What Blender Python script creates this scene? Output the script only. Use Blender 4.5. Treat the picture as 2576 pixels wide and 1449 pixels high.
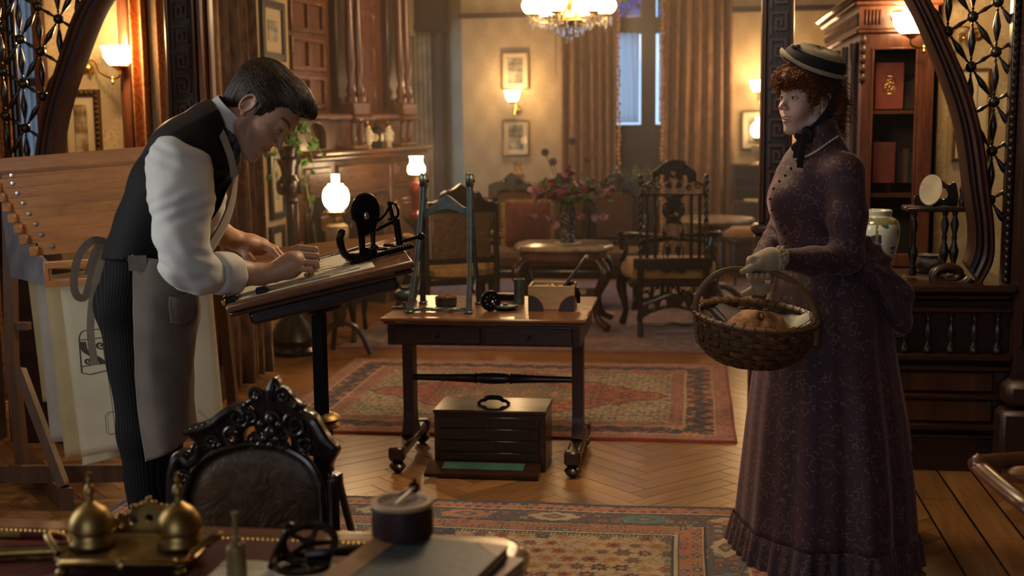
import bpy, bmesh, math, random
import numpy as np
from mathutils import Vector, Matrix, Euler
random.seed(7); rng = np.random.default_rng(7)
PI = math.pi
for _o in list(bpy.data.objects): bpy.data.objects.remove(_o)
SC = bpy.context.scene
COL = SC.collection
# ------------------------------------------------------------------ camera
FPX = 3126.0; CAMH = 1.51
YAW, TILT, ROLL = math.radians(8.3), math.radians(7.74), math.radians(-0.65)
cam_d = bpy.data.cameras.new('camera'); cam = bpy.data.objects.new('camera', cam_d); COL.objects.link(cam)
cam_d.sensor_width = 36.0; cam_d.lens = 36.0*FPX/2576; cam_d.clip_end = 60
CR = Matrix.Rotation(YAW, 3, 'Z') @ Matrix.Rotation(PI/2-TILT, 3, 'X') @ Matrix.Rotation(ROLL, 3, 'Z')
cam.matrix_world = Matrix.Translation((0, 0, CAMH)) @ CR.to_4x4()
cam_d.dof.use_dof = True; cam_d.dof.focus_distance = 4.0; cam_d.dof.aperture_fstop = 3.0
SC.camera = cam
# ------------------------------------------------------------------ colour management, world, exposure
SC.view_settings.view_transform = 'Standard'; SC.view_settings.look = 'None'
SC.view_settings.gamma = 1.0; SC.view_settings.use_curve_mapping = False
SC.view_settings.exposure = 0.0
w = bpy.data.worlds.new('sky'); SC.world = w; w.use_nodes = True
w.node_tree.nodes['Background'].inputs[0].default_value = (0.42, 0.66, 1.0, 1)
w.node_tree.nodes['Background'].inputs[1].default_value = 2.2
SC.cycles.max_bounces = 5; SC.cycles.diffuse_bounces = 2; SC.cycles.glossy_bounces = 2
SC.cycles.transmission_bounces = 6; SC.cycles.transparent_max_bounces = 8; SC.cycles.volume_bounces = 0
SC.cycles.sample_clamp_indirect = 3.0; SC.cycles.caustics_reflective = False; SC.cycles.caustics_refractive = False
def area(name, loc, rot, sx, sy, power, col):
    l = bpy.data.lights.new(name, 'AREA'); l.shape = 'RECTANGLE'; l.size = sx; l.size_y = sy
    l.energy = power; l.color = col
    o = bpy.data.objects.new(name, l); COL.objects.link(o); o.location = loc; o.rotation_euler = rot
    return o
# daylight entering through the tall windows of the front room and of the back room (outside the frame); the rear one is added fill
area('daylight_front_window', (-3.52, 2.3, 1.9), (0, math.radians(-90), 0), 1.9, 1.1, 32, (1.0, 0.93, 0.83))
area('rear_fill_light', (-.9, -3.05, 2.2), (math.radians(82), 0, 0), 2.3, 1.9, 21, (1.0, 0.88, 0.72))  # fill light added behind the camera, set in a made-up window
area('daylight_back_window', (1.92, 9.3, 2.2), (0, math.radians(78), 0), 1.8, 1.6, 14, (0.95, 0.96, 1.0))
# ------------------------------------------------------------------ pixel rays
CAMP = Vector((0, 0, CAMH)); FWD = Vector((-math.sin(YAW), math.cos(YAW), 0)); RGT = Vector((math.cos(YAW), math.sin(YAW), 0)); UP = Vector((0, 0, 1))
def ray(px, py): return CR @ Vector((px-1288.0, -(py-724.5), -FPX))
def W(px, py, d):
    r = ray(px, py); return CAMP + r*(d/r.dot(FWD))
def Wz(px, py, z):
    r = ray(px, py); return CAMP + r*((z-CAMH)/r.z)
def WY(px, py, Y):
    r = ray(px, py); return CAMP + r*(Y/r.y)
def WX(px, py, X):
    r = ray(px, py); return CAMP + r*(X/r.x)
def proj(p):
    q = CR.transposed() @ (Vector(p)-CAMP); return (1288-FPX*q.x/q.z, 724.5+FPX*q.y/q.z)
def depth(p): return (Vector(p)-CAMP).dot(FWD)
# ------------------------------------------------------------------ mesh builder
def V(*a): return Vector(a)
def rotz(a): return Matrix.Rotation(a, 4, 'Z')
def TRS(loc=(0,0,0), rz=0, ry=0, rx=0, s=1):
    return Matrix.Translation(loc) @ Matrix.Rotation(rz,4,'Z') @ Matrix.Rotation(ry,4,'Y') @ Matrix.Rotation(rx,4,'X') @ Matrix.Scale(s,4)
def frame(o, x, y, z):
    m = Matrix((x, y, z)).transposed().to_4x4(); m.translation = o; return m
_BOX = [(-1,-1,-1),(1,-1,-1),(1,1,-1),(-1,1,-1),(-1,-1,1),(1,-1,1),(1,1,1),(-1,1,1)]
_BOXF = [(0,3,2,1),(4,5,6,7),(0,1,5,4),(1,2,6,5),(2,3,7,6),(3,0,4,7)]
class MB:
    def __init__(s): s.v = []; s.f = []; s.uv = None
    def add(s, vs, fs, M=None):
        n = len(s.v)
        if M is not None: vs = [M @ Vector(p) for p in vs]
        s.v.extend([tuple(p) for p in vs]); s.f.extend([tuple(i+n for i in f) for f in fs]); return s
    def box(s, c, size, M=None, ch=0.0):
        c = Vector(c); h = Vector(size)/2
        if ch <= 0:
            return s.add([(c.x+a*h.x, c.y+b*h.y, c.z+d*h.z) for a,b,d in _BOX], _BOXF, M)
        ch = min(ch, h.x*.9, h.y*.9, h.z*.9)
        vs = []; idx = {}
        for a,b,d in _BOX:
            for k in range(3):
                q = [a*h.x, b*h.y, d*h.z]
                for j in range(3):
                    if j != k: q[j] -= (a,b,d)[j]*ch
                idx[(a,b,d,k)] = len(vs); vs.append((c.x+q[0], c.y+q[1], c.z+q[2]))
        fs = []
        for k in range(3):
            i, j = [(1,2),(2,0),(0,1)][k]
            for sg in (-1,1):
                lst = []
                for (u,v_) in ((-1,-1),(1,-1),(1,1),(-1,1)):
                    key = [0,0,0]; key[k]=sg; key[i]=u; key[j]=v_
                    lst.append(idx[tuple(key)+(k,)])
                fs.append(tuple(lst) if sg>0 else tuple(lst[::-1]))
        for k in range(3):           # edges along axis k
            i, j = [(1,2),(2,0),(0,1)][k]
            for u in (-1,1):
                for v_ in (-1,1):
                    def key(t, face):
                        q=[0,0,0]; q[k]=t; q[i]=u; q[j]=v_; return idx[tuple(q)+(face,)]
                    q = (key(-1,i), key(1,i), key(1,j), key(-1,j))
                    fs.append(q if u*v_<0 else q[::-1])
        for a,b,d in _BOX:
            t = (idx[(a,b,d,0)], idx[(a,b,d,1)], idx[(a,b,d,2)])
            fs.append(t if a*b*d>0 else t[::-1])
        return s.add(vs, fs, M)
    def ring(s, rings, closed=True, caps=True, loop=False, M=None):
        n = len(rings[0]); vs = [p for r in rings for p in r]; fs = []
        m = len(rings)
        for i in range(m if loop else m-1):
            i2 = (i+1) % m
            for j in range(n if closed else n-1):
                k = (j+1) % n
                fs.append((i*n+j, i*n+k, i2*n+k, i2*n+j))
        if caps and closed and not loop:
            fs.append(tuple(range(n))[::-1]); fs.append(tuple((m-1)*n+j for j in range(n)))
        return s.add(vs, fs, M)
    def lathe(s, prof, n=20, M=None, sx=1, sy=1, caps=True):
        rs = []
        for r, z in prof:
            rs.append([(max(r,1e-5)*math.cos(2*PI*j/n)*sx, max(r,1e-5)*math.sin(2*PI*j/n)*sy, z) for j in range(n)])
        return s.ring(rs, True, caps, False, M)
    def tube(s, path, r, n=8, M=None, loop=False, flat=1.0, caps=True, up=None):
        P = [Vector(p) for p in path]; m = len(P)
        if not hasattr(r, '__len__'): r = [r]*m
        rs = []; prev = None
        for i in range(m):
            if loop: t = P[(i+1)%m]-P[i-1]
            else: t = P[min(i+1,m-1)]-P[max(i-1,0)]
            if t.length < 1e-9: t = Vector((0,0,1))
            t.normalize()
            if up is not None:
                a = Vector(up) - t*t.dot(Vector(up))
            elif prev is None:
                a = t.orthogonal()
            else: a = prev - t*prev.dot(t)
            if a.length < 1e-6: a = t.orthogonal()
            a.normalize(); prev = a; b = t.cross(a)
            rs.append([P[i]+a*(r[i]*math.cos(2*PI*j/n))+b*(r[i]*flat*math.sin(2*PI*j/n)) for j in range(n)])
        return s.ring(rs, True, caps, loop, M)
    def ell(s, c, r, nu=14, nv=9, M=None):
        if not hasattr(r,'__len__'): r=(r,r,r)
        rs=[]
        for i in range(nv+1):
            t=PI*i/nv - PI/2; k=max(math.cos(t),1e-4)
            rs.append([(c[0]+r[0]*k*math.cos(2*PI*j/nu), c[1]+r[1]*k*math.sin(2*PI*j/nu), c[2]+r[2]*math.sin(t)) for j in range(nu)])
        return s.ring(rs, True, True, False, M)
    def prism(s, pts, y0, y1, M=None):          # polygon in xz, extruded along y
        n=len(pts); vs=[(p[0],y0,p[1]) for p in pts]+[(p[0],y1,p[1]) for p in pts]
        fs=[tuple(range(n)), tuple(range(n,2*n))[::-1]]+[(i,n+i,n+(i+1)%n,(i+1)%n) for i in range(n)]
        return s.add(vs,fs,M)
    def grid(s, fn, nu, nv, M=None, closed_u=False):
        vs=[fn(i/(nu if closed_u else nu-1), j/(nv-1)) for j in range(nv) for i in range(nu)]
        fs=[]
        for j in range(nv-1):
            for i in range(nu if closed_u else nu-1):
                k=(i+1)%nu
                fs.append((j*nu+i, j*nu+k, (j+1)*nu+k, (j+1)*nu+i))
        return s.add(vs,fs,M)
    def plate(s, c, x, y, t):                    # centre, half axes x and y (vectors), thickness vector
        c,x,y,t=Vector(c),Vector(x),Vector(y),Vector(t)
        return s.add([c+x*a+y*b+t*d for a,b,d in _BOX], _BOXF)
    def mesh(s, name, ang=0.7, smooth=True):
        me = bpy.data.meshes.new(name); me.from_pydata(s.v, [], s.f)
        fix_mesh(me, ang, smooth); return me
    def build(s, name, mat, parent=None, world=False, ang=0.7, smooth=True):
        if world and parent is not None:
            Mi = wm(parent).inverted(); s.v = [tuple(Mi @ Vector(p)) for p in s.v]
        return link(name, s.mesh(name, ang, smooth), mat, parent)
def fix_mesh(me, ang=0.7, smooth=True, recalc=True):
    if recalc:
        bm = bmesh.new(); bm.from_mesh(me); bmesh.ops.recalc_face_normals(bm, faces=bm.faces); bm.to_mesh(me); bm.free()
    if smooth:
        me.polygons.foreach_set('use_smooth', [True]*len(me.polygons)); me.set_sharp_from_angle(angle=ang)
    me.update()
def wm(o):
    m = o.matrix_basis.copy()
    while o.parent is not None: o = o.parent; m = o.matrix_basis @ m
    return m
def link(name, me, mat, parent=None):
    o = bpy.data.objects.new(name, me); COL.objects.link(o)
    if mat is not None:
        if isinstance(mat, (list, tuple)):
            for q in mat: me.materials.append(q)
        else: me.materials.append(mat)
    if parent is not None: o.parent = parent
    return o
def tag(o, label, cat, group=None, kind=None):
    if label: o['label'] = label
    if cat: o['category'] = cat
    if group: o['group'] = group
    if kind: o['kind'] = kind
    return o
def thing(name, label, cat, loc=(0,0,0), rz=0, group=None, M=None):
    o = bpy.data.objects.new(name, None); COL.objects.link(o); o.empty_display_size = .1
    o.matrix_basis = M if M is not None else TRS(loc, rz)
    return tag(o, label, cat, group)
def struct(o): o['kind'] = 'structure'; return o
def stuff(o): o['kind'] = 'stuff'; return o
def dup(root, M=None, label=None):
    def rec(o, par):
        c = o.copy(); COL.objects.link(c); c.parent = par
        for ch in [x for x in o.children if x.name in COL.objects]: rec(ch, c)
        return c
    r = rec(root, None)
    if M is not None: r.matrix_basis = M
    if label: r['label'] = label
    return r
def smooth_path(pts, n=8, loop=False):           # Catmull-Rom
    P=[Vector(p) for p in pts]; out=[]; m=len(P)
    for i in range(m if loop else m-1):
        p0=P[i-1] if (i>0 or loop) else P[0]*2-P[1]; p1=P[i]; p2=P[(i+1)%m]
        p3=P[(i+2)%m] if (i+2<m or loop) else P[-1]*2-P[-2]
        for k in range(n):
            t=k/n; out.append(.5*((2*p1)+(p2-p0)*t+(2*p0-5*p1+4*p2-p3)*t*t+(3*p1-p0-3*p2+p3)*t**3))
    if not loop: out.append(P[-1])
    return out
def lerp_list(vals, n):                          # smooth scalar list to n samples
    return list(np.interp(np.linspace(0,1,n), np.linspace(0,1,len(vals)), vals))
def spiral(c, r0, r1, turns, a0=0, n=None, flip=1):   # in xz plane
    n=n or max(12,int(abs(turns)*18)); out=[]
    for i in range(n+1):
        t=i/n; a=a0+flip*turns*2*PI*t; r=r0+(r1-r0)*t
        out.append((c[0]+r*math.cos(a), c[1] if len(c)>2 else 0, c[-1]+r*math.sin(a)))
    return out
def shape2d(polys, th, bevel=0.0, M=None):
    """openwork plate: closed outlines (holes included) in xz, thickness th along y, centred"""
    cu = bpy.data.curves.new('t','CURVE'); cu.dimensions='2D'; cu.fill_mode='BOTH'
    cu.extrude=max(th/2-bevel,1e-4); cu.bevel_depth=bevel; cu.bevel_resolution=1; cu.offset=-bevel
    for p in polys:
        sp=cu.splines.new('POLY'); sp.points.add(len(p)-1)
        for i,q in enumerate(p): sp.points[i].co=(q[0],q[1],0,1)
        sp.use_cyclic_u=True
    o=bpy.data.objects.new('t',cu); COL.objects.link(o)
    dg=bpy.context.evaluated_depsgraph_get(); dg.update()
    me=bpy.data.meshes.new_from_object(o.evaluated_get(dg))
    mb=MB(); R=Matrix.Rotation(PI/2,4,'X')
    mb.add([tuple(R@v.co) for v in me.vertices],[tuple(p.vertices) for p in me.polygons],M)
    bpy.data.objects.remove(o); bpy.data.curves.remove(cu); bpy.data.meshes.remove(me)
    return mb
def circ(cx, cz, rx, rz=None, n=20, a0=0, a1=2*PI):
    rz = rx if rz is None else rz
    return [(cx+rx*math.cos(a0+(a1-a0)*i/n), cz+rz*math.sin(a0+(a1-a0)*i/n)) for i in range(n)]
def mirror_outline(half):                        # half outline with x>=0 from bottom to top
    return list(half)+[(-x,z) for x,z in half[::-1] if abs(x)>1e-6]
def sm2(pts, n=6, loop=False): return [(p.x,p.y) for p in smooth_path([(a,b,0) for a,b in pts], n, loop)]
# ------------------------------------------------------------------ materials
MATS = {}
class NT:
    def __init__(s, name):
        s.m = bpy.data.materials.new(name); s.m.use_nodes = True; s.t = s.m.node_tree; s.b = s.t.nodes['Principled BSDF']
    def n(s, typ, **kw):
        nd = s.t.nodes.new(typ)
        for k, v in kw.items():
            if k.startswith('i_'):
                key = k[2:]; key = int(key) if key.isdigit() else key.replace('_',' ')
                s.set(nd.inputs[key], v)
            else: setattr(nd, k, v)
        return nd
    def set(s, inp, v):
        if isinstance(v, bpy.types.NodeSocket): s.t.links.new(v, inp)
        elif hasattr(v,'__len__') and len(v)==3 and inp.type=='RGBA': inp.default_value=(*v,1)
        else: inp.default_value = v
    def bs(s, **kw):
        for k, v in kw.items(): s.set(s.b.inputs[k.replace('_',' ')], v)
        return s
    def coord(s, kind='Object', scale=(1,1,1), rot=(0,0,0)):
        c = s.n('ShaderNodeTexCoord'); mp = s.n('ShaderNodeMapping'); s.t.links.new(c.outputs[kind], mp.inputs[0])
        mp.inputs['Scale'].default_value = scale; mp.inputs['Rotation'].default_value = rot; return mp.outputs[0]
    def noise(s, vec, scale, detail=3, rough=.5, dist=0.0):
        return s.n('ShaderNodeTexNoise', i_Vector=vec, i_Scale=scale, i_Detail=detail, i_Roughness=rough, i_Distortion=dist).outputs[0]
    def vor(s, vec, scale, out='Distance', feature='F1', rand=1.0):
        nd = s.n('ShaderNodeTexVoronoi', feature=feature); s.set(nd.inputs['Vector'],vec); nd.inputs['Scale'].default_value=scale; nd.inputs['Randomness'].default_value=rand
        return nd.outputs[out]
    def ramp(s, fac, stops, interp='LINEAR'):
        nd = s.n('ShaderNodeValToRGB'); s.set(nd.inputs[0], fac); cr=nd.color_ramp; cr.interpolation=interp
        while len(cr.elements)<len(stops): cr.elements.new(.5)
        for e,(p,c) in zip(cr.elements,stops):
            e.position=p; e.color=(*c,1) if hasattr(c,'__len__') else (c,c,c,1)
        return nd.outputs[0]
    def mix(s, fac, a, b, mode='MIX'):
        nd = s.n('ShaderNodeMix', data_type='RGBA', blend_type=mode); s.set(nd.inputs[0],fac); s.set(nd.inputs[6],a); s.set(nd.inputs[7],b); return nd.outputs[2]
    def math(s, op, a, b=0.0, c=None):
        nd = s.n('ShaderNodeMath', operation=op); s.set(nd.inputs[0],a); s.set(nd.inputs[1],b)
        if c is not None: s.set(nd.inputs[2],c)
        return nd.outputs[0]
    def bump(s, h, strength=.2, dist=.01):
        nd = s.n('ShaderNodeBump'); s.set(nd.inputs['Height'],h); nd.inputs['Strength'].default_value=strength; nd.inputs['Distance'].default_value=dist
        s.t.links.new(nd.outputs[0], s.b.inputs['Normal']); return s
    def band(s, x, lo, hi):
        return s.math('MULTIPLY', s.math('GREATER_THAN',x,lo), s.math('LESS_THAN',x,hi))
def simple(name, col, rough=.5, metal=0.0, var=.25, nscale=8, bump=0.0, bscale=60, **kw):
    t = NT(name); v = t.coord(); nz = t.noise(v, nscale, 4)
    c2 = tuple(min(1,c*(1+var)) for c in col); c1 = tuple(c*(1-var) for c in col)
    t.bs(Base_Color=t.ramp(nz, [(.3,c1),(.7,c2)]), Roughness=rough, Metallic=metal, **kw)
    if bump: t.bump(t.noise(v, bscale, 3), bump)
    MATS[name] = t.m; return t.m
def wood(name, dark, light, axis='x', rough=.35, scale=6, ring=1.0, coat=.25, per=0.0, bump=.06):
    t = NT(name); s = {'x':(.12,1,1),'y':(1,.12,1),'z':(1,1,.12)}[axis]
    v = t.coord(scale=s)
    if per:
        oi = t.n('ShaderNodeObjectInfo'); vm = t.n('ShaderNodeVectorMath', operation='ADD'); t.set(vm.inputs[0], v)
        t.t.links.new(oi.outputs['Random'], vm.inputs[1]); sc_ = t.n('ShaderNodeVectorMath', operation='SCALE'); t.set(sc_.inputs[0], oi.outputs['Random']); sc_.inputs['Scale'].default_value=37.0
        t.t.links.new(sc_.outputs[0], vm.inputs[1]); v = vm.outputs[0]
    n1 = t.noise(v, scale*2.2, 5, .6, .8*ring); n2 = t.noise(v, scale*22, 2, .5)
    f = t.math('ADD', t.math('MULTIPLY', n1, .75), t.math('MULTIPLY', n2, .25))
    c = t.ramp(f, [(.32,dark),(.5,tuple((a+b)/2 for a,b in zip(dark,light))),(.66,light)])
    if per:
        k = t.math('MULTIPLY_ADD', oi.outputs['Random'], per, 1-per/2); hs = t.n('ShaderNodeHueSaturation'); t.set(hs.inputs['Value'],k); t.set(hs.inputs['Color'],c); c = hs.outputs[0]
    t.bs(Base_Color=c, Roughness=t.math('MULTIPLY_ADD', n2, .2, rough-.1), Coat_Weight=coat, Coat_Roughness=.18)
    t.bump(f, bump, .004); MATS[name]=t.m; return t.m
def emis(name, col, strength, base=(.9,.88,.82)):
    t = NT(name); t.bs(Base_Color=base, Roughness=.4, Emission_Color=col, Emission_Strength=strength); MATS[name]=t.m; return t.m
MAHOG = wood('dark_mahogany', (.012,.0045,.003), (.05,.018,.010), 'x', .32, 5)
MAHOGZ = wood('dark_mahogany_upright', (.014,.005,.003), (.052,.018,.010), 'z', .45, 5, 1, .08)
REDW = wood('red_mahogany', (.045,.014,.007), (.16,.055,.024), 'z', .33, 5)
REDWX = wood('red_mahogany_flat', (.05,.016,.008), (.17,.06,.027), 'x', .3, 5)
EBON = wood('ebonised_wood', (.006,.004,.003), (.02,.012,.008), 'z', .28, 6)
HONEY = wood('honey_bamboo_wood', (.33,.12,.022), (.56,.235,.055), 'x', .4, 5, .8, .1)
OAKB = wood('easel_wood', (.05,.022,.009), (.13,.06,.025), 'z', .5, 5)
TABW = wood('tabletop_wood', (.10,.038,.015), (.22,.09,.036), 'x', .3, 5)
PINE = wood('pale_box_wood', (.22,.12,.05), (.42,.26,.12), 'x', .5, 5, .8, 0)
OAKF = wood('oak_parquet', (.17,.075,.022), (.34,.165,.055), 'x', .34, 3.5, 1.0, .22, .5, .05)
BRASS = simple('aged_brass', (.27,.175,.06), .4, 1.0, .4, 25)
GILT = simple('gilt', (.75,.48,.14), .28, 1.0, .2, 25)
IRON = simple('black_iron', (.012,.011,.010), .38, .7, .4, 30)
STEEL = simple('grey_green_iron', (.10,.125,.125), .42, .75, .25, 20)
SILVER = simple('bright_steel', (.5,.5,.48), .25, 1.0, .15, 20)
# ================================================================== the setting
def wallpaper(name, base, dark, scale=2.6):
    t = NT(name); v = t.coord(scale=(1,1,1))
    wv = t.noise(v, 3.0, 2, .5); sep = t.n('ShaderNodeSeparateXYZ'); t.set(sep.inputs[0], v)
    h = t.math('ADD', sep.outputs[0], sep.outputs[1])
    cx = t.math('SINE', t.math('MULTIPLY', h, 26.0)); cz = t.math('SINE', t.math('MULTIPLY', sep.outputs[2], 15.0))
    d = t.vor(v, 34, 'Distance', 'SMOOTH_F1'); ring = t.math('ABSOLUTE', t.math('SUBTRACT', t.math('FRACT', t.math('MULTIPLY', d, 2.4)), .5))
    f = t.math('MULTIPLY_ADD', t.math('MULTIPLY', cx, cz), .35, ring)
    c = t.ramp(f, [(.2,dark),(.55,base)]); c = t.mix(t.math('MULTIPLY',wv,.35), c, tuple(x*.72 for x in base))
    t.bs(Base_Color=c, Roughness=.75); t.bump(f,.1,.002); MATS[name]=t.m; return t.m
WPAPER = wallpaper('damask_wallpaper', (.44,.34,.195), (.36,.265,.145))
WPAPER2 = wallpaper('side_wallpaper', (.50,.40,.24), (.38,.28,.15))
PLASTER = simple('brown_plaster', (.16,.11,.065), .8)
def velvet(name, c1, c2, pat=False):
    t = NT(name); v = t.coord()
    if pat:
        d = t.vor(t.coord(scale=(1,1,.7)), 7.5, 'Distance'); nz = t.noise(v, 9, 3, .5, 1.5)
        r = t.math('FRACT', t.math('ADD', t.math('MULTIPLY', d, 5.5), t.math('MULTIPLY', nz, 1.6)))
        c = t.ramp(r, [(.0,c1),(.3,c2),(.48,(.16,.10,.045)),(.52,(.42,.2,.06)),(.8,c1),(1,c2)])
        c = t.mix(t.math('MULTIPLY',t.math('LESS_THAN', t.vor(v, 60,'Distance'), .20),.8), c, (.07,.06,.035))
    else:
        c = t.ramp(t.noise(t.coord(scale=(1,1,.5)), 26, 4), [(.35,c1),(.65,c2)])
    t.bs(Base_Color=c, Roughness=.85, Sheen_Weight=.5, Sheen_Roughness=.4, Sheen_Tint=(1,.7,.45)); t.bump(t.noise(v,120,2),.12,.002); MATS[name]=t.m; return t.m
RUST = velvet('rust_velvet', (.125,.058,.026), (.24,.12,.055))
BROWNV = velvet('brown_velvet', (.06,.03,.018), (.14,.075,.045))
PAISLEY = velvet('paisley_brocade', (.46,.17,.05), (.28,.10,.035), True)
LACE = NT('sheer_lace'); 
_v=LACE.coord(scale=(1,1,1)); _d=LACE.vor(_v,60,'Distance')
_tr=LACE.n('ShaderNodeBsdfTranslucent'); _tr.inputs[0].default_value=(.8,.86,.9,1); _df=LACE.n('ShaderNodeBsdfDiffuse'); LACE.set(_df.inputs[0], LACE.ramp(_d,[(.25,(.75,.76,.74)),(.5,(.5,.52,.54))]))
_mx=LACE.n('ShaderNodeMixShader'); _mx.inputs[0].default_value=.35; LACE.t.links.new(_tr.outputs[0],_mx.inputs[1]); LACE.t.links.new(_df.outputs[0],_mx.inputs[2])
LACE.t.links.new(_mx.outputs[0], LACE.t.nodes['Material Output'].inputs[0]); LACE=LACE.m
GLASS = NT('clear_glass').bs(Base_Color=(.9,.95,1), Roughness=.05, Alpha=.16, Specular_IOR_Level=.8).m
def wallbox(name, x0,x1,y0,y1,z0,z1, mat, holes=None, axis='y'):
    """wall slab; holes = list of (a0,a1,z0,z1) along its length"""
    mb=MB(); holes=holes or []
    if not holes: mb.box(((x0+x1)/2,(y0+y1)/2,(z0+z1)/2),(x1-x0,y1-y0,z1-z0))
    else:
        along_x = axis=='x'; a0,a1=(x0,x1) if along_x else (y0,y1)
        cuts=sorted({a0,a1,*[h[0] for h in holes],*[h[1] for h in holes]})
        for s,e in zip(cuts,cuts[1:]):
            zs=[(z0,z1)]
            for h in holes:
                if h[0]<=s+1e-6 and h[1]>=e-1e-6: zs=[(z0,h[2]),(h[3],z1)]
            for p,q in zs:
                if q-p<1e-4: continue
                if along_x: mb.box(((s+e)/2,(y0+y1)/2,(p+q)/2),(e-s,y1-y0,q-p))
                else: mb.box(((x0+x1)/2,(s+e)/2,(p+q)/2),(x1-x0,e-s,q-p))
    return struct(mb.build(name, mat, smooth=False))
ZC = 3.6
# floor: subfloor, oak parquet blocks in herringbone, border boards
floor = struct(MB().box((-1.5,5.25,-.03),(12,17.5,.04)).build('floor', simple('subfloor',(.03,.016,.008),.7), smooth=False))
PW, PL = .085, .51
def rug_cover(x,y):
    return (-3.0<x<.5 and 1.2<y<4.62) or (-2.05<x<.12 and 5.8<y<7.45) or (-2.0<x<1 and 8.05<y<11.5)
planks=[]; c45=math.cos(PI/4)
XB0,XB1,XB2=.899,1.191,2.6          # field | border boards | side field
def clipx(poly,x,keep):
    out=[]
    for i in range(len(poly)):
        p,q=poly[i],poly[(i+1)%len(poly)]; a,b=(p[0]-x)*keep,(q[0]-x)*keep
        if a>=0: out.append(p)
        if a*b<0: t=a/(a-b); out.append((x,p[1]+(q[1]-p[1])*t))
    return out
def rect(X,Y,a,l,w):
    c,s_=math.cos(a),math.sin(a); return [(X+c*u*l/2-s_*v*w/2,Y+s_*u*l/2+c*v*w/2) for u,v in ((-1,-1),(1,-1),(1,1),(-1,1))]
for k in range(-110,120):
    for m in range(-24,24):
        for typ in (0,1):
            ox,oy=k*PW+m*PL, k*PW-m*PL
            cx,cy=(ox+PL/2,oy+PW/2) if typ==0 else (ox-PW/2, oy+PL/2)
            X=(cx-cy)*c45-.9; Y=(cx+cy)*c45+4.0
            if X>1.2 or X<-4.3 or Y<.4 or Y>13.2: continue
            planks.append((X,Y,PI/4+(PI/2 if typ else 0),PL,PW,None,XB0))
    for b,bx in enumerate((.974,1.116)):
        if -4<k<16: planks.append((bx, k*.9+(.45 if b else 0), PI/2, .9,.134,None,None))
for m in range(4):
    x0=XB1+m*.36; x1=x0+.358
    for k in range(-10,80): planks.append(((x0+x1)/2,k*.1202,PI/4*(1 if m%2==0 else -1),.62,PW,x0,x1))
score=[]
for i,(X,Y,a,l,w_,x0,x1) in enumerate(planks):
    p=proj((X,Y,0)); vis = Y>.5 and depth((X,Y,0))>1 and -40<p[0]<2620 and p[1]<1480
    hid = rug_cover(X,Y) or (X<-.35 and Y<2.2)
    score.append((0 if (vis and not hid) else 1, depth((X,Y,0)) if Y>0 else 99, i))
score.sort(); single={i for s,_,i in score[:300] if s==0}
me_p=MB().box((0,0,0),(PL-.0016,PW-.0016,.012),ch=.0012).mesh('plank',.5,False); me_p.materials.append(OAKF)
rest=MB()
for i,(X,Y,a,l,w_,x0,x1) in enumerate(planks):
    z=-.006+.001*random.uniform(-.5,.5); poly=rect(X,Y,a,l-.0016,w_-.0016); whole=(l==PL)
    if x0 is not None: q=clipx(poly,x0,1); whole=False; poly=q
    if x1 is not None and poly:
        q=clipx(poly,x1,-1); whole=whole and len(q)==4 and all(abs(u[0]-v[0])+abs(u[1]-v[1])<1e-9 for u,v in zip(q,poly)); poly=q
    if len(poly)<3: continue
    if i in single and whole:
        o=bpy.data.objects.new('plank',me_p); COL.objects.link(o); o.parent=floor; o.matrix_basis=TRS((X,Y,z),a); continue
    n=len(poly)
    if i in single:
        M=TRS((X,Y,z),a); Mi=M.inverted(); mb=MB(); L=[Mi@Vector((u,v,z)) for u,v in poly]
        mb.add([(p.x,p.y,-.006) for p in L]+[(p.x,p.y,.006) for p in L],[tuple(range(n))[::-1],tuple(range(n,2*n))]+[(j,(j+1)%n,n+(j+1)%n,n+j) for j in range(n)])
        o=mb.build('plank',OAKF,floor,smooth=False); o.matrix_basis=M
    else:
        rest.add([(u,v,z-.006) for u,v in poly]+[(u,v,z+.006) for u,v in poly],[tuple(range(n))[::-1],tuple(range(n,2*n))]+[(j,(j+1)%n,n+(j+1)%n,n+j) for j in range(n)])
stuff(rest.build('far_planks', wood('oak_parquet_far',(.17,.075,.022),(.34,.165,.055),'x',.34,3.5,1,.22), floor, smooth=False))
MB().box((1.045,5,-.005),(.007,11,.012)).box((.903,5,-.005),(.006,11,.012)).box((1.187,5,-.005),(.006,11,.012)).build('inlay_strip', EBON, floor, smooth=False)
# room shell
struct(MB().box((-1.5,5.25,ZC+.05),(12,17.5,.1)).build('ceiling', simple('ceiling_plaster',(.32,.25,.16),.85), smooth=False))
wallbox('wall_left',-3.72,-3.6,-3.2,5.5,0,ZC,PLASTER,[(1.7,2.9,.9,2.9)],'y')
wallbox('wall_right',3.2,3.32,-3.2,8,0,ZC,PLASTER)
wallbox('wall_rear',-3.72,3.32,-3.3,-3.18,0,ZC,PLASTER,[(-2.1,.3,1.1,3.2)],'x')
win3=struct(MB().box((-.9,-3.24,1.1),(2.5,.16,.08)).box((-.9,-3.24,3.2),(2.5,.16,.08)).box((-2.1,-3.24,2.15),(.08,.14,2.1)).box((.3,-3.24,2.15),(.08,.14,2.1)).box((-.9,-3.26,2.15),(.06,.06,2.1)).build('fill_window_3',MAHOGZ,smooth=False))  # unseen window frame added around the rear fill light
win4=struct(MB().box((-3.66,2.3,.9),(.16,1.3,.08)).box((-3.66,2.3,2.9),(.16,1.3,.08)).box((-3.66,1.7,1.9),(.14,.08,2.0)).box((-3.66,2.9,1.9),(.14,.08,2.0)).build('window_4',MAHOGZ,smooth=False))
wallbox('wall_back_room_side',2.0,2.12,8.0,13.6,0,ZC,WPAPER,[(8.5,10.1,1.3,3.1)],'y')
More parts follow.
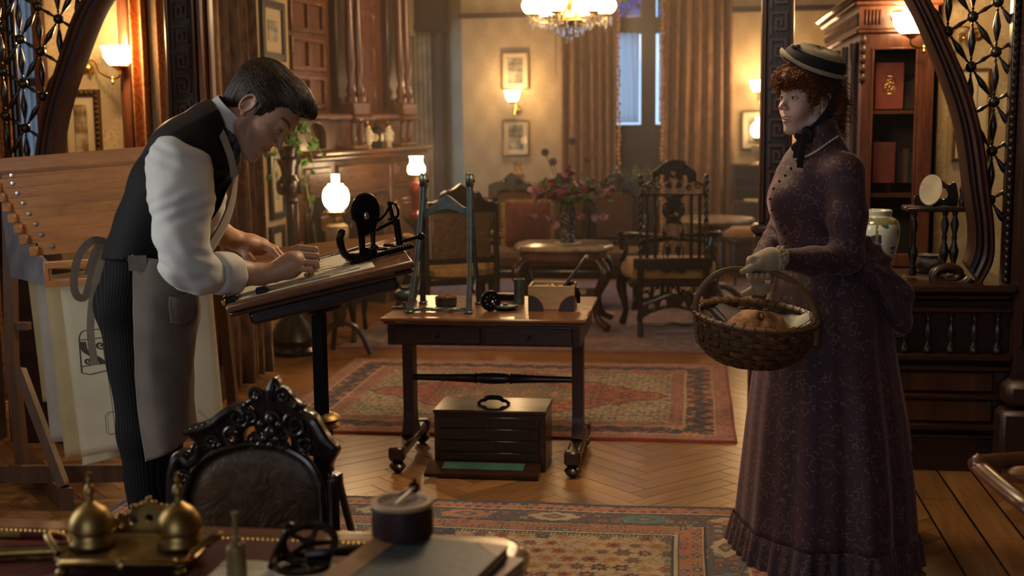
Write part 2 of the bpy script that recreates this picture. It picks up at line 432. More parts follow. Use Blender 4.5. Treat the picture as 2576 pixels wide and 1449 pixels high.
# back room: pier, canted return, window bay, far doorway
wallbox('wall_back_pier',-2.27,-1.27,12.3,13.4,0,ZC,WPAPER)
wallbox('wall_back_right',.36,2.1,12.3,12.42,0,ZC,WPAPER)
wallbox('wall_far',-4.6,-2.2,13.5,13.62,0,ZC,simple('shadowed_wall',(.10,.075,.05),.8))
wallbox('wall_back_room_left',-2.92,-2.8,6.5,13.6,0,ZC,WPAPER,[(10.9,12.9,0,2.35)],'y')
MB().box((-1.77,12.29,2.52),(1.02,.03,.05)).box((-2.285,12.8,2.52),(.03,1.05,.05)).build('picture_rail',MAHOG,bpy.data.objects['wall_back_pier'])
MB().box((1.2,12.285,2.52),(1.7,.03,.05)).build('picture_rail',MAHOG,bpy.data.objects['wall_back_right'])
door=struct(MB().box((-2.56,12.62,1.2),(.10,.14,2.4),ch=.02).box((-3.02,12.62,1.2),(.10,.14,2.4),ch=.02).build('door_1',MAHOGZ))
MB().box((-2.8,12.62,2.60),(.66,.16,.40),ch=.02).box((-2.8,12.53,2.44),(.66,.05,.05),ch=.015).build('lintel',MAHOG,door)
cw=MB().prism([(-2.27,12.3),(-2.50,12.70),(-2.50,13.4),(-2.27,13.4)],0,ZC); cw.v=[(x,z,y) for x,y,z in cw.v]; struct(cw.build('wall_canted_return',WPAPER,smooth=False))
# window bay
mb=MB(); Yw=13.0
for x in (-1.27,.38): mb.box((x,Yw,1.8),(.10,.12,3.6))
mb.box((-.455,Yw,1.8),(.15,.16,3.6)); mb.box((-.45,Yw,.72),(1.7,.10,1.44)); mb.box((-.45,Yw,2.44),(1.7,.12,.16)); mb.box((-.45,Yw,3.4),(1.7,.12,.4))
win=struct(mb.build('window_1',MAHOGZ,smooth=False))
for x in (-.97,-.04): MB().box((x,Yw-.06,1.0),(.5,.03,.6),ch=.015).box((x,Yw-.06,.36),(.5,.03,.45),ch=.015).build('panel',MAHOG,win)
for x0,x1 in ((-1.2,-.53),(-.37,.33)):
    MB().box(((x0+x1)/2,Yw+.02,1.9),(x1-x0,.006,.94)).build('pane',GLASS,win,smooth=False)
t=NT('stained_glass'); v=t.coord(); e=t.vor(v,16,'Distance','DISTANCE_TO_EDGE'); cc=t.vor(v,16,'Color')
hsv=t.n('ShaderNodeSeparateColor'); t.set(hsv.inputs[0],cc)
_c=t.mix(t.math('LESS_THAN',e,.035), t.ramp(hsv.outputs[0],[(.3,(.05,.13,.34)),(.55,(.10,.22,.42)),(.8,(.18,.24,.22)),(1,(.3,.3,.12))]), (.01,.01,.012))
_ts=t.n('ShaderNodeBsdfTransparent'); t.set(_ts.inputs[0],_c); _gl=t.n('ShaderNodeBsdfGlossy'); _gl.inputs[1].default_value=.1
_mx=t.n('ShaderNodeMixShader'); _mx.inputs[0].default_value=.06; t.t.links.new(_ts.outputs[0],_mx.inputs[1]); t.t.links.new(_gl.outputs[0],_mx.inputs[2]); t.t.links.new(_mx.outputs[0],t.t.nodes['Material Output'].inputs[0])
for x0,x1 in ((-1.2,-.53),(-.37,.33)): MB().box(((x0+x1)/2,Yw+.02,2.86),(x1-x0,.008,.7)).build('stained_pane',t.m,win,smooth=False)
def curtain_mb(x0,x1,y,z0,z1,folds,amp,nu=120,nv=14,flare=0,seed=0,lean=0):
    r=random.Random(seed); ph=[r.uniform(0,6.28) for _ in range(4)]
    def fn(u,v):
        z=z0+(z1-z0)*v; uu=u+.02*math.sin(5*u+ph[0])
        a=amp*(1+.35*(1-v))*(.7+.3*math.sin(3*u*PI+ph[1]))
        yy=y+a*math.sin(2*PI*folds*uu+ph[2]+1.1*math.sin(2.3*v+ph[3]+4*u))+.3*a*math.sin(2*PI*folds*2.3*u+ph[1])
        xx=x0+(x1-x0)*u+flare*(1-v)*(u-.5)+lean*(1-v)
        return (xx,yy,z)
    return MB().grid(fn,nu,nv)
def solid(o,th):
    m=o.modifiers.new('thickness','SOLIDIFY'); m.thickness=th; return o
def drape(x0,x1,y,z0,z1,folds,amp,mat,label,name='curtain',fringe=None,**kw):
    o=curtain_mb(x0,x1,y,z0,z1,folds,amp,**kw).build(name,mat,ang=3); solid(o,.006)
    tag(o,label,'curtain'); 
    if fringe is not None:
        mb=MB(); r=random.Random(3)
        for i in range(70):
            z=z0+.15+(z1-z0-.2)*i/69
            mb.ell((fringe+r.uniform(-.012,.012),y-.07+r.uniform(-.015,.015),z),(.016,.014,.022),6,5)
        stuff(mb.build('fringe',velvet('fringe_'+str(int(fringe*100)),(.34,.16,.05),(.5,.26,.1)),o))
    return o
drape(-1.34,-.74,12.32,.03,3.3,7,.045,RUST,'rust velvet curtain with ball fringe beside the picture pier',fringe=-.72,seed=1)
drape(-.30,.40,12.32,.03,3.3,7.5,.045,RUST,'rust velvet curtain with ball fringe beside the bracket lamp on the end wall',fringe=-.30,seed=2,flare=.05)
for x0,x1,s in ((-1.2,-.55,4),(-.35,.33,5)):
    tag(curtain_mb(x0,x1,12.93,1.46,2.38,9,.008,seed=s).build('lace_curtain',LACE,ang=3),'white lace half curtain in the bay sash '+('nearer the framed prints' if s==4 else 'nearer the fern and carved armchair'),'curtain','lace half curtains')
drape(-2.95,-2.62,12.68,.03,2.40,6,.025,simple('beige_drape',(.36,.27,.16),.9),'plain beige curtain hanging in the doorway past the fireplace',seed=6)
# left side bay behind the arch
wallbox('wall_side_left',-3.66,-2.62,6.75,6.87,0,ZC,WPAPER2)
wallbox('wall_side_far_left',-5.2,-4.1,6.75,6.87,0,ZC,WPAPER2)
wallbox('wall_side_window_base',-4.1,-3.66,6.75,6.87,0,.6,WPAPER2)
win2=struct(MB().box((-3.67,6.74,1.8),(.04,.14,3.6)).box((-4.1,6.74,1.8),(.05,.14,3.6)).box((-3.91,6.80,1.75),(.4,.05,.05)).box((-3.91,6.76,.62),(.44,.16,.06)).build('window_2',MAHOGZ,smooth=False))
MB().box((-3.89,6.84,2.1),(.41,.006,3.0)).build('pane',GLASS,win2,smooth=False)
tag(curtain_mb(-4.08,-3.69,6.77,.65,3.5,8,.012,seed=9).build('lace_curtain',LACE,ang=3),'white lace curtain behind the spindle fretwork of the arch','curtain')
wallbox('wall_screen_left',-5.2,-3.3,5.4,5.5,0,ZC,PLASTER); wallbox('wall_outer_left',-5.3,-5.2,5.4,6.9,0,ZC,PLASTER)
px_=lambda p,Y: WY(p,200,Y).x
_a,_b=px_(298,6.6),px_(342,6.6); pil=struct(MB().box(((_a+_b)/2,6.68,1.8),(_b-_a,.14,3.6),ch=.012).box(((_a+_b)/2,6.60,1.8),(.05,.02,3.6),ch=.008).build('trim_1',REDW))
drape(px_(338,6.52),px_(414,6.52),6.52,.03,3.3,2.2,.03,PAISLEY,'wide fold of orange paisley brocade curtain by the bracket lamp','curtain',seed=11,nu=50)
drape(px_(402,6.50),px_(440,6.50),6.50,.03,3.3,1.6,.022,PAISLEY,'narrow fold of orange paisley brocade curtain against the key-pattern post','curtain',seed=12,nu=40)
drape(px_(-60,6.35),px_(44,6.35),6.35,.03,3.3,3.5,.05,PAISLEY,'orange paisley brocade curtain beside the spindle fretwork','curtain',seed=13,nu=70)
# greek key posts of the inner opening
def key_motif(mb, cx, z, w, h, y, d=.012, t=.011):
    L=lambda a,b,i=0: mb.box((cx+(a[0]+b[0])/2*w, y-.0003*i, z+(a[1]+b[1])/2*h),(abs(b[0]-a[0])*w+t, d, abs(b[1]-a[1])*h+t))
    pts=[(-.5,-.5),(-.5,.5),(.5,.5),(.5,-.28),(-.18,-.28),(-.18,.2),(.2,.2),(.2,-.05)]
    for i,(a,b) in enumerate(zip(pts,pts[1:])): L(a,b,i)
def key_post(name, x0, x1, y0, dep):
    cx=(x0+x1)/2; wd=x1-x0
    root=struct(MB().box((cx,y0+dep/2,1.8),(wd,dep,3.6),ch=.01).build(name,EBON))
    MB().box((cx,y0-.012,.16),(wd+.06,dep*.2+.06,.32),ch=.012).box((cx,y0+dep/2,.16),(wd+.08,dep+.06,.32),ch=.012).box((cx,y0+dep/2,.62),(wd+.05,dep+.03,.6),ch=.012).box((cx,y0+dep/2,.95),(wd+.07,dep+.05,.05),ch=.015).build('plinth',MAHOGZ,root)
    fl=MB()
    for sx in (-1,1): fl.box((cx+sx*(wd/2-.014),y0-.008,2.28),(.022,.024,2.6),ch=.008)
    fl.build('edge_fillet',MAHOGZ,root)
    n=20
    for i in range(n):
        mb=MB(); key_motif(mb,cx,1.06+i*.128,wd*.46,.10,y0-.006,.018,.012); mb.build('key_relief',MAHOGZ,root,smooth=False)
    return root
key_post('pillar_1',-2.735,-2.565,6.29,.12); key_post('pillar_2',.33,.485,6.29,.12)
struct(MB().box((-1.1,6.35,3.15),(3.4,.14,.9),ch=.02).build('beam_1',MAHOG))
# tall jamb strip that catches the light beside the first post
MB().box((-2.545,6.33,1.9),(.03,.10,3.4),ch=.006).box((-2.515,6.36,1.9),(.018,.06,3.4),ch=.006).build('jamb_moulding',REDW,bpy.data.objects['pillar_1'])
# ------------------------------------------------------------------ moon arch with spindle fretwork
YA=5.45
arch=struct(MB().box((-1.0,YA,2.86),(4.9,.16,.24),ch=.02).build('beam_2',MAHOG))
def arc_band(outer, inner, side):
    o=smooth_path([WY(*p,YA) for p in outer],8); i=smooth_path([WY(*p,YA) for p in inner],8)
    mb=MB(); rs=[]
    n=len(o); prof=[(0,-.055),(.12,-.07),(.2,-.055),(.36,-.062),(.5,-.052),(.64,-.062),(.8,-.055),(.88,-.07),(1,-.055),(1,.05),(0,.05)]
    for a,b in zip(o,i): rs.append([a.lerp(b,t)+Vector((0,y,0)) for t,y in prof])
    mb.ring(rs); return mb.build('arch_rib',MAHOGZ,arch,ang=.9)
aL=arc_band([(470,-280),(340,-130),(219,0),(157,160),(117,300),(100,417),(94,560),(104,700)],[(500,-215),(390,-110),(277,0),(214,140),(167,284),(147,414),(138,560),(146,700)],-1)
struct(MB().box((-2.98,YA+.05,.42),(.5,.2,.84),ch=.01).build('wall_dado_end',MAHOG))
aR=arc_band([(2090,-300),(2200,-140),(2279,0),(2317,77),(2367,200),(2404,321),(2427,484),(2438,560),(2438,620),(2426,662)],[(2150,-320),(2250,-150),(2334,0),(2384,110),(2434,227),(2467,351),(2484,484),(2494,570),(2492,650),(2462,712)],1)
# volute where the arch rib lands on the dado
c=WY(2385,690,YA); sp=[(c.x+.085*(1-t*.8)*math.cos(-.2-t*9),YA-.03,c.z+.05*(1-t*.75)*math.sin(-.2-t*9)) for t in np.linspace(0,1,40)]
MB().tube(sp,lerp_list([.026,.022,.016],40),10).box((c.x+.02,YA,c.z-.045),(.2,.10,.03),ch=.01).build('volute',MAHOG,arch)
def spindle_mesh(L, R):
    p=[(.004,0),(.004,L*.06),(.007,L*.09),(.004,L*.12),(.006,L*.16),(R*.75,L*.34),(R,L*.5),(R*.75,L*.66),(.006,L*.84),(.004,L*.88),(.007,L*.91),(.004,L*.94),(.004,L)]
    return MB().lathe(p,10).mesh('spindle',.9)
BALLR=.0235; ball_me=MB().ell((0,0,0),BALLR,14,10).mesh('ball',3); 
bV,bA,bD=Vector((0,0,-.2035)),Vector((.0975,0,-.0585)),None
spV=spindle_mesh(.2035-2*BALLR*.8,.0165); spA=spindle_mesh(bA.length-2*BALLR*.8,.0095)
diag=(bV-bA); spD=spindle_mesh(diag.length-2*BALLR*.8,.0145)
for q in (spV,spA,spD,ball_me): q.materials.append(EBON)
ROD=(Vector((0,0,1)))
def put(me, a, b, name):
    d=(b-a).normalized(); o=bpy.data.objects.new(name,me); COL.objects.link(o); o.parent=arch
    o.matrix_basis=Matrix.Translation(a+d*BALLR*.8) @ ROD.rotation_difference(d).to_matrix().to_4x4()
def fret(origin, sgn, inside):
    A=Vector((bA.x*sgn,0,bA.z)); pts={}
    for i in range(-12,13):
        for j in range(-10,12):
            p=origin+A*i+bV*j
            if inside(p): pts[(i,j)]=p
    for (i,j),p in pts.items():
        o=bpy.data.objects.new('ball',ball_me); COL.objects.link(o); o.parent=arch; o.location=p
    for (i,j),p in pts.items():
        for (di,dj),me in (((0,1),spV),((1,0),spA),((-1,1),spD)):
            q=pts.get((i+di,j+dj))
            q2=q if q is not None else p+A*di+bV*dj
            if q is not None or inside(p.lerp(q2,.6),.02): put(me,p,q2,'spindle')
        for (di,dj),me in (((0,-1),spV),((-1,0),spA),((1,-1),spD)):
            if (i+di,j+dj) not in pts and inside(p.lerp(p+A*di+bV*dj,.6),.02): put(me,p,p+A*di+bV*dj,'spindle')
def arc_x(pts):
    P=sorted([(WY(*p,YA).z,WY(*p,YA).x) for p in pts]); zs=[a for a,b in P]; xs=[b for a,b in P]
    return lambda z: float(np.interp(z,zs,xs))
xl=arc_x([(470,-280),(340,-130),(219,0),(157,160),(117,300),(100,417),(92,560)]); xr=arc_x([(2150,-320),(2250,-150),(2334,0),(2384,110),(2434,227),(2467,351),(2484,484)])
XL0=-3.14; XR0=1.345
fret(WY(102,130,YA),1,lambda p,m=0: -3.19-m<p.x<xl(p.z)-.004+m and .9<p.z<2.74)
fret(WY(2447,42,YA),-1,lambda p,m=0: xr(p.z)+.004-m<p.x<1.30+m and 1.05<p.z<2.74)
MB().lathe([(.022,0),(.022,2.75)],10,TRS((-3.135,YA+.03,0))).build('upright_rod',EBON,arch)
mb=MB()
for i in range(60): mb.ell((1.297,YA-.07,.82+i*.032),(.011,.011,.014),8,6)
stuff(mb.build('bead_strip',EBON,arch))
MB().box((1.30,YA-.03,1.8),(.03,.06,2.0),ch=.006).build('edge_strip',EBON,arch)
# big right pillar and dado (knee wall) with balusters
p2=struct(MB().box((1.54,YA-.02,1.8),(.45,.24,3.6),ch=.015).build('pillar_3',MAHOGZ))
mb=MB()
for x in (1.345,1.375,1.43,1.49,1.56,1.62): mb.box((x,YA-.15,2.0),(.018,.03,2.9),ch=.006)
mb.build('flute_fillet',MAHOGZ,p2)
MB().box((1.42,YA-.07,.15),(.32,.34,.30),ch=.02).box((1.42,YA-.07,.36),(.28,.30,.12),ch=.03).build('plinth',MAHOGZ,p2)
dx0,dx1=.42,1.32
dado=struct(MB().box(((dx0+dx1)/2,5.62,.39),(dx1-dx0,.5,.78)).build('wall_dado',MAHOG,smooth=False))
MB().box(((dx0+dx1)/2,5.60,.79),(dx1-dx0+.02,.6,.035),ch=.01).box(((dx0+dx1)/2,5.36,.755),(dx1-dx0,.06,.04),ch=.015).build('ledge',MAHOG,dado)
mb=MB()
for z,h,y in ((.70,.025,5.345),(.50,.03,5.335),(.455,.03,5.345),(.33,.025,5.345),(.20,.03,5.345),(.16,.02,5.35)): mb.box(((dx0+dx1)/2,y,z),(dx1-dx0,.05,h),ch=.008)
mb.build('dado_moulding',MAHOG,dado)
bal=MB().lathe([(.02,0),(.02,.02),(.012,.03),(.01,.045),(.019,.075),(.015,.10),(.008,.125),(.011,.135),(.008,.145),(.016,.155),(.016,.165)],12).mesh('baluster',.8); bal.materials.append(EBON)
for i in range(9):
    o=bpy.data.objects.new('baluster',bal); COL.objects.link(o); o.parent=dado; o.location=(.52+i*.093,5.345,.522)
for z,h in ((.265,.10),(.39,.09)): MB().box((.98,5.362,z),(.56,.02,h),ch=.01).build('panel',REDW,dado)
# right side bay wall behind the arch
wallbox('wall_side_right',1.30,3.2,7.0,7.12,0,ZC,WPAPER2)
wallbox('wall_book_back',1.35,2.0,7.0,9.2,0,ZC,PLASTER)
# ================================================================== lamps (each with its own light)
WARM=(1.0,.60,.27)
SHADE = emis('lit_opal_shade', (1.0,.66,.32), 22.0)
def sconce(name,label,base,lamp,r=.085,scroll=True,p=1.0):
    """base = backplate point on the wall, lamp = centre of the shade's bottom"""
    root=thing(name,label,'lamp',base); b=Vector(base); l=Vector(lamp)
    MB().lathe([(.035,0),(.032,.012),(.02,.02),(.012,.03)],16,frame(b,RGT,Vector((0,0,1)),-FWD)).build('backplate',GILT,root,world=True)
    d=l-b; m=b.lerp(l,.55); low=Vector((m.x+d.x*.25,m.y+d.y*.25,min(b.z,l.z)-.06))
    pa=smooth_path([b,b+d*.12+V(0,0,.035),b+d*.3+V(0,0,.03),b+d*.45+V(0,0,-.03),low,V(l.x,l.y,l.z-.05),l],8)
    mb=MB().tube(pa,.006,8)
    if scroll:
        rt=V(d.x,d.y,0).normalized()
        cc=b+d*.2+V(0,0,-.02)
        mb.tube([cc+rt*(.028*(1-t*.8)*math.cos(6*t*2))+V(0,0,.028*(1-t*.8)*math.sin(6*t*2)) for t in np.linspace(0,1,28)],.004,6)
        mb.lathe([(.001,-.04),(.011,-.02),(.006,-.008),(.012,0),(.006,.008)],10,Matrix.Translation(low))
    mb.build('arm',GILT,root,world=True)
    MB().lathe([(.012,-.02),(.03,-.006),(r*.5,0),(r*.52,.006),(.02,.01)],16,Matrix.Translation(l)).build('gallery',GILT,root,world=True)
    MB().lathe([(r*.42,.004),(r*.62,.018),(r*.85,.05),(r*.9,.085),(r*1.0,.11),(r*.97,.108),(r*.85,.08),(r*.8,.05),(r*.4,.01)],24,Matrix.Translation(l)).build('shade',SHADE,root,world=True)
    pl=bpy.data.lights.new(name+'_flame','POINT'); pl.energy=p; pl.color=WARM; pl.shadow_soft_size=.05
    po=bpy.data.objects.new(name+'_flame',pl); COL.objects.link(po); po.parent=root; po.location=wm(root).inverted()@(l+V(0,0,.13)-FWD*.13)
    return root
sconce('wall_sconce','brass scroll-arm bracket lamp with a lit bell shade beside the paisley curtain',WY(214,170,6.74),WY(299,168,6.55),.093,True,34)
sconce('wall_sconce','brass scroll-arm bracket lamp with a lit shade behind the right fretwork over the books'.replace('right ',''),WY(2452,85,6.99),WY(2293,88,6.75),.105,True,24)
sconce('wall_sconce','small lit bracket lamp between two framed prints on the pier',WY(1303,275,12.29),WY(1289,257,12.12),.078,False,15)
sconce('wall_sconce','small lit bracket lamp by the curtain, over a framed print',WY(1916,250,12.29),WY(1908,232,12.12),.085,False,20)
# chandelier
CH=W(1432,45,9.2)
root=thing('chandelier','brass chandelier with six lit opal globes and hanging crystal prisms','chandelier',CH)
mb=MB().lathe([(.012,1.3),(.012,.25),(.03,.22),(.05,.16),(.03,.10),(.02,.06),(.06,.03),(.08,0),(.05,-.03),(.02,-.05)],16)
mb.build('stem',GILT,root)
CRY=NT('crystal').bs(Base_Color=(1,.97,.92),Roughness=.02,Transmission_Weight=.75,IOR=1.5,Emission_Color=(1,.75,.42),Emission_Strength=.0).m
pris=MB().lathe([(.001,0),(.006,-.008),(.0065,-.05),(.001,-.062)],6).mesh('prism',.2,False); pris.materials.append(CRY)
drop=MB().lathe([(.001,0),(.006,-.008),(.009,-.02),(.005,-.034),(.001,-.045)],8).mesh('prism',.2,False); drop.materials.append(CRY)
def pr(p,me=pris,s=1):
    o=bpy.data.objects.new('prism',me); COL.objects.link(o); o.parent=root; o.location=p; o.scale=(s,s,s)
globe=emis('lit_globe',(1.0,.66,.33),20.0)
for k in range(6):
    a=k*PI/3+.25; c,s=math.cos(a),math.sin(a); R=.265
    arm=MB().tube(smooth_path([(0,0,.02),(c*.1,s*.1,-.02),(c*.19,s*.19,-.04),(c*R,s*R,-.01),(c*R,s*R,.02)],6),.008,8)
    arm.tube([(c*(.1+.03*math.cos(t)*(1-t/14)),s*(.1+.03*math.cos(t)*(1-t/14)),.03+.03*math.sin(t)*(1-t/14)) for t in np.linspace(0,12,30)],.004,5)
    arm.build('arm',GILT,root)
    MB().lathe([(.015,.0),(.05,.01),(.056,.016),(.04,.02)],16,Matrix.Translation((c*R,s*R,.01))).build('gallery',GILT,root)
    MB().lathe(sm2([(.03,.0),(.06,.012),(.079,.045),(.08,.07),(.062,.105),(.035,.12),(.045,.14),(.04,.14),(.03,.12)],4),24,Matrix.Translation((c*R,s*R,.03))).build('globe_shade',globe,root)
    for j in range(10):
        b=j*2*PI/10; pr((c*R+.048*math.cos(b),s*R+.048*math.sin(b),.008),pris,1.15)
    pr((c*R,s*R,-.03),drop,1.3)
for rr,z,n in ((.155,-.03,16),(.10,-.06,12),(.06,-.085,8),(.03,-.11,5)):
    for j in range(n): pr((rr*math.cos(j*2*PI/n),rr*math.sin(j*2*PI/n),z),pris if rr>.05 else drop,1.0)
MB().lathe([(.15,-.035),(.158,-.03),(.158,-.024),(.15,-.02)],24).lathe([(.095,-.065),(.103,-.06),(.10,-.054)],20).build('ring',GILT,root)
MB().ell((0,0,-.15),(.03,.03,.035),12,8).build('finial',CRY,root)
pl=bpy.data.lights.new('chandelier_glow','POINT'); pl.energy=100; pl.color=WARM; pl.shadow_soft_size=.25
po=bpy.data.objects.new('chandelier_glow',pl); COL.objects.link(po); po.parent=root; po.location=(0,0,.32)
# gasolier of the front room, hung above the frame
GX=V(-.35,4.75,2.75)
root=thing('gasolier','brass ceiling gas lamp of the front room hung over the small table','ceiling lamp',GX)
MB().lathe([(.05,.86),(.014,.82),(.014,.1),(.05,.05),(.07,0),(.04,-.06),(.005,-.1)],16).build('stem',BRASS,root)
gs=emis('gasolier_globe',(1.0,.72,.42),9.0)
for k in range(4):
    a=k*PI/2+.5; c,s=math.cos(a),math.sin(a)
    MB().tube(smooth_path([(0,0,.03),(c*.2,s*.2,-.07),(c*.4,s*.4,-.05),(c*.45,s*.45,.03)],6),.011,8).build('arm',BRASS,root)
    MB().lathe([(.04,.0),(.09,.03),(.12,.09),(.12,.14),(.08,.2),(.05,.21)],20,Matrix.Translation((c*.45,s*.45,.03))).build('globe_shade',gs,root)
pl=bpy.data.lights.new('gasolier_glow','POINT'); pl.energy=85; pl.color=(1.0,.74,.46); pl.shadow_soft_size=.3
po=bpy.data.objects.new('gasolier_glow',pl); COL.objects.link(po); po.parent=root; po.location=(0,0,-.25)
# ================================================================== rugs (woven pattern as colour on a dense pile mesh)
def hsh(a,b,c=0): 
    h=np.sin(a*127.1+b*311.7+c*74.7)*43758.5453; return h-np.floor(h)
def vnoise(x,y,s=0):
    xi,yi=np.floor(x),np.floor(y); xf,yf=x-xi,y-yi; u=xf*xf*(3-2*xf); v=yf*yf*(3-2*yf)
    return (hsh(xi,yi,s)*(1-u)+hsh(xi+1,yi,s)*u)*(1-v)+(hsh(xi,yi+1,s)*(1-u)+hsh(xi+1,yi+1,s)*u)*v
def motifs(img,mask,u,v,cell,pal,seed,vine=None,dens=.85):
    """rosettes, palmettes and vines on a brick lattice, painted where mask"""
    row=np.floor(v/cell); uu=u+(row%2)*cell/2; col=np.floor(uu/cell)
    p=uu/cell-col-.5; q=v/cell-row-.5
    wob=.12*(vnoise(u/cell*3,v/cell*3,seed)-.5); r=np.hypot(p,q)+wob; th=np.arctan2(q,p)
    k=hsh(col,row,seed); k2=hsh(col,row,seed+5)
    if vine is not None:
        vv=np.abs(q-.3*np.sin(2*PI*p+k*6))<.06; img[mask&vv]=vine
        vv=np.abs(p-.3*np.sin(2*PI*q+k2*6))<.05; img[mask&vv]=vine
    pet=np.where(k<.5,6,8); R=.22+.16*k2
    on=mask&(k2<dens)
    sh=on&(r<R*(1+.28*np.cos(pet*th))+.06); img[sh]=pal[0]
    sh=on&(r<R*(1+.28*np.cos(pet*th)))
    idx=(k*97%1*(len(pal)-2)).astype(int)+2; P=np.array(pal)
    img[sh]=P[idx[sh]]
    sh=on&(r<R*.55); img[sh]=pal[1]
    sh=on&(r<R*.33); img[sh]=P[((idx+1)%len(pal))[sh]]
def rug(name,label,x0,x1,y0,y1,dx,ys,paint,th=.012,wave=0.0):
    xs=np.arange(x0,x1+dx/2,dx); nx,ny=len(xs),len(ys)
    X,Y=np.meshgrid(xs,ys); img=paint(X,Y)
    img=img*(1+.35*(rng.random(img.shape[:2])-.5))[...,None]*(1+.3*(vnoise(X*9,Y*9,3)-.5))[...,None]
    Z=th+.0025*rng.random(X.shape)+wave*np.sin(X*9+.8)*np.sin(Y*3+X)
    ex=np.minimum(np.minimum(X-x0,x1-X),np.minimum(Y-y0,y1-Y)); Z=np.where(ex<dx*.9,.001,Z)
    Xw=X+wave*1.2*np.sin(Y*7); Yw=Y+wave*2*np.sin(X*4.3+1)
    co=np.stack([Xw,Yw,Z],-1).reshape(-1,3)
    i=np.arange(nx*ny).reshape(ny,nx); f=np.stack([i[:-1,:-1],i[:-1,1:],i[1:,1:],i[1:,:-1]],-1).reshape(-1,4)
    me=bpy.data.meshes.new(name); me.vertices.add(len(co)); me.vertices.foreach_set('co',co.ravel())
    me.loops.add(f.size); me.loops.foreach_set('vertex_index',f.ravel()); me.polygons.add(len(f))
    me.polygons.foreach_set('loop_start',np.arange(len(f))*4); me.polygons.foreach_set('loop_total',np.full(len(f),4)); me.update(); me.validate()
    at=me.color_attributes.new('weave','FLOAT_COLOR','POINT')
    at.data.foreach_set('color',np.concatenate([np.clip(img,0,1).reshape(-1,3),np.ones((nx*ny,1))],1).ravel())
    o=link(name,me,RUGM); tag(o,label,'rug'); return o
t=NT('wool_pile'); a=t.n('ShaderNodeVertexColor',layer_name='weave'); v=t.coord()
t.bs(Base_Color=a.outputs[0],Roughness=.92,Sheen_Weight=.25,Sheen_Roughness=.5); t.bump(t.noise(v,260,2),.5,.004); RUGM=t.m
C=lambda *a: np.array(a,float)
NAVY,RUSTC,CREAM,SALM,TEAL,OCH,GREY,RED,PINK,DARK=C(.018,.028,.055),C(.26,.065,.032),C(.46,.36,.22),C(.40,.165,.085),C(.045,.09,.085),C(.36,.20,.06),C(.11,.12,.12),C(.20,.028,.018),C(.30,.115,.095),C(.012,.01,.014)
RX0,RX1,RY0,RY1=-2.25,.30,1.0,4.71
def paint1(X,Y):
    img=np.zeros(X.shape+(3,)); img[:]=RUSTC
    e=np.minimum(np.minimum(X-RX0,RX1-X),np.minimum(Y-RY0,RY1-Y))
    tt=np.where((np.minimum(X-RX0,RX1-X)<np.minimum(Y-RY0,RY1-Y)),Y,X)   # coordinate along the border
    img[e>.34]=NAVY
    f=e>.34; cx=(RX0+RX1)/2; ax=np.abs(X-cx); ay=np.abs(Y-2.85)
    motifs(img,f,ax,ay,.085,[CREAM,RUSTC,SALM,TEAL,OCH,RUSTC,CREAM],2,RUSTC)
    sp=f&((ax/.93)**1.4+(ay/1.5)**1.4+.10*np.sin(ax*22)*np.sin(ay*20)>1.0); img[sp]=CREAM*.9
    motifs(img,sp,ax,ay,.075,[SALM,RUSTC,TEAL,RUSTC,NAVY,OCH],8,SALM*.8)
    m2=f&((ax/.62)**1.2+(ay/.95)**1.2+.12*np.sin(ax*26)*np.sin(ay*24)<1.0); img[m2]=RUSTC
    motifs(img,m2,ax,ay,.09,[NAVY,CREAM,TEAL,SALM,CREAM],4,NAVY)
    img[f&(e<.352)]=CREAM; img[f&(e>.352)&(e<.362)]=NAVY; img[f&(e>.362)&(e<.385)&(np.sin(tt*420)>0)]=TEAL
    g=(e>.25)&(e<.34); img[g]=SALM*.9; motifs(img,g,tt,e-.25,.045,[NAVY,CREAM,RUSTC,TEAL,OCH],6)
    img[(e>.245)&(e<.252)]=CREAM; img[(e>.332)&(e<.34)]=NAVY
    b=(e>.10)&(e<.245); img[b]=C(.075,.085,.095); motifs(img,b,tt,e-.1725,.05,[DARK,RUSTC,SALM,RUSTC,CREAM,GREY,OCH],3,RUSTC)
    k=np.floor(tt/.34); p=tt/.34-k-.5; q=(e-.1725)/.05
    car=b&((np.abs(p)*3.6)**1.6+np.abs(q)**1.6<1+.12*np.cos(8*np.arctan2(q,p*5)))
    P=np.array([CREAM,SALM*1.05,CREAM*.95,TEAL*2.2]); img[car]=P[(k.astype(int)%4)[car]]
    car2=b&((np.abs(p)*7)**1.2+(np.abs(q)*1.9)**1.2<1); img[car2]=C(.10,.09,.08)
    img[b&((np.abs(p)*13)**1.1+(np.abs(q)*3.6)**1.1<1)]=OCH
    img[(e>.095)&(e<.102)]=CREAM; img[(e>.24)&(e<.246)]=DARK
    g=(e>.032)&(e<.095); img[g]=SALM; motifs(img,g,tt,e-.063,.04,[RUSTC,NAVY,NAVY,OCH,RUSTC],9)
    img[e<.03]=C(.02,.05,.085); img[(e>.03)&(e<.034)]=CREAM
    return img
ys=np.concatenate([np.arange(1.0,3.6,.05),np.arange(3.6,4.712,.0045)]); ys[-1]=4.71
r1=rug('persian_rug','rust and navy persian rug with a blue selvage edge and cream cartouche border',RX0,RX1,RY0,RY1,.0045,ys,paint1,.012,.002)
mb=MB()
for i in range(620):
    x=RX0+.01+(RX1-RX0-.02)*i/619; l=random.uniform(.012,.022)
    mb.add([(x-.0022,4.708,.008),(x+.0022,4.708,.008),(x+random.uniform(-.004,.004),4.71+l,.002)],[(0,1,2)])
stuff(mb.build('fringe',simple('wool_fringe',(.55,.48,.36),.9),r1,smooth=False))
SX0,SX1,SY0,SY1=-2.12,.22,5.72,7.56
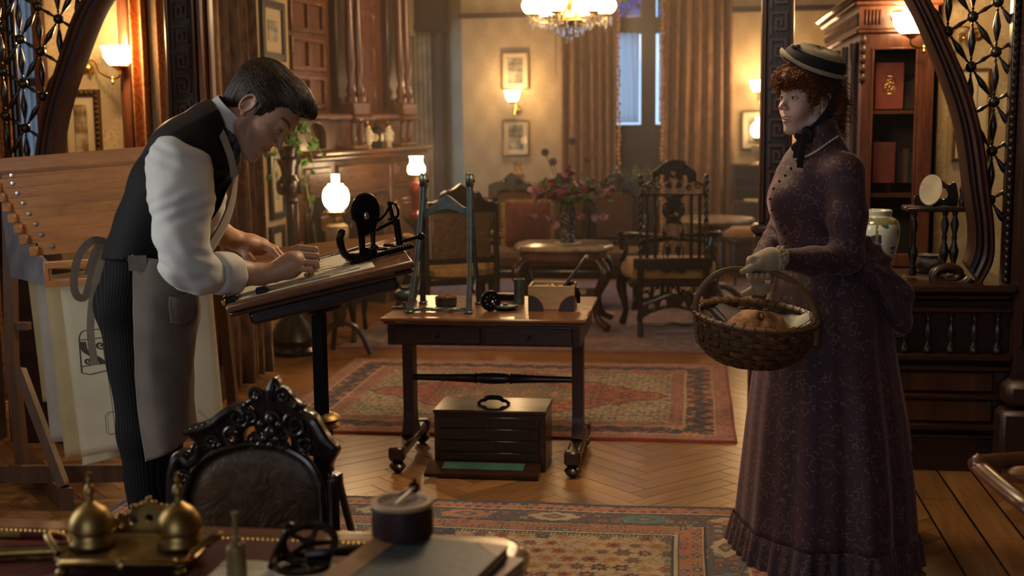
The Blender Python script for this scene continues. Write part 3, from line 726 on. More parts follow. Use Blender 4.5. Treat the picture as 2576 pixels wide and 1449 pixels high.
def paint2(X,Y):
    img=np.zeros(X.shape+(3,)); img[:]=CREAM*.8
    e=np.minimum(np.minimum(X-SX0,SX1-X),np.minimum(Y-SY0,SY1-Y)); tt=np.where((np.minimum(X-SX0,SX1-X)<np.minimum(Y-SY0,SY1-Y)),Y,X)
    cx,cy=(SX0+SX1)/2,(SY0+SY1)/2; ax,ay=np.abs(X-cx),np.abs(Y-cy)
    f=e>.33; motifs(img,f,ax,ay,.07,[NAVY*1.2,CREAM,PINK,RUSTC,GREY,OCH,TEAL],1,NAVY*1.5)
    md=f&(ax/.86+ay/.60+.035*np.sin(ax*40)<1.0); img[md]=RED*1.15
    motifs(img,md,ax,ay,.08,[DARK,SALM,NAVY,PINK,OCH,NAVY,SALM],5,SALM*.9)
    m2=f&(ax/.45+ay/.34<1); img[m2]=C(.22,.15,.075); motifs(img,m2,ax,ay,.06,[RED,CREAM,NAVY,TEAL,SALM],7,NAVY)
    ed=f&(np.abs(ax/.86+ay/.60+.035*np.sin(ax*40)-1.0)<.012); img[ed]=DARK
    g=(e>.25)&(e<.33); img[g]=PINK; motifs(img,g,tt,e-.29,.04,[RED,CREAM,NAVY,RUSTC],2)
    b=(e>.10)&(e<.25); img[b]=C(.016,.016,.03); motifs(img,b,tt,e-.175,.13,[DARK,SALM,RED*1.2,RUSTC,SALM],3,PINK)
    img[(e>.095)&(e<.106)]=CREAM*.8; img[(e>.244)&(e<.254)]=CREAM*.8
    g=(e>.02)&(e<.095); img[g]=PINK*.95; motifs(img,g,tt,e-.055,.035,[RUSTC,CREAM,OCH,RED],4)
    img[e<.02]=RED; return img
rug('persian_rug','red medallion persian rug with a navy border behind the small table',SX0,SX1,SY0,SY1,.007,np.linspace(SY0,SY1,264),paint2,.012,.0015)
TX0,TX1,TY0,TY1=-2.35,.83,7.93,11.4
def paint3(X,Y):
    img=np.zeros(X.shape+(3,)); img[:]=C(.17,.075,.07)
    e=np.minimum(np.minimum(X-TX0,TX1-X),np.minimum(Y-TY0,TY1-Y)); tt=np.where((np.minimum(X-TX0,TX1-X)<np.minimum(Y-TY0,TY1-Y)),Y,X)
    motifs(img,e>.3,X,Y,.14,[C(.3,.2,.17),C(.09,.05,.07),C(.22,.1,.09),C(.28,.15,.13),C(.2,.17,.16)],3,C(.26,.16,.13))
    b=(e>.06)&(e<.3); img[b]=C(.10,.05,.055); motifs(img,b,tt,e-.18,.12,[C(.05,.03,.04),C(.3,.2,.16),C(.2,.1,.09),C(.26,.14,.12)],5,C(.22,.12,.1))
    img[e<.06]=C(.16,.05,.04); return img
rug('carpet','dusty rose patterned carpet under the parlour chairs',TX0,TX1,TY0,TY1,.016,np.linspace(TY0,TY1,218),paint3,.012)
# ================================================================== furniture
# ---- trestle table with stretcher
tx0,tx1,ty0,ty1,tz=-1.31,-.435,5.08,5.77,.68
root=thing('trestle_table','small reddish wooden trestle table with two drawers and a turned stretcher','table',((tx0+tx1)/2,(ty0+ty1)/2,0))
MB().box(((tx0+tx1)/2,(ty0+ty1)/2,tz-.009),(tx1-tx0,ty1-ty0,.018),ch=.006).box(((tx0+tx1)/2,(ty0+ty1)/2,tz-.024),(tx1-tx0-.02,ty1-ty0-.02,.012),ch=.005).build('tabletop',TABW,root,world=True)
MB().box(((tx0+tx1)/2,(ty0+ty1)/2,tz-.075),(tx1-tx0-.05,ty1-ty0-.06,.092)).build('apron',MAHOG,root,world=True,smooth=False)
for sx in (-1,1):
    cx=(tx0+tx1)/2+sx*.195
    d=MB().box((cx,ty0+.027,tz-.076),(.37,.02,.07),ch=.003).build('drawer',MAHOG,root,world=True)
    MB().lathe([(.004,0),(.004,.008),(.009,.012),(.008,.02),(.002,.023)],12,frame(Vector((cx,ty0+.018,tz-.078)),V(1,0,0),V(0,0,1),V(0,-1,0))).build('knob',IRON,d,world=True)
    ux=(tx0+tx1)/2+sx*.38
    pl=[(-.075,0),(-.085,.02),(-.05,.06),(-.04,.12),(-.04,.42),(-.06,.47),(.06,.47),(.04,.42),(.04,.12),(.05,.06),(.085,.02),(.075,0)]
    MB().prism(pl,-.024,.024,TRS((ux,5.37,.1),PI/2)).build('upright',MAHOGZ,root,world=True)
    mb=MB().box((ux,5.355,.085),(.062,.56,.05),ch=.012); mb.box((ux,5.10,.085),(.07,.06,.062),ch=.01); mb.box((ux,5.60,.085),(.07,.06,.062),ch=.01)
    mb.build('foot_bar',MAHOG,root,world=True)
    for yy in (5.10,5.60):
        MB().lathe([(.016,.003),(.03,.016),(.038,.03),(.03,.04),(.022,.046),(.03,.056)],14,TRS((ux,yy,0))).build('bun_foot',EBON,root,world=True)
MB().lathe([(.014,-.36),(.017,-.2),(.022,-.085),(.026,-.08),(.02,-.07),(.024,-.05),(.026,0),(.024,.05),(.02,.07),(.026,.08),(.022,.085),(.017,.2),(.014,.36)],14,TRS(((tx0+tx1)/2,5.37,.365),0,PI/2)).build('stretcher',MAHOG,root,world=True)
# ---- tool chest on the floor under the table
bx0,bx1,by0,by1=-1.10,-.615,5.155,5.41
root=thing('tool_chest','dark wooden tool chest with a top handle and dropped front under the table','chest',((bx0+bx1)/2,5.28,0))
MB().box(((bx0+bx1)/2,(by0+by1)/2,.133),(bx1-bx0,by1-by0,.262),ch=.004).box(((bx0+bx1)/2,(by0+by1)/2,.26),(bx1-bx0+.008,by1-by0+.008,.018),ch=.004).build('body',MAHOG,root,world=True)
mb=MB()
for i in range(4): mb.box(((bx0+bx1)/2,by0-.004,.06+i*.052),(bx1-bx0-.05,.008,.048),ch=.002)
mb.build('drawer_front',EBON,root,world=True)
fl=MB().plate(((bx0+bx1)/2-.018,by0-.072,.026),(.245,0,0),(0,.06,.012),(0,-.0016,.008)).build('drop_front',MAHOG,root,world=True)
MB().plate(((bx0+bx1)/2-.018,by0-.060,.038),(.175,0,0),(0,.03,.006),(0,-.0004,.002)).build('felt',simple('green_felt',(.035,.11,.075),.95),fl,world=True)
MB().box(((bx0+bx1)/2-.018,by0-.128,.016),(.03,.004,.008)).build('lock_plate',BRASS,fl,world=True)
hx=(bx0+bx1)/2
MB().tube(smooth_path([(hx-.07,5.28,.27),(hx-.055,5.28,.283),(hx-.04,5.28,.286),(hx-.025,5.28,.297),(hx+.025,5.28,.297),(hx+.04,5.28,.286),(hx+.055,5.28,.283),(hx+.07,5.28,.27)],5),lerp_list([.008,.007,.009,.011,.011,.009,.007,.008],36),8).build('handle',IRON,root,world=True)
# ---- desk in front
dz=.75; DX0,DX1,DY0,DY1=-1.75,-.285,1.25,2.19
root=thing('writing_desk','wooden writing desk with a gilt-edged maroon leather top','desk',((DX0+DX1)/2,(DY0+DY1)/2,0))
cxd,cyd=(DX0+DX1)/2,(DY0+DY1)/2
def rrect(x0,x1,y0,y1,r,z,n=5):
    out=[]
    for cx,cy,a in ((x1-r,y1-r,0),(x0+r,y1-r,PI/2),(x0+r,y0+r,PI),(x1-r,y0+r,1.5*PI)):
        for i in range(n+1): out.append((cx+r*math.cos(a+PI/2*i/n),cy+r*math.sin(a+PI/2*i/n),z))
    return out
mb=MB(); mb.ring([rrect(DX0+i,DX1-i,DY0+i,DY1-i,.06,z) for i,z in ((.03,dz-.045),(.012,dz-.042),(.012,dz-.034),(.0,dz-.03),(0,dz-.014),(.008,dz-.008),(.016,dz-.001),(.02,dz))])
mb.build('desktop',TABW,root,world=True,ang=.5)
LEA=simple('maroon_leather',(.075,.012,.016),.42,0,.2,30,.12,300)
MB().box((cxd,cyd-.01,dz+.0005),(DX1-DX0-.22,DY1-DY0-.12,.003)).build('leather_top',LEA,root,world=True,smooth=False)
mb=MB()
yb=DY1-.085
for i in range(130):
    x=DX0+.125+i*.0095
    mb.tube([(x+.004*math.cos(t),yb+.003*math.sin(t),dz+.0024) for t in np.linspace(0,5.2,7)],.0009,4)
mb.box((cxd,yb+.0075,dz+.0022),(DX1-DX0-.26,.0022,.001)).box((cxd,yb-.0075,dz+.0022),(DX1-DX0-.26,.0022,.001))
stuff(mb.build('gilt_tooling',GILT,root,world=True))
for sx in (0,1):
    x=DX0+.25 if sx==0 else DX1-.25
    MB().box((x,cyd,.363),(.42,.8,.692),ch=.01).build('pedestal',MAHOGZ,root,world=True)
# ---- carved desk chair (traced at its own depth, facing the desk)
def cpx(cx,cy): return (400+cx/2.738, 920+cy/2.738)
CD=2.78; CO=W(643,1310,CD); SCL=CD/FPX*1.0
def cl(cx,cy):
    p=cpx(cx,cy); return ((p[0]-655)*SCL*1.04, (1320-p[1])*SCL)
base_z=CO.z; Mch=TRS((CO.x,CO.y,CO.z),YAW-.22)
root=thing('desk_chair','dark carved chair with pierced scroll crest and embossed leather back at the desk','chair',M=TRS((CO.x,CO.y,0),YAW-.22))
R2=[(885,38),(930,95),(1000,150),(1030,185),(1085,230),(1090,262),(1165,300),(1240,430),(1312,515),(1318,560),(1275,640),(1272,700),(1312,722),(1332,800),(1330,1500)]
L2=[(65,1500),(62,1000),(72,780),(110,640),(170,595),(235,600),(262,640),(290,620),(300,560),(270,515),(235,490),(212,455),(250,418),(330,395),(420,350),(500,285),(590,238),(655,236),(690,205),(740,180),(760,148),(820,125)]
outer=sm2([cl(*p) for p in L2+R2],4,True)
panel=[(235,1500),(228,1000),(245,880),(310,740),(450,625),(640,560),(790,548),(940,568),(1085,645),(1155,760),(1180,900),(1185,1500)]
pin=sm2([cl(*p) for p in panel],4,True)
holes=[[(545,420),(600,390),(610,440),(600,500),(560,520),(530,480)],[(420,480),(470,500),(480,540),(440,550),(425,520)],[(660,430),(720,395),(735,420),(690,470),(640,540),(640,500)],[(700,480),(735,450),(770,470),(780,520),(720,535)],
[(955,450),(990,470),(985,530),(930,540),(920,500)],[(1090,460),(1125,480),(1115,560),(1085,540)],[(1000,540),(1045,575),(1000,565)],[(255,560),(290,540),(300,590),(270,640),(250,620)],[(690,240),(730,260),(735,290),(700,270)],[(250,740),(285,735),(240,820),(235,780)],[(480,560),(520,550),(500,580),(470,585)]]
shape2d([outer,pin]+[sm2([cl(*p) for p in h],4,True) for h in holes],.035,.006,TRS((0,0,CO.z))).build('back_frame',EBON,root,ang=.8)
mb=MB()
def sc2(cx,cy,r,turns,a0,flip,rad=.006,yy=-.02):
    c=cl(cx,cy); k=r*SCL/2.738
    mb.tube([(c[0]+k*(1-t*.85)*math.cos(a0+flip*t*turns*2*PI),yy,CO.z+c[1]+k*(1-t*.85)*math.sin(a0+flip*t*turns*2*PI)) for t in np.linspace(0,1,34)],lerp_list([rad,rad*.9,rad*.7],34),7)
for a in ((760,165,55,1.4,0,1),(955,165,60,1.4,PI,-1),(640,330,85,1.6,1.2,-1),(1040,370,90,1.6,2.2,1),(580,470,70,1.5,1,1),(745,490,50,1.4,2,-1),(955,510,50,1.4,1,1),(430,520,55,1.4,0,1),(1100,500,55,1.4,0,-1),(205,780,60,1.5,0,1),(870,330,60,1.2,0,1),(720,330,50,1.2,2,-1)): sc2(*a)
def rl(pts,rad,yy=-.018,n=6): 
    pp=smooth_path([(cl(*p)[0],yy,CO.z+cl(*p)[1]) for p in pts],n); mb.tube(pp,lerp_list(rad if hasattr(rad,'__len__') else [rad,rad],len(pp)),8)
rl([(225,455),(330,430),(430,390),(510,325),(600,275),(660,290)],[.010,.011,.012,.011,.007]); rl([(1300,520),(1230,450),(1165,340),(1100,300)],[.008,.012,.012,.008])
rl([(110,1500),(105,900),(140,700),(190,640),(250,680),(310,640),(330,560)],[.013,.013,.012,.009]); rl([(1290,1500),(1292,820),(1270,740)],[.013,.013,.01])
rl([(205,1500),(200,1000),(215,880),(285,720),(435,598),(640,530),(790,520),(945,540),(1105,625),(1185,760),(1210,900),(1212,1500)],.009,-.016)
rl([(885,50),(870,120),(860,200)],[.004,.012,.01]); rl([(800,150),(850,140),(870,180)],.006); rl([(980,200),(1040,230),(1080,245)],[.006,.012,.005])
for i in range(8):
    c=cl(290+i*45,432-i*i*1.2-i*14); mb.ell((c[0],-.022,CO.z+c[1]),(.008,.006,.007),8,6)
for dx,dy,r in ((0,0,.016),(-.022,-.012,.012),(.022,-.012,.012),(0,-.03,.018),(-.015,-.045,.011),(.015,-.045,.011),(0,-.06,.012)):
    c=cl(865,330); mb.ell((c[0]+dx,-.02,CO.z+c[1]+dy),(r,.012,r),10,7)
mb.build('carving',EBON,root)
t=NT('embossed_leather'); v=t.coord(); em=t.vor(v,22,'Distance','SMOOTH_F1'); nz=t.noise(v,16,3,.5,2.2)
t.bs(Base_Color=t.ramp(nz,[(.3,(.045,.022,.008)),(.7,(.095,.05,.019))]),Roughness=.5); t.bump(t.math('ADD',em,nz),.55,.008); LEB=t.m
pm=[cl(*p) for p in panel]; sm=sm2(pm,4,True)
cxp=sum(p[0] for p in sm)/len(sm); czp=sum(p[1] for p in sm)/len(sm)
rings=[[(cxp+(x-cxp)*k,-.004-dy,CO.z+czp+(z-czp)*k) for x,z in sm] for k,dy in ((1.03,-.01),(1.0,.004),(.93,.012),(.6,.016),(.05,.018))]
MB().ring(rings,True,True).build('leather_back',LEB,root,ang=1.2)
MB().box((0,-.22,.45),(.5,.46,.09),ch=.03).build('seat',LEB,root)
for sx in (-1,1):
    MB().tube([(sx*.21,-.42,.017),(sx*.22,-.42,.2),(sx*.22,-.42,.42)],[.018,.02,.026],10).build('leg',EBON,root)
    MB().tube([(sx*.2,.05,.017),(sx*.2,.01,.25),(sx*.2,0,.5)],[.02,.022,.024],10).build('leg',EBON,root)
# ---- drafting table
D1,D2,D3=W(565,770,3.40),W(1040,655,3.485),W(990,597,4.18)
ux=(D2-D1).normalized(); uy=(D3-D2); uy=(uy-ux*uy.dot(ux)).normalized(); un=ux.cross(uy)
Lx=(D2-D1).length; Ly=(D3-D2).length
BM=frame(D1,ux,uy,un)              # board frame: x up the slope, y away, z normal, origin at the near low corner (top surface)
def B(x,y,z=0): return BM@Vector((x,y,z))
cen=B(Lx*.5,Ly*.5); root=thing('drafting_table','tilted wooden drafting table on an iron pedestal with a brass collar','drafting table',(cen.x,cen.y,0))
MB().box((Lx/2,Ly/2,-.011),(Lx,Ly,.022),BM,ch=.006).build('board',TABW,root,world=True)
MB().box((Lx/2,Ly/2,-.029),(Lx-.012,Ly-.012,.014),BM,ch=.005).box((Lx/2,Ly/2,-.058),(Lx*.80,Ly*.86,.046),BM,ch=.01).build('under_frame',MAHOG,root,world=True)
pc=W(806,930,3.78)
mb=MB().lathe([(.024,.58),(.024,.97)],8,TRS((pc.x,pc.y,0)))
mb.box((pc.x,pc.y,.78),(.03,.052,.44)); mb.build('pole',IRON,root,world=True)
MB().lathe([(.028,.56),(.05,.565),(.058,.575),(.05,.585),(.06,.595),(.05,.605),(.03,.612)],20,TRS((pc.x,pc.y,.0))).build('brass_collar',BRASS,root,world=True)
MB().lathe([(.04,.08),(.05,.12),(.036,.2),(.03,.4),(.034,.56)],14,TRS((pc.x,pc.y,0))).build('pedestal',IRON,root,world=True)
for k in range(3):
    a=k*2*PI/3+.5; MB().tube(smooth_path([(pc.x,pc.y,.12),(pc.x+.14*math.cos(a),pc.y+.14*math.sin(a),.09),(pc.x+.28*math.cos(a),pc.y+.28*math.sin(a),.036)],5),.018,8).build('foot',IRON,root,world=True)
MB().box((Lx*.48,Ly*.5,-.10),(.1,.14,.06),BM,ch=.01).build('tilt_bracket',IRON,root,world=True)
MB().box((-.004,Ly*.5,.004),(.012,Ly*.9,.02),BM,ch=.003).build('ledge',BRASS,root,world=True)
s0,s1,s2,s3=B(.06,Ly-.002,-.004),B(Lx,Ly-.002,-.004),W(990,588,4.32),W(636,630,4.34)
mb=MB(); dn=V(0,0,-.022); mb.add([tuple(p) for p in (s0,s1,s2,s3,s0+dn,s1+dn,s2+dn,s3+dn)],_BOXF); mb.build('rear_shelf',TABW,root,world=True,smooth=False)
# ---- chair arm that enters beside the pillar
a0,a1,a2,a3=W(2455,1163,2.9),W(2580,1155,3.0),W(2580,1270,2.62),W(2680,1150,3.1)
root=thing('armchair','wooden armchair with a leather arm pad standing in front of the dado','chair',(a1.x,a1.y,0))
MB().tube(smooth_path([a3,a1,a0+V(.02,0,.0),a0,a0+V(.01,-.03,-.01),a2,a2+V(.06,-.04,-.03)],6),.022,10,flat=.7).build('arm',REDW,root,world=True)
q=W(2580,1195,2.9); MB().ell(tuple(q),(.055,.04,.02),14,9).build('arm_pad',simple('tan_leather',(.25,.095,.045),.45),root,world=True)
for p in (a1+V(.1,.03,0),a2+V(.12,0,0)): MB().tube([(p.x,p.y,0),(p.x,p.y,.3),(p.x,p.y,p.z-.01)],[.02,.03,.018],10).build('leg',REDW,root,world=True)
MB().box((a1.x+.35,a1.y-.15,.42),(.55,.5,.09),ch=.03).build('seat',simple('tan_leather_seat',(.2,.08,.04),.5),root,world=True)
MB().box((a1.x+.62,a1.y-.1,.75),(.06,.5,.6),ch=.02).build('backrest',REDW,root,world=True)
# dark rounded table corner in the lowest corner of the picture
# ================================================================== back room
GLOSSGLASS=NT('picture_glass').bs(Base_Color=(.02,.02,.02),Roughness=.03,Alpha=.10,Specular_IOR_Level=.5).m
def print_mat(name,c1,c2,c3,sc=14):
    t=NT(name); v=t.coord(); n=t.noise(v,sc,5,.6,.6); n2=t.noise(t.coord(scale=(1,1,3)),sc*.5,2)
    t.bs(Base_Color=t.ramp(t.math('MULTIPLY_ADD',n2,.5,t.math('MULTIPLY',n,.6)),[(.42,c1),(.53,c2),(.66,c3)]),Roughness=.8); return t.m
MOUNT=simple('cream_mount',(.62,.52,.34),.8,0,.06)
PR1=print_mat('landscape_engraving',(.07,.07,.055),(.20,.18,.13),(.42,.36,.25)); PR2=print_mat('harbour_print',(.12,.13,.12),(.34,.33,.27),(.55,.5,.38)); PR3=print_mat('interior_print',(.05,.035,.02),(.28,.19,.09),(.55,.45,.3),9)
def framed(label,M,w,h,fw,mount,fmat,art,name='framed_print',carved=False,ax=0,az=0):
    """picture hung on a wall: local x along wall, y into wall, z up; centre at M"""
    root=thing(name,label,'picture',M=M)
    o=[(-w/2,-h/2),(w/2,-h/2),(w/2,h/2),(-w/2,h/2)]; i=[(x*(w-2*fw)/w,z*(h-2*fw)/h) for x,z in o]
    mb=shape2d([o,i],.03,.006)
    if carved:
        for k in range(int((w+h)*2/.03)):
            s=k*.03; per=[(w,0),(h,1),(w,2),(h,3)]; side=0
            while side<3 and s>per[side][0]: s-=per[side][0]; side+=1
            a=s-per[side][0]/2; x,z=[(a,-h/2+fw/2),(w/2-fw/2,a),(-a,h/2-fw/2),(-w/2+fw/2,-a)][side]
            mb.ell((x,-.016,z),(.012,.008,.012),6,5)
    mb.build('frame',fmat,root)
    MB().box((0,.006,0),(w-2*fw+.006,.006,h-2*fw+.006)).build('mount',MOUNT if mount>0 else art,root,smooth=False)
    if mount>0: MB().box((ax,.001,az),(w-2*fw-2*mount,.006,h-2*fw-2*mount)).build('print',art,root,smooth=False)
    MB().box((0,-.007,0),(w-2*fw,.002,h-2*fw)).build('glass',GLOSSGLASS,root,smooth=False)
    return root
def pic_on_y(px0,py0,px1,py1,Y):
    a,b=WY(px0,py0,Y),WY(px1,py1,Y); return TRS(((a.x+b.x)/2,Y,(a.z+b.z)/2)),abs(b.x-a.x),abs(b.z-a.z)
GOLDF=simple('thin_gold_frame',(.30,.19,.07),.35,.8); DKF=simple('dark_frame',(.05,.03,.02),.4)
M,w_,h_=pic_on_y(1262,132,1330,225,12.275); framed('framed engraving hung above the small bracket lamp on the pier',M,w_,h_,.014,.045,GOLDF,PR1)
M,w_,h_=pic_on_y(1264,300,1331,391,12.275); framed('framed engraving hung below the small bracket lamp on the pier',M,w_,h_,.014,.045,GOLDF,PR1)
M,w_,h_=pic_on_y(1866,279,1925,376,12.275); framed('framed print with a wide cream mount beside the curtain',M,w_,h_,.014,.05,DKF,PR1)
M,w_,h_=pic_on_y(148,226,262,440,6.735); framed('tall print in a carved dark frame under the scroll-arm lamp',M,w_,h_,.035,.05,simple('carved_dark_gilt',(.09,.055,.025),.4,.6),PR3,carved=True)
M,w_,h_=pic_on_y(2400,172,2482,402,6.985); framed('print with an oval mount in a narrow gilt frame behind the spindle fretwork',M,w_,h_,.012,.05,GILT,MOUNT)
def pic_on_x(px0,py0,px1,py1,X):
    a,b=WX(px0,py0,X),WX(px1,py1,X); return TRS((X,(a.y+b.y)/2,(a.z+b.z)/2),PI/2),abs(b.y-a.y),abs(a.z-b.z)
GREYF=simple('grey_black_frame',(.035,.034,.034),.35)
M,w_,h_=pic_on_x(655,-6,717,156,-2.785); framed('harbour print in a wide grey-black frame on the wall beside the fireplace',M,w_,h_,.05,.08,GREYF,PR2)
M,w_,h_=pic_on_x(676,385,719,545,-2.785); framed('sailing boat print in a black frame behind the plant stand',M,w_,h_,.045,.08,GREYF,PR2)
M,w_,h_=pic_on_x(680,572,719,700,-2.785); framed('pale print in a black frame, lowest on the wall behind the plant stand',M,w_,h_,.045,.1,GREYF,MOUNT)
# portiere along the inner jamb
o=curtain_mb(0,.50,0,.03,3.2,6.5,.05,nu=90,seed=21,flare=.06).build('portiere',BROWNV,ang=3); o.matrix_basis=TRS((-2.54,6.515,0),PI/2); solid(o,.006); tag(o,'heavy brown velvet door curtain hanging inside the key-pattern post','curtain')
# ---- chimney piece with tall overmantel
A0=V(-2.74,8.45,0); cu=V(.162,.987,0).normalized(); cn=V(-cu.y,cu.x,0)
CM=frame(A0,cu*.98,cn,UP)
root=thing('chimneypiece','tall carved mahogany chimneypiece with paired columns and panelled overmantel','fireplace',M=CM)
MB().box((.3,.18,.63),(.62,.36,1.26),ch=.01).box((1.98,.18,.63),(.6,.36,1.26),ch=.01).box((1.14,.2,1.08),(1.2,.32,.36),ch=.01).build('surround',REDW,root)
for x0,x1,z0,z1 in ((.08,.52,.95,1.18),(.64,1.62,.93,1.18),(1.76,2.2,.95,1.18),(.08,.52,.12,.86),(1.76,2.2,.12,.86)):
    MB().box(((x0+x1)/2,.0,(z0+z1)/2),(x1-x0,.03,z1-z0),ch=.012).box(((x0+x1)/2,-.012,(z0+z1)/2),(x1-x0-.08,.02,z1-z0-.08),ch=.008).build('panel',REDWX,root)
MB().box((1.14,.3,.45),(1.1,.12,.9)).build('firebox',simple('soot',(.006,.005,.005),.9),root,smooth=False)
tile=MB().box((0,0,0),(.098,.012,.098),ch=.003).mesh('tile',.5,False); tile.materials.append(simple('glazed_tile',(.10,.055,.03),.2,0,.5,9))
for i in range(9):
    for s in (0,1):
        o=bpy.data.objects.new('tile',tile); COL.objects.link(o); o.parent=root; o.location=(.665 if s==0 else 1.615,.03,.05+i*.1)
for i in range(9):
    o=bpy.data.objects.new('tile',tile); COL.objects.link(o); o.parent=root; o.location=(.74+i*.1,.03,.87)
MB().box((1.175,.12,1.275),(2.33,.52,.035),ch=.012).box((1.16,.13,1.24),(2.30,.46,.04),ch=.015).build('mantel_shelf',REDWX,root)
MB().box((1.13,.17,2.3),(2.26,.2,2.1)).build('overmantel_back',REDW,root,smooth=False)
def turned(h,r,M,n=14):
    return MB().lathe([(r*1.5,0),(r*1.5,h*.03),(r*.9,h*.04),(r*1.3,h*.07),(r*.7,h*.12),(r*1.15,h*.2),(r*1.25,h*.3),(r*.95,h*.5),(r*.75,h*.8),(r*.65,h*.88),(r*1.1,h*.9),(r*.7,h*.92),(r*1.3,h*.95),(r*1.5,h*.97),(r*1.5,h)],n,M)
for xc in (.87,1.86):
    MB().box((xc,.0,1.31),(.30,.22,.03),ch=.01).build('column_base',REDW,root)
    MB().box((xc,.0,1.53),(.34,.28,.04),ch=.012).box((xc,.0,1.6),(.30,.24,.1),ch=.01).build('column_block',REDW,root)
    for dx in (-.075,.075):
        turned(.19,.022,TRS((xc+dx,-.07,1.325))).build('small_column',REDW,root)
        turned(1.3,.030,TRS((xc+dx,-.06,1.65))).build('column',REDW,root)
    MB().box((xc,.06,2.2),(.30,.1,1.2),ch=.01).build('pilaster',MAHOGZ,root)
for x0,x1,dy in ((.05,.64,.0),(1.12,1.62,.02)):
    w2=(x1-x0); cx=(x0+x1)/2
    MB().box((cx,dy,1.54),(w2+.06,.26,.05),ch=.015).build('cornice',REDW,root)
    for i in range(5):
        z=1.72+i*.27
        o=[(x0+.02,z-.12),(x1-.02,z-.12),(x1-.02,z+.12),(x0+.02,z+.12)]
        hs=[[(x0+.06+k*(w2-.1)/2,z-.085),(x0+.06+k*(w2-.1)/2+(w2-.16)/2,z-.085),(x0+.06+k*(w2-.1)/2+(w2-.16)/2,z+.085),(x0+.06+k*(w2-.1)/2,z+.085)] for k in (0,1)]
        shape2d([o]+hs,.03,.006,TRS((0,dy+.06,0))).build('panel',REDWX,root)
# arched niche between shelf and cornice
hs=[(.2,1.31)]+[(.345+.145*math.cos(PI-a),1.40+.1*math.sin(a)) for a in np.linspace(0,PI,10)]+[(.49,1.31)]
shape2d([[(.03,1.295),(.66,1.295),(.66,1.52),(.03,1.52)],hs],.04,.005,TRS((0,.03,0))).build('niche_arch',REDW,root)
# clock and ornaments on the mantel
def on_m(x,y,z): return CM@Vector((x,y,z))
MBZ=1.2925
root=thing('mantel_clock','black mantel clock with a pale dial on the mantel shelf','clock',M=TRS(on_m(1.33,-.03,MBZ),0,0,0,.71))
MB().box((0,0,.03),(.17,.16,.06),ch=.01).box((0,0,.12),(.13,.13,.13),ch=.01).lathe([(.07,.18),(.075,.2),(.05,.23),(.015,.25),(.012,.28),(.0,.3)],14).build('case',IRON,root)
MB().lathe([(.045,0),(.045,.006)],20,frame(V(.066,-.0,.12),V(0,1,0),UP,V(1,0,0))).lathe([(.045,0),(.045,.006)],20,frame(V(0,-.066,.12),V(1,0,0),UP,V(0,-1,0))).build('dial',simple('enamel_dial',(.7,.62,.45),.3),root)
for x,l in ((1.14,'painted porcelain jar with gilt lid on the mantel near the plant'),(1.56,'painted porcelain jar with gilt lid on the mantel near the red lamp')):
    r_=thing('porcelain_jar',l,'jar',on_m(x,-.035,MBZ))
    MB().lathe([(.03,0),(.034,.008),(.02,.02),(.048,.07),(.052,.11),(.03,.15),(.028,.165)],16).build('body',print_mat('painted_porcelain_%d'%int(x*100),(.12,.10,.06),(.5,.42,.3),(.62,.56,.45),60),r_)
    MB().lathe([(.032,.165),(.03,.175),(.012,.19),(.008,.2),(.012,.21),(.001,.22)],14).build('lid',GILT,r_)
# ---- trailing plant on a carved stand
ps=Wz(744,888,0)
root=thing('plant_stand','tall carved dark column stand holding a trailing ivy','plant stand',(ps.x,ps.y,0))
MB().lathe([(.17,0.0),(.18,.03),(.15,.06),(.17,.10),(.12,.2),(.06,.26),(.045,.3)],20).build('base',EBON,root)
MB().lathe([(.045,.3),(.038,.34),(.035,.5),(.045,.62),(.03,.66),(.032,.98),(.05,1.0),(.04,1.02),(.065,1.08),(.075,1.13),(.05,1.17),(.06,1.22),(.075,1.25),(.08,1.27)],16).build('column',EBON,root)
for k in range(6):
    a=k*PI/3; MB().ell((.07*math.cos(a),.07*math.sin(a),1.09),(.022,.022,.05),8,7).build('carved_leaf',EBON,root)
LEAF=simple('ivy_leaf',(.07,.17,.035),.45,0,.4,20)
root=thing('ivy_plant','trailing green ivy on the carved column stand','plant',(ps.x,ps.y,1.27))
MB().lathe([(.05,0),(.075,.08),(.07,.085),(.02,.07)],14).build('pot',EBON,root)
lf=MB().add([(0,0,0),(.018,.002,.012),(.022,0,.03),(0,.006,.06),(-.022,0,.03),(-.018,.002,.012),(0,-.004,.028)],[(0,1,6),(1,2,6),(2,3,6),(3,4,6),(4,5,6),(5,0,6)]).mesh('leaf',3); lf.materials.append(LEAF)
rr=random.Random(5); vine=MB()
for k in range(14):
    a=rr.uniform(0,2*PI); L=rr.uniform(.12,.32); L*=.45 if math.cos(a)<-.1 else 1; up_=rr.uniform(.05,.28); pts=[]
    for i in range(7):
        s=i/6; pts.append(Vector((math.cos(a)*L*s,math.sin(a)*L*s,.08+up_*math.sin(s*2.2)-.22*s*s*(1 if k%3 else 1.8))))
    pts=[p if math.hypot(p.x,p.y)>.10 or p.z>.095 else Vector((p.x,p.y,.095)) for p in pts]
    vine.tube(pts,.003,5)
    for i in range(1,7):
        for q in range(2):
            o=bpy.data.objects.new('leaf',lf); COL.objects.link(o); o.parent=root; o.location=pts[i] if (math.hypot(pts[i].x,pts[i].y)>.13 or pts[i].z>.12) else Vector((math.cos(a)*.135,math.sin(a)*.135,pts[i].z)); o.rotation_euler=(rr.uniform(-1.2,1.6),rr.uniform(-.8,.8),rr.uniform(0,6.3)); s=rr.uniform(.7,1.25); o.scale=(s,s,s)
vine.build('vine',LEAF,root)
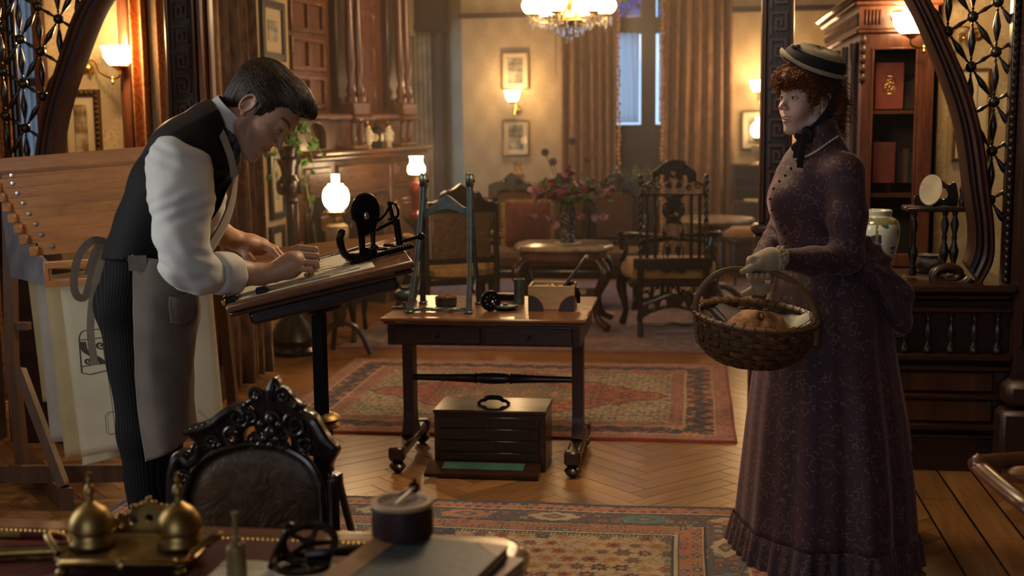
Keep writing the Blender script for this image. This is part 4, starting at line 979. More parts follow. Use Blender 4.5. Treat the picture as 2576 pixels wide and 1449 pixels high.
# ---- globe oil lamp on a small round table
LS=1.21; lp=W(846,530,7.9); TZ=lp.z-.25*LS
root=thing('side_table','small round dark table carrying the globe oil lamp','table',(lp.x,lp.y,0))
MB().lathe([(.20,TZ-.03),(.215,TZ-.02),(.215,TZ-.005),(.20,TZ)],28).build('tabletop',MAHOG,root)
MB().lathe([(.03,.2),(.05,.28),(.03,.36),(.045,.46),(.028,.6),(.05,TZ-.03)],14).build('stem',MAHOG,root)
for k in range(3):
    a=k*2*PI/3; MB().tube(smooth_path([(0,0,.24),(.12*math.cos(a),.12*math.sin(a),.18),(.2*math.cos(a),.2*math.sin(a),.02)],5),.018,8).build('foot',MAHOG,root)
oil_lamp=root=thing('oil_lamp','lit oil lamp with a white glass globe and chimney on the small round table','lamp',M=TRS((lp.x,lp.y,TZ),0,0,0,LS))
MB().lathe([(.07,0),(.06,.015),(.03,.03),(.03,.05),(.055,.08),(.062,.13),(.06,.17),(.04,.185)],18).build('font',simple('pale_stone_glass',(.34,.26,.16),.3),root)
MB().lathe([(.03,.185),(.034,.2),(.03,.215),(.045,.23),(.05,.245)],16).build('burner',BRASS,root)
gz=.25; lampE=emis('lit_lamp_globe',(1.0,.70,.38),16.0)
MB().lathe(sm2([(.034,gz),(.06,gz+.03),(.07,gz+.07),(.062,gz+.11),(.042,gz+.132),(.04,gz+.14)],5),28).build('globe_shade',lampE,root)
MB().lathe([(.021,gz+.13),(.021,gz+.19),(.018,gz+.19),(.018,gz+.13)],14).build('chimney',lampE,root)
pl=bpy.data.lights.new('oil_lamp_flame','POINT'); pl.energy=9; pl.color=WARM; pl.shadow_soft_size=.06
po=bpy.data.objects.new('oil_lamp_flame',pl); COL.objects.link(po); po.parent=root; po.location=(.13,-.05,gz+.2)
# ---- red vase lamp on a stand beyond the mantel
lp=W(1050,545,9.75)
root=thing('lamp_stand','slender dark pedestal carrying the red vase lamp','stand',(lp.x,lp.y,0)); zt=lp.z
MB().lathe([(.13,.0155),(.14,.03),(.05,.08),(.03,.2),(.04,zt*.5),(.025,zt-.12),(.1,zt-.03),(.11,zt-.012),(.105,zt)],18).build('pedestal',MAHOG,root)
root=thing('vase_lamp','lit lamp with a red glass vase base beyond the fireplace','lamp',(lp.x,lp.y,zt))
MB().lathe([(.06,0),(.065,.02),(.035,.05),(.045,.14),(.06,.22),(.05,.26),(.03,.28)],18).build('vase_base',simple('red_glass',(.26,.035,.02),.15),root)
MB().lathe([(.035,.28),(.03,.31),(.045,.33)],14).build('burner',GILT,root)
MB().lathe([(.06,.335),(.07,.36),(.068,.39),(.05,.42),(.048,.46),(.058,.47)],20).build('shade',lampE,root)
pl=bpy.data.lights.new('vase_lamp_flame','POINT'); pl.energy=6; pl.color=WARM; pl.shadow_soft_size=.05
po=bpy.data.objects.new('vase_lamp_flame',pl); COL.objects.link(po); po.parent=root; po.location=(.12,-.05,.5)
# ---- carved high-back armchair seen from behind
GOLDV=velvet('gold_velvet',(.20,.105,.03),(.33,.19,.06))
SQ=8.42/FPX
def q7(cx,cy): return ((1100+cx/2.994-1692)*SQ, (855-(380+cy/2.994))*SQ)
def twist(path0,path1,r,n=60,turns=9):
    a,b=Vector(path0),Vector(path1); rs=[]
    mb=MB()
    for i in range(n+1):
        t=i/n; c=a.lerp(b,t); rs.append([c+Vector((r*(1+.32*math.cos(2*(j*2*PI/10-t*turns*PI)))*math.cos(j*2*PI/10),r*(1+.32*math.cos(2*(j*2*PI/10-t*turns*PI)))*math.sin(j*2*PI/10),0)) for j in range(10)])
    return mb.ring(rs)
def highback(label,M,crest=True):
    root=thing('carved_armchair',label,'chair',M=M)
    cr=[(1540,345),(1535,300),(1545,262),(1600,232),(1604,170),(1640,142),(1680,112),(1715,85),(1770,72)]
    cr=sm2([q7(*p) for p in cr],4); cr=cr+[(-x,z) for x,z in cr[::-1]]
    hs=[[(1700,150),(1735,175),(1750,195),(1715,185)],[(1635,190),(1660,200),(1650,235),(1630,230)],[(1725,262),(1740,258),(1742,275),(1728,275)]]
    hs=[[q7(*p) for p in h] for h in hs]; hs=hs+[[(-x,z) for x,z in h] for h in hs]
    crm=shape2d([cr]+hs,.05,.012)
    for sx in (-1,1):
        for (cx,cy,r) in ((1700,110,26),(1625,205,22),(1590,275,30),(1720,225,24),(1660,290,26)):
            p=q7(cx,cy); crm.tube([(sx*(p[0]+r*SQ/3*(1-t*.8)*math.cos(t*9)),.024,p[1]+r*SQ/3*(1-t*.8)*math.sin(t*9)) for t in np.linspace(0,1,20)],.006,6)
    crm.ell((0,.02,q7(0,110)[1]),(.03,.02,.03),10,8)
    crm.build('crest_rail',EBON,root,ang=.8)
    xo=q7(1525,0)[0]
    for sx in (-1,1):
        zb=q7(0,840)[1]
        twist((sx*xo,0,zb),(sx*xo,0,q7(0,300)[1]),.014).build('twist_post',EBON,root)
        MB().lathe([(.016,0),(.016,.05),(.01,.06),(.02,.075),(.02,.09),(.012,.11),(.018,.125),(.002,.14)],12,TRS((sx*xo,0,q7(0,300)[1]-.03))).build('finial',EBON,root)
        for cx in (1575,1637): MB().box((sx*q7(cx,0)[0],0,(q7(0,345)[1]+zb)/2),(.022,.02,q7(0,345)[1]-zb),ch=.004).build('slat',EBON,root)
        tw=.02
        MB().box((sx*xo,0,zb-.04),(.045,.045,.09),ch=.006).build('post_block',EBON,root)
        lg=smooth_path([(sx*xo,.0,zb-.06),(sx*xo,0,.3),(sx*xo,.0,.12),(sx*xo,-.02,0)],5); MB().tube(lg,lerp_list([.022,.02,.017,.02],len(lg)),10).build('leg',EBON,root)
        lg=smooth_path([(sx*.30,.50,.40),(sx*.32,.54,.28),(sx*.29,.52,.12),(sx*.31,.56,.011)],6); MB().tube(lg,lerp_list([.04,.04,.02,.03],len(lg)),10).build('leg',EBON,root)
        ar=smooth_path([(sx*(xo+.005),.0,.66),(sx*.31,.2,.69),(sx*.325,.36,.66),(sx*.325,.42,.62),(sx*.325,.39,.57)],6); MB().tube(ar,lerp_list([.018,.02,.024,.03,.02],len(ar)),10).build('arm',EBON,root)
        sp=smooth_path([(sx*.32,.37,.65),(sx*.30,.33,.56),(sx*.325,.37,.48),(sx*.30,.42,.40)],6); MB().tube(sp,.018,8).build('arm_support',EBON,root)
    ol=[(1700,830),(1690,760),(1720,690),(1690,640),(1700,570),(1725,530),(1690,480),(1690,420),(1720,380),(1690,345)]
    ol=sm2([q7(*p) for p in ol],4); ol=ol+[(-x,z) for x,z in ol[::-1]]
    hs=[[(1720,740),(1745,725),(1750,770),(1730,800)],[(1705,620),(1720,640),(1712,655)],[(1712,535),(1730,520),(1735,560),(1715,570)],[(1735,480),(1768,465),(1768,490),(1745,495)],[(1700,415),(1715,420),(1710,445)]]
    hs=[[q7(*p) for p in h] for h in hs]; hs=hs+[[(-x,z) for x,z in h] for h in hs]
    shape2d([ol]+hs,.028,.006).build('splat',EBON,root,ang=.8)
    zr=q7(0,830)[1]
    rl=[(-.27,zr+.01),(.27,zr+.01),(.27,zr-.05),(.2,zr-.045),(.17,zr-.07),(.1,zr-.055),(.06,zr-.085),(0,zr-.075),(-.06,zr-.085),(-.1,zr-.055),(-.17,zr-.07),(-.2,zr-.045),(-.27,zr-.05)]
    shape2d([rl],.04,.006).build('lower_rail',EBON,root)
    mb=MB(); mb.ring([[(x*(1 if True else 1)*k,.03+ (y)*1.0,z) for x,y in ((-.27,0),(-.33,.3),(-.31,.55),(0,.6),(.31,.55),(.33,.3),(.27,0),(0,-.005))] for k,z in ((.96,.38),(1.0,.40),(1.02,.43),(1.0,.475),(.9,.495))]); mb.build('seat',GOLDV,root)
    MB().box((0,.28,.37),(.6,.56,.06),ch=.015).build('seat_frame',EBON,root)
    rl=[(-.24,.10),(-.16,.16),(0,.20),(.16,.16),(.24,.10),(.24,.17),(.2,.22),(.1,.27),(0,.30),(-.1,.27),(-.2,.22),(-.24,.17)]
    hs=[[(-.17,.19),(-.12,.2),(-.13,.23),(-.165,.225)],[(-.09,.205),(-.04,.22),(-.05,.26),(-.08,.25)]]; hs=hs+[[(-x,z) for x,z in h] for h in hs]
    shape2d([sm2(rl,3,True)]+hs,.03,.005,TRS((0,.0,0))).build('carved_stretcher',EBON,root)
    shape2d([sm2(rl,3,True)]+hs,.03,.005,TRS((0,.52,0))).build('carved_stretcher',EBON,root)
    MB().tube([(-.24,.01,.085),(-.08,.01,.075),(0,.01,.09),(.08,.01,.075),(.24,.01,.085)],.012,8).build('stretcher',EBON,root)
    mb=MB()
    for i in range(14): mb.tube([(-.23+i*.0355,.0,.345),(-.23+i*.0355,.0,.31)],.006,6)
    stuff(mb.build('seat_fringe',GOLDV,root))
    return root
hp=Wz(1692,852,0); highback('carved high-back armchair with barley-twist posts and gold seat, its back to the rug',TRS((hp.x,hp.y,.0155),YAW-.03))
# ---- lower armchair with a solid panel back
cp=Wz(1165,850,0)
root=thing('panel_armchair','dark panel-back armchair with gold velvet seat behind the iron frame','chair',(cp.x,cp.y,.0155),YAW+.30)
cr=sm2([(-.25,.86),(-.24,.93),(-.17,.945),(-.13,1.0),(-.06,1.02),(0,1.06)],4); cr=cr+[(-x,z) for x,z in cr[::-1]]
mb=shape2d([cr+[]],.045,.008)
for sx in (-1,1): 
    mb.tube([(sx*(.09+.03*(1-t*.8)*math.cos(t*9)),-.024,.97+.03*(1-t*.8)*math.sin(t*9)) for t in np.linspace(0,1,20)],.006,6); mb.lathe([(.012,.93),(.018,.95),(.018,.97),(.002,.985)],10,TRS((sx*.25,0,0)))
mb.build('crest_rail',EBON,root,ang=.8)
MB().box((0,0,.70),(.42,.03,.34),ch=.01).build('back_panel',LEB,root)
for sx in (-1,1):
    MB().tube([(sx*.25,-.02,0),(sx*.25,0,.4),(sx*.25,0,.92)],[.018,.022,.02],10).build('leg',EBON,root)
    lg=smooth_path([(sx*.27,.5,.4),(sx*.29,.53,.25),(sx*.26,.5,.1),(sx*.28,.54,.011)],5); MB().tube(lg,lerp_list([.03,.03,.018,.026],len(lg)),10).build('leg',EBON,root)
    ar=smooth_path([(sx*.25,0,.66),(sx*.3,.2,.67),(sx*.33,.42,.65),(sx*.34,.47,.6)],5); MB().tube(ar,.02,10).build('arm',EBON,root)
    MB().box((sx*.31,.26,.685),(.06,.2,.03),ch=.012).build('arm_pad',GOLDV,root)
    MB().tube(smooth_path([(sx*.33,.43,.63),(sx*.29,.39,.55),(sx*.33,.42,.48),(sx*.28,.45,.4)],5),.017,8).build('arm_support',EBON,root)
MB().box((0,.0,.53),(.5,.03,.05),ch=.008).box((0,.27,.385),(.56,.54,.06),ch=.015).build('seat_frame',EBON,root)
MB().ring([[(x*k,.27+y*k,z) for x,y in circ(0,0,.33,.3,20)] for k,z in ((.9,.4),(1,.42),(1,.46),(.9,.485),(.4,.5))]).build('seat',GOLDV,root)
# ---- marble-topped tea table
MARB=NT('grey_brown_marble'); v=MARB.coord(); MARB.bs(Base_Color=MARB.ramp(MARB.noise(v,7,6,.6,1.2),[(.35,(.16,.11,.075)),(.5,(.30,.22,.15)),(.65,(.38,.30,.22))]),Roughness=.22); MARB=MARB.m
tp=W(1418,612,9.05); TZ=.62; tp=Wz(1418,612,TZ)
root=thing('tea_table','low table with a shaped marble top and curved carved legs','table',(tp.x,tp.y,0),.02)
ol=[(.345*math.copysign(abs(math.cos(a))**.55,math.cos(a))*(1+.03*math.cos(8*a)),.30*math.copysign(abs(math.sin(a))**.55,math.sin(a))*(1+.03*math.cos(8*a))) for a in np.linspace(0,2*PI,48,endpoint=False)]
MB().ring([[(x*k,y*k,z) for x,y in ol] for k,z in ((.95,TZ-.04),(1.0,TZ-.034),(1.02,TZ-.024),(1.0,TZ-.012),(.985,TZ-.004),(.96,TZ))]).build('marble_top',MARB,root)
MB().ring([[(x*k,y*k,z) for x,y in ol] for k,z in ((.8,TZ-.12),(.88,TZ-.1),(.88,TZ-.04))]).build('apron',REDW,root)
for sx in (-1,1):
    for sy in (-1,1):
        lg=smooth_path([(sx*.26,sy*.2,TZ-.1),(sx*.31,sy*.24,.42),(sx*.24,sy*.19,.24),(sx*.26,sy*.2,.1),(sx*.33,sy*.26,.047)],6)
        MB().tube(lg,lerp_list([.035,.045,.025,.025,.03],len(lg)),10).build('leg',MAHOG,root)
MB().box((0,0,.26),(.5,.38,.025),ch=.008).build('shelf',REDWX,root)
# magazine on its shelf
o=MB().box((tp.x+.05,tp.y-.05,.280),(.24,.17,.015),TRS((0,0,0))).build('folded_paper',simple('shelf_paper',(.45,.38,.26),.8)); tag(o,'folded papers lying on the lower shelf of the tea table','paper')
# doily, vase and bouquet
o=MB().lathe([(.10,0),(.105,.002),(.1,.004)],28,TRS((tp.x+.03,tp.y,TZ+.001))).build('doily',simple('white_lace_mat',(.6,.56,.48),.9)); tag(o,'round white lace mat under the flower vase','mat')
vz=TZ+.006; vx,vy=tp.x+.03,tp.y
t=NT('mottled_silver'); v=t.coord(); t.bs(Base_Color=t.ramp(t.vor(v,55,'Distance'),[(.2,(.012,.011,.011)),(.55,(.07,.065,.06)),(.75,(.25,.23,.2))]),Roughness=.35,Metallic=.5); t.bump(t.vor(v,55,'Distance'),.6,.01)
vase=MB().lathe([(.05,0),(.058,.01),(.05,.03),(.056,.1),(.06,.2),(.072,.255),(.066,.255),(.052,.2),(.04,.05)],24,TRS((vx,vy,vz))).build('flower_vase',t.m); tag(vase,'dark embossed silver vase of flowers on the marble table','vase')
root=thing('bouquet','loose bouquet of purple and pink flowers with globe alliums in the silver vase','flowers',(vx,vy,vz+.2))
STEM=simple('stem_green',(.09,.13,.05),.6); rr=random.Random(8)
pet=MB()
for k in range(5):
    a=k*2*PI/5; pet.ell((.010*math.cos(a),.010*math.sin(a),.004),(.010,.010,.004),7,5)
pet.ell((0,0,.006),.005,6,5); fcols=[simple('plum_petal',(.15,.045,.075),.7),simple('mauve_petal',(.30,.13,.17),.7),simple('red_petal',(.30,.06,.05),.7),simple('pink_petal',(.42,.22,.24),.7)]
fme=[]
for c_ in fcols: m_=pet.mesh('blossom',3); m_.materials.append(c_); fme.append(m_)
st=MB()
for k in range(95):
    a=rr.uniform(0,2*PI); sp_=rr.random()**.6; L=.32*sp_; h=.12+.17*rr.random()*(1.25-sp_)
    tip=Vector((math.cos(a)*L,math.sin(a)*L*.7,h)); 
    if k%9==0: tip=Vector((math.cos(a)*.27,math.sin(a)*.2,-.05*rr.random()))
    hr=max(math.hypot(tip.x,tip.y),1e-4); dx_,dy_=tip.x/hr,tip.y/hr; rq=min(.04,hr*.3)
    st.tube([(0,0,-.14),(dx_*rq*.6,dy_*rq*.6,-.02),(dx_*rq,dy_*rq,.062)]+[tuple(p) for p in smooth_path([(dx_*rq*1.25,dy_*rq*1.25,.085),(tip.x*.6,tip.y*.6,max(tip.z*.8,.115)),tip],4)],.0022,4)
    for q in range(2+k%2):
        o=bpy.data.objects.new('blossom',fme[rr.choice((0,0,0,1,1,2,3))]); COL.objects.link(o); o.parent=root; o.location=tip+Vector((rr.uniform(-.03,.03),rr.uniform(-.03,.03),rr.uniform(-.03,.02))); o.rotation_euler=(rr.uniform(-1.2,1.2),rr.uniform(-1.2,1.2),0); s=rr.uniform(.8,1.9); o.scale=(s,s,s)
for px_,py_ in ((1371,383),(1440,355),(1476,402),(1391,407)):
    p=W(px_,py_,depth((vx,vy,0))); tip=p-Vector((vx,vy,vz+.2)); st.tube(smooth_path([(0,0,-.14),(tip.x*.12,tip.y*.12,.06),(tip.x*.5,tip.y*.5,tip.z*.55),tip],5),.003,5)
    al=MB(); 
    for i in range(70):
        z=1-2*(i+.5)/70; r_=math.sqrt(1-z*z); th=i*2.4; d=Vector((r_*math.cos(th),r_*math.sin(th),z)); al.tube([tip,tip+d*.026],.0016,3); al.ell(tuple(tip+d*.027),.0036,5,4)
    al.build('allium',simple('allium_%d'%px_,(.20,.14,.15),.8),root)
st.build('stem',STEM,root)
lf2=MB().add([(0,0,0),(.014,.003,.03),(.012,0,.06),(0,.006,.09),(-.012,0,.06),(-.014,.003,.03),(0,-.003,.05)],[(0,1,6),(1,2,6),(2,3,6),(3,4,6),(4,5,6),(5,0,6)]).mesh('leaf',3); lf2.materials.append(simple('bouquet_leaf',(.08,.20,.05),.5,0,.4,20))
for k in range(90):
    a=rr.uniform(0,2*PI); L=.3*rr.random()**.5; right=.14 if k<40 else 0
    o=bpy.data.objects.new('leaf',lf2); COL.objects.link(o); o.parent=root; o.location=(math.cos(a)*L+right,math.sin(a)*L*.7,.08+.16*rr.random()); o.rotation_euler=(rr.uniform(-1.5,1.5),rr.uniform(-1.5,1.5),rr.uniform(0,6)); s=rr.uniform(.5,1.1); o.scale=(s,s,s)
# ---- settee with three panel backs
se=W(1420,640,10.3)
root=thing('settee','dark framed settee with panelled upholstered back behind the tea table','settee',(se.x,se.y,.0155),.0)
UPH=velvet('dark_plum_upholstery',(.045,.02,.014),(.08,.036,.024))
for i,x in enumerate((-.42,0.0,.42)):
    MB().box((x,0,.70),(.36,.07,.42),ch=.03).build('back_panel',UPH,root)
    o=sm2([(-.21,.42),(-.21,.9),(-.19,.96),(-.1,.99),(0,1.06),(.1,.99),(.19,.96),(.21,.9),(.21,.42)],3); o=[(a+x,b) for a,b in o]
    hh=[(x-.165,.5),(x+.165,.5),(x+.165,.85),(x+.1,.9),(x,.92),(x-.1,.9),(x-.165,.85)]
    mb=shape2d([o,hh],.06,.01,TRS((0,-.02,0)))
    for sx in (-1,1): mb.tube([(x+sx*(.05+.03*(1-t*.8)*math.cos(t*9)),-.055,.98+.02*(1-t*.8)*math.sin(t*9)) for t in np.linspace(0,1,20)],.008,6)
    mb.build('back_frame',EBON,root,ang=.8)
MB().box((0,-.3,.38),(1.3,.62,.14),ch=.04).build('seat',UPH,root)
MB().box((0,-.3,.28),(1.34,.64,.07),ch=.015).build('seat_rail',EBON,root)
for sx in (-1,1):
    for yy in (-.56,-.03): MB().tube([(sx*.62,yy,0),(sx*.62,yy,.15),(sx*.64,yy,.28)],[.018,.03,.035],10).build('leg',EBON,root)
    MB().tube(smooth_path([(sx*.64,0,.68),(sx*.68,-.25,.7),(sx*.68,-.5,.64),(sx*.66,-.52,.4)],5),.025,10).build('arm',EBON,root)
cc=W(1328,565,9.86)
def pillow(M,w,h,d,n=14):
    def fn(sg):
        def f(u,v):
            x=(u-.5)*2; z=(v-.5)*2; e=(1-abs(x)**2.6)*(1-abs(z)**2.6); return (x*w/2*(1-.06*(1-abs(z))**0*abs(z)),sg*d/2*max(e,0)**.45,z*h/2)
        return f
    mb=MB(); mb.grid(fn(1),n,n,M); mb.grid(fn(-1),n,n,M); return mb
root=thing('fringed_cushion','dark red cushion with a gold fringe leaning on the settee','cushion',M=TRS(cc,.1,0,-.25))
pillow(None,.36,.36,.14).build('cover',velvet('red_velvet',(.055,.008,.006),(.095,.015,.011)),root,ang=3)
mb=MB()
for i in range(120):
    s=i/120*4; side=int(s); a=(s-side)*.36-.18; x,z,dx,dz_=[(a,-.18,0,-1),(.18,a,1,0),(-a,.18,0,1),(-.18,-a,-1,0)][side]
    mb.tube([(x,0,z),(x+dx*.03+rr.uniform(-.005,.005),rr.uniform(-.008,.008),z+dz_*.03+rr.uniform(-.01,.005))],.006,5)
stuff(mb.build('fringe',GOLDV,root))
# ---- round pedestal table and gold chair by the far wall
rp=Wz(1790,548,.73)
root=thing('round_table','round polished table on a carved pedestal by the curtain','table',(rp.x,rp.y,0))
MB().lathe([(.30,.69),(.33,.70),(.335,.715),(.32,.73)],36).build('tabletop',MARB,root)
MB().lathe([(.1,.12),(.06,.2),(.09,.32),(.05,.42),(.06,.6),(.2,.69)],16).build('pedestal',MAHOG,root)
for k in range(4):
    a=k*PI/2+.4; MB().tube(smooth_path([(0,0,.2),(.15*math.cos(a),.15*math.sin(a),.17),(.3*math.cos(a),.3*math.sin(a),.042)],5),.025,8).build('foot',MAHOG,root)
gp=Wz(1880,714,0)
root=thing('side_chair','small chair with a gold upholstered seat by the round table','chair',(gp.x,gp.y,.0155),.3)
MB().box((0,0,.45),(.42,.42,.1),ch=.035).build('seat',velvet('gold_brown_velvet',(.22,.10,.03),(.34,.17,.055)),root)
MB().box((0,0,.385),(.42,.42,.05),ch=.01).build('seat_rail',EBON,root)
for sx in (-1,1):
    for sy in (-1,1): MB().tube([(sx*.18,sy*.18,0),(sx*.18,sy*.18,.2),(sx*.18,sy*.18,.38)],[.012,.018,.022],8).build('leg',EBON,root)
MB().tube(smooth_path([(.2,-.17,.4),(.21,-.17,.8),(.2,0,.86),(.21,.17,.8),(.2,.17,.4)],5),.018,8).build('back_frame',EBON,root)
# ---- side table with a gilt painted vase
sp_=Wz(1262,492,.86)
root=thing('console_table','dark console table under the framed prints','table',(sp_.x,sp_.y,0))
MB().box((0,0,.845),(.5,.34,.03),ch=.008).build('tabletop',REDWX,root); MB().box((0,0,.79),(.44,.28,.08),ch=.006).build('apron',MAHOG,root)
for sx in (-1,1):
    for sy in (-1,1): MB().lathe([(.012,.0155),(.02,.05),(.014,.12),(.02,.4),(.014,.5),(.022,.75)],10,TRS((sx*.2,sy*.12,0))).build('leg',MAHOG,root)
vp=sp_+V(.14,0,0)
vs=MB().lathe([(.045,0),(.05,.01),(.035,.03),(.065,.1),(.07,.15),(.04,.2),(.03,.25),(.045,.29),(.04,.29),(.02,.25)],18,TRS((vp.x,vp.y,.861))).build('painted_vase',print_mat('gilt_painted_vase',(.10,.045,.02),(.33,.19,.08),(.5,.34,.17),30)); tag(vs,'slender orange and gilt painted vase on the console table','vase')
# ---- fern in the window bay, small secretary desk by the wall
fp=W(1603,470,11.95)
root=thing('fern','feathery green fern in a dark pot in the window bay','plant',(fp.x,fp.y,0))
MB().lathe([(.15,0),(.16,.03),(.05,.08),(.04,.6),(.13,fp.z-.12),(.14,fp.z-.02),(.12,fp.z-.02),(.1,fp.z-.08)],16).build('pot_stand',EBON,root)
frm=simple('fern_green',(.10,.15,.05),.6)
for k in range(26):
    a=rr.uniform(0,2*PI); L=rr.uniform(.1,.26); h=rr.uniform(.08,.24); mb=MB()
    P=[Vector((math.cos(a)*L*s,math.sin(a)*L*s,fp.z-.03+h*math.sin(s*2.3))) for s in np.linspace(0,1,9)]; mb.tube(P,.002,4)
    side=Vector((-math.sin(a),math.cos(a),0))
    for i in range(1,9):
        for sg in (-1,1): mb.add([P[i],P[i]+side*sg*.03*(1.1-i/9)+V(0,0,.006),P[i]+side*sg*.02*(1.1-i/9)+(P[i]-P[i-1])*.7],[(0,1,2)])
    mb.build('frond',frm,root,smooth=False)
dp=WY(1892,480,12.1)
root=thing('writing_bureau','small dark writing bureau with open pigeonholes against the end wall','bureau',(dp.x+.05,12.05,0))
MB().box((0,0,.36),(.5,.4,.72),ch=.01).box((0,.1,.88),(.5,.2,.36),ch=.01).build('body',MAHOGZ,root)
for i in range(3): MB().box((0,-.01,.78+i*.11),(.42,.03,.09)).build('pigeonhole',IRON,root,smooth=False)
bl=WY(1907,345,12.15); dup(oil_lamp,TRS((bl.x,12.15,1.062)),'lit oil lamp with a white glass globe on the writing bureau before the framed print')
o=MB().box((dp.x+.02,11.95,.727),(.2,.14,.012),None).build('paper_sheets',simple('writing_paper',(.5,.44,.32),.8)); tag(o,'pale papers lying on the writing bureau','paper')
# ---- small carved chair near the fireplace
sc_=Wz(905,850,0)
root=thing('parlour_chair','small dark carved chair with a studded seat near the fireplace','chair',(sc_.x,sc_.y,.0155),.9)
MB().box((0,0,.42),(.42,.42,.07),ch=.025).build('seat',simple('pale_tapestry',(.22,.16,.10),.9,0,.5,30),root); MB().box((0,0,.37),(.43,.43,.05),ch=.01).build('seat_rail',EBON,root)
mb=MB()
for i in range(12):
    for s,c_ in ((0,(-.2+i*.036,-.217)),(1,(-.2+i*.036,.217)),(2,(-.217,-.2+i*.036)),(3,(.217,-.2+i*.036))): mb.ell((c_[0],c_[1],.385),.006,6,4)
stuff(mb.build('nail_heads',BRASS,root))
for sx in (-1,1):
    for sy in (-1,1):
        lg=smooth_path([(sx*.18,sy*.18,.36),(sx*.21,sy*.21,.27),(sx*.17,sy*.17,.1),(sx*.2,sy*.2,.009)],5); MB().tube(lg,lerp_list([.03,.03,.014,.02],len(lg)),8).build('leg',EBON,root)
    MB().tube([(sx*.18,.2,.38),(sx*.19,.24,.7),(sx*.2,.27,.95)],.018,8).build('back_post',EBON,root)
shape2d([sm2([(-.2,.6),(-.2,.92),(-.1,.98),(0,1.03),(.1,.98),(.2,.92),(.2,.6)],3,True),circ(-.08,.8,.05,.08),circ(.08,.8,.05,.08)],.03,.006,TRS((0,.25,0))).build('back_splat',EBON,root,ang=.8)
# ================================================================== things on the trestle table
TT=.6805
# iron A-frame stand
YF=5.36
root=thing('iron_frame','grey-green cast iron A-frame stand with pulley tops on the trestle table','machine frame',(WY(1115,780,YF).x,YF,TT))
def fx(px): return WY(px,600,YF).x
xt0,xt1=fx(1069),fx(1184); zt=WY(1100,455,YF).z
for s,(xt,xb) in enumerate(((xt0,fx(1044)),(xt1,fx(1190)))):
    mb=MB()
    for sy in (-1,1):
        pa=smooth_path([(xt,YF+sy*.012,zt),(xt+(xb-xt)*.25,YF+sy*.03,zt-.17),(xt+(xb-xt)*.6,YF+sy*.07,TT+.2),(xb,YF+sy*.135,TT+.012)],8)
        mb.tube(pa,lerp_list([.011,.010,.011,.014],len(pa)),6,flat=.6,up=(1,0,0))
        for off in (-.007,.007): mb.tube([p+V(off,-sy*.002 if sy>0 else -.008,0) for p in pa],.0035,5)
        mb.box((xb,YF+sy*.135,TT+.006),(.034,.05,.012),ch=.004)
    # inner openwork
    pa=smooth_path([(xt+(xb-xt)*.3,YF,zt-.19),(xt+(xb-xt)*.55,YF-.03,zt-.27),(xt+(xb-xt)*.8,YF-.05,TT+.14),(xt+(xb-xt)*.9,YF,TT+.07),(xt+(xb-xt)*.8,YF+.05,TT+.14),(xt+(xb-xt)*.55,YF+.03,zt-.27)],8,True); mb.tube(pa,.0055,6,loop=True)
    mb.tube([(xt+(xb-xt)*.15,YF-.02,zt-.1),(xt+(xb-xt)*.3,YF,zt-.19),(xt+(xb-xt)*.15,YF+.02,zt-.1)],.005,6)
    mb.build('side_frame',STEEL,root,world=True)
    p=MB().lathe([(.034,-.013),(.036,-.008),(.031,0),(.036,.008),(.034,.013),(.028,.014)],24,frame(V(xt,YF,zt),V(0,1,0),V(0,0,1),V(1,0,0))).build('pulley',STEEL,root,world=True)
    MB().lathe([(.025,0),(.025,.003)],20,frame(V(xt+.0135,YF,zt),V(0,1,0),V(0,0,1),V(1,0,0))).build('hub_face',SILVER,p,world=True)
    MB().lathe([(.006,0),(.006,.006)],12,frame(V(xt+.0165,YF,zt),V(0,1,0),V(0,0,1),V(1,0,0))).build('axle_end',IRON,p,world=True)
z0=WY(1130,520,YF).z
ar=[(xt0,z0-.01),(xt0+.03,z0+.0),(xt0+.075,z0+.035),((xt0+xt1)/2,z0+.05),(xt1-.075,z0+.035),(xt1-.03,z0),(xt1,z0-.01),(xt1,z0-.055),(xt1-.03,z0-.035),((xt0+xt1)/2,z0-.012),(xt0+.03,z0-.035),(xt0,z0-.055)]
shape2d([sm2(ar,4,True)],.02,.004,TRS((0,YF,0))).build('arched_crossbar',STEEL,root,world=False).matrix_basis=wm(root).inverted()
mb=MB(); xa,xb_=fx(1046),fx(1190)
for i in range(3):
    c=xa+(xb_-xa)*(i+.5)/3; r=(xb_-xa)/6+.008
    mb.tube([(c+r*math.cos(a),YF-.10+.03*math.sin(a),TT+.01) for a in np.linspace(0,2*PI,24,endpoint=False)],.005,6,loop=True,flat=.7)
mb.build('base_tracery',STEEL,root,world=True)
def cup(name,label,cat,p,prof,mat,n=20,sx=1): 
    o=MB().lathe(prof,n,TRS(p)).build(name,mat); return tag(o,label,cat)
# tin pan with corks
pp=Wz(1118,772,TT)
root=thing('tin_pan','round grey tin pan under the iron frame','pan',(pp.x,pp.y+.04,TT))
MB().lathe([(.044,0),(.048,.004),(.05,.038),(.051,.04),(.047,.04),(.045,.008),(.002,.006)],24).build('pan_body',STEEL,root)
rr=random.Random(2)
for i in range(5):
    o=MB().ell((0,0,0),(.017,.015,.013),10,7).build('cork_ball',simple('cork_%d'%i,(.24,.11,.045),.85,0,.5,60,.6,80)); a=i*1.25; o.location=(pp.x+.024*math.cos(a),pp.y+.04+.024*math.sin(a),TT+.036+.004*(i%2)); tag(o,'small brown cork lump heaped in the tin pan','cork','cork lumps in the tin pan')
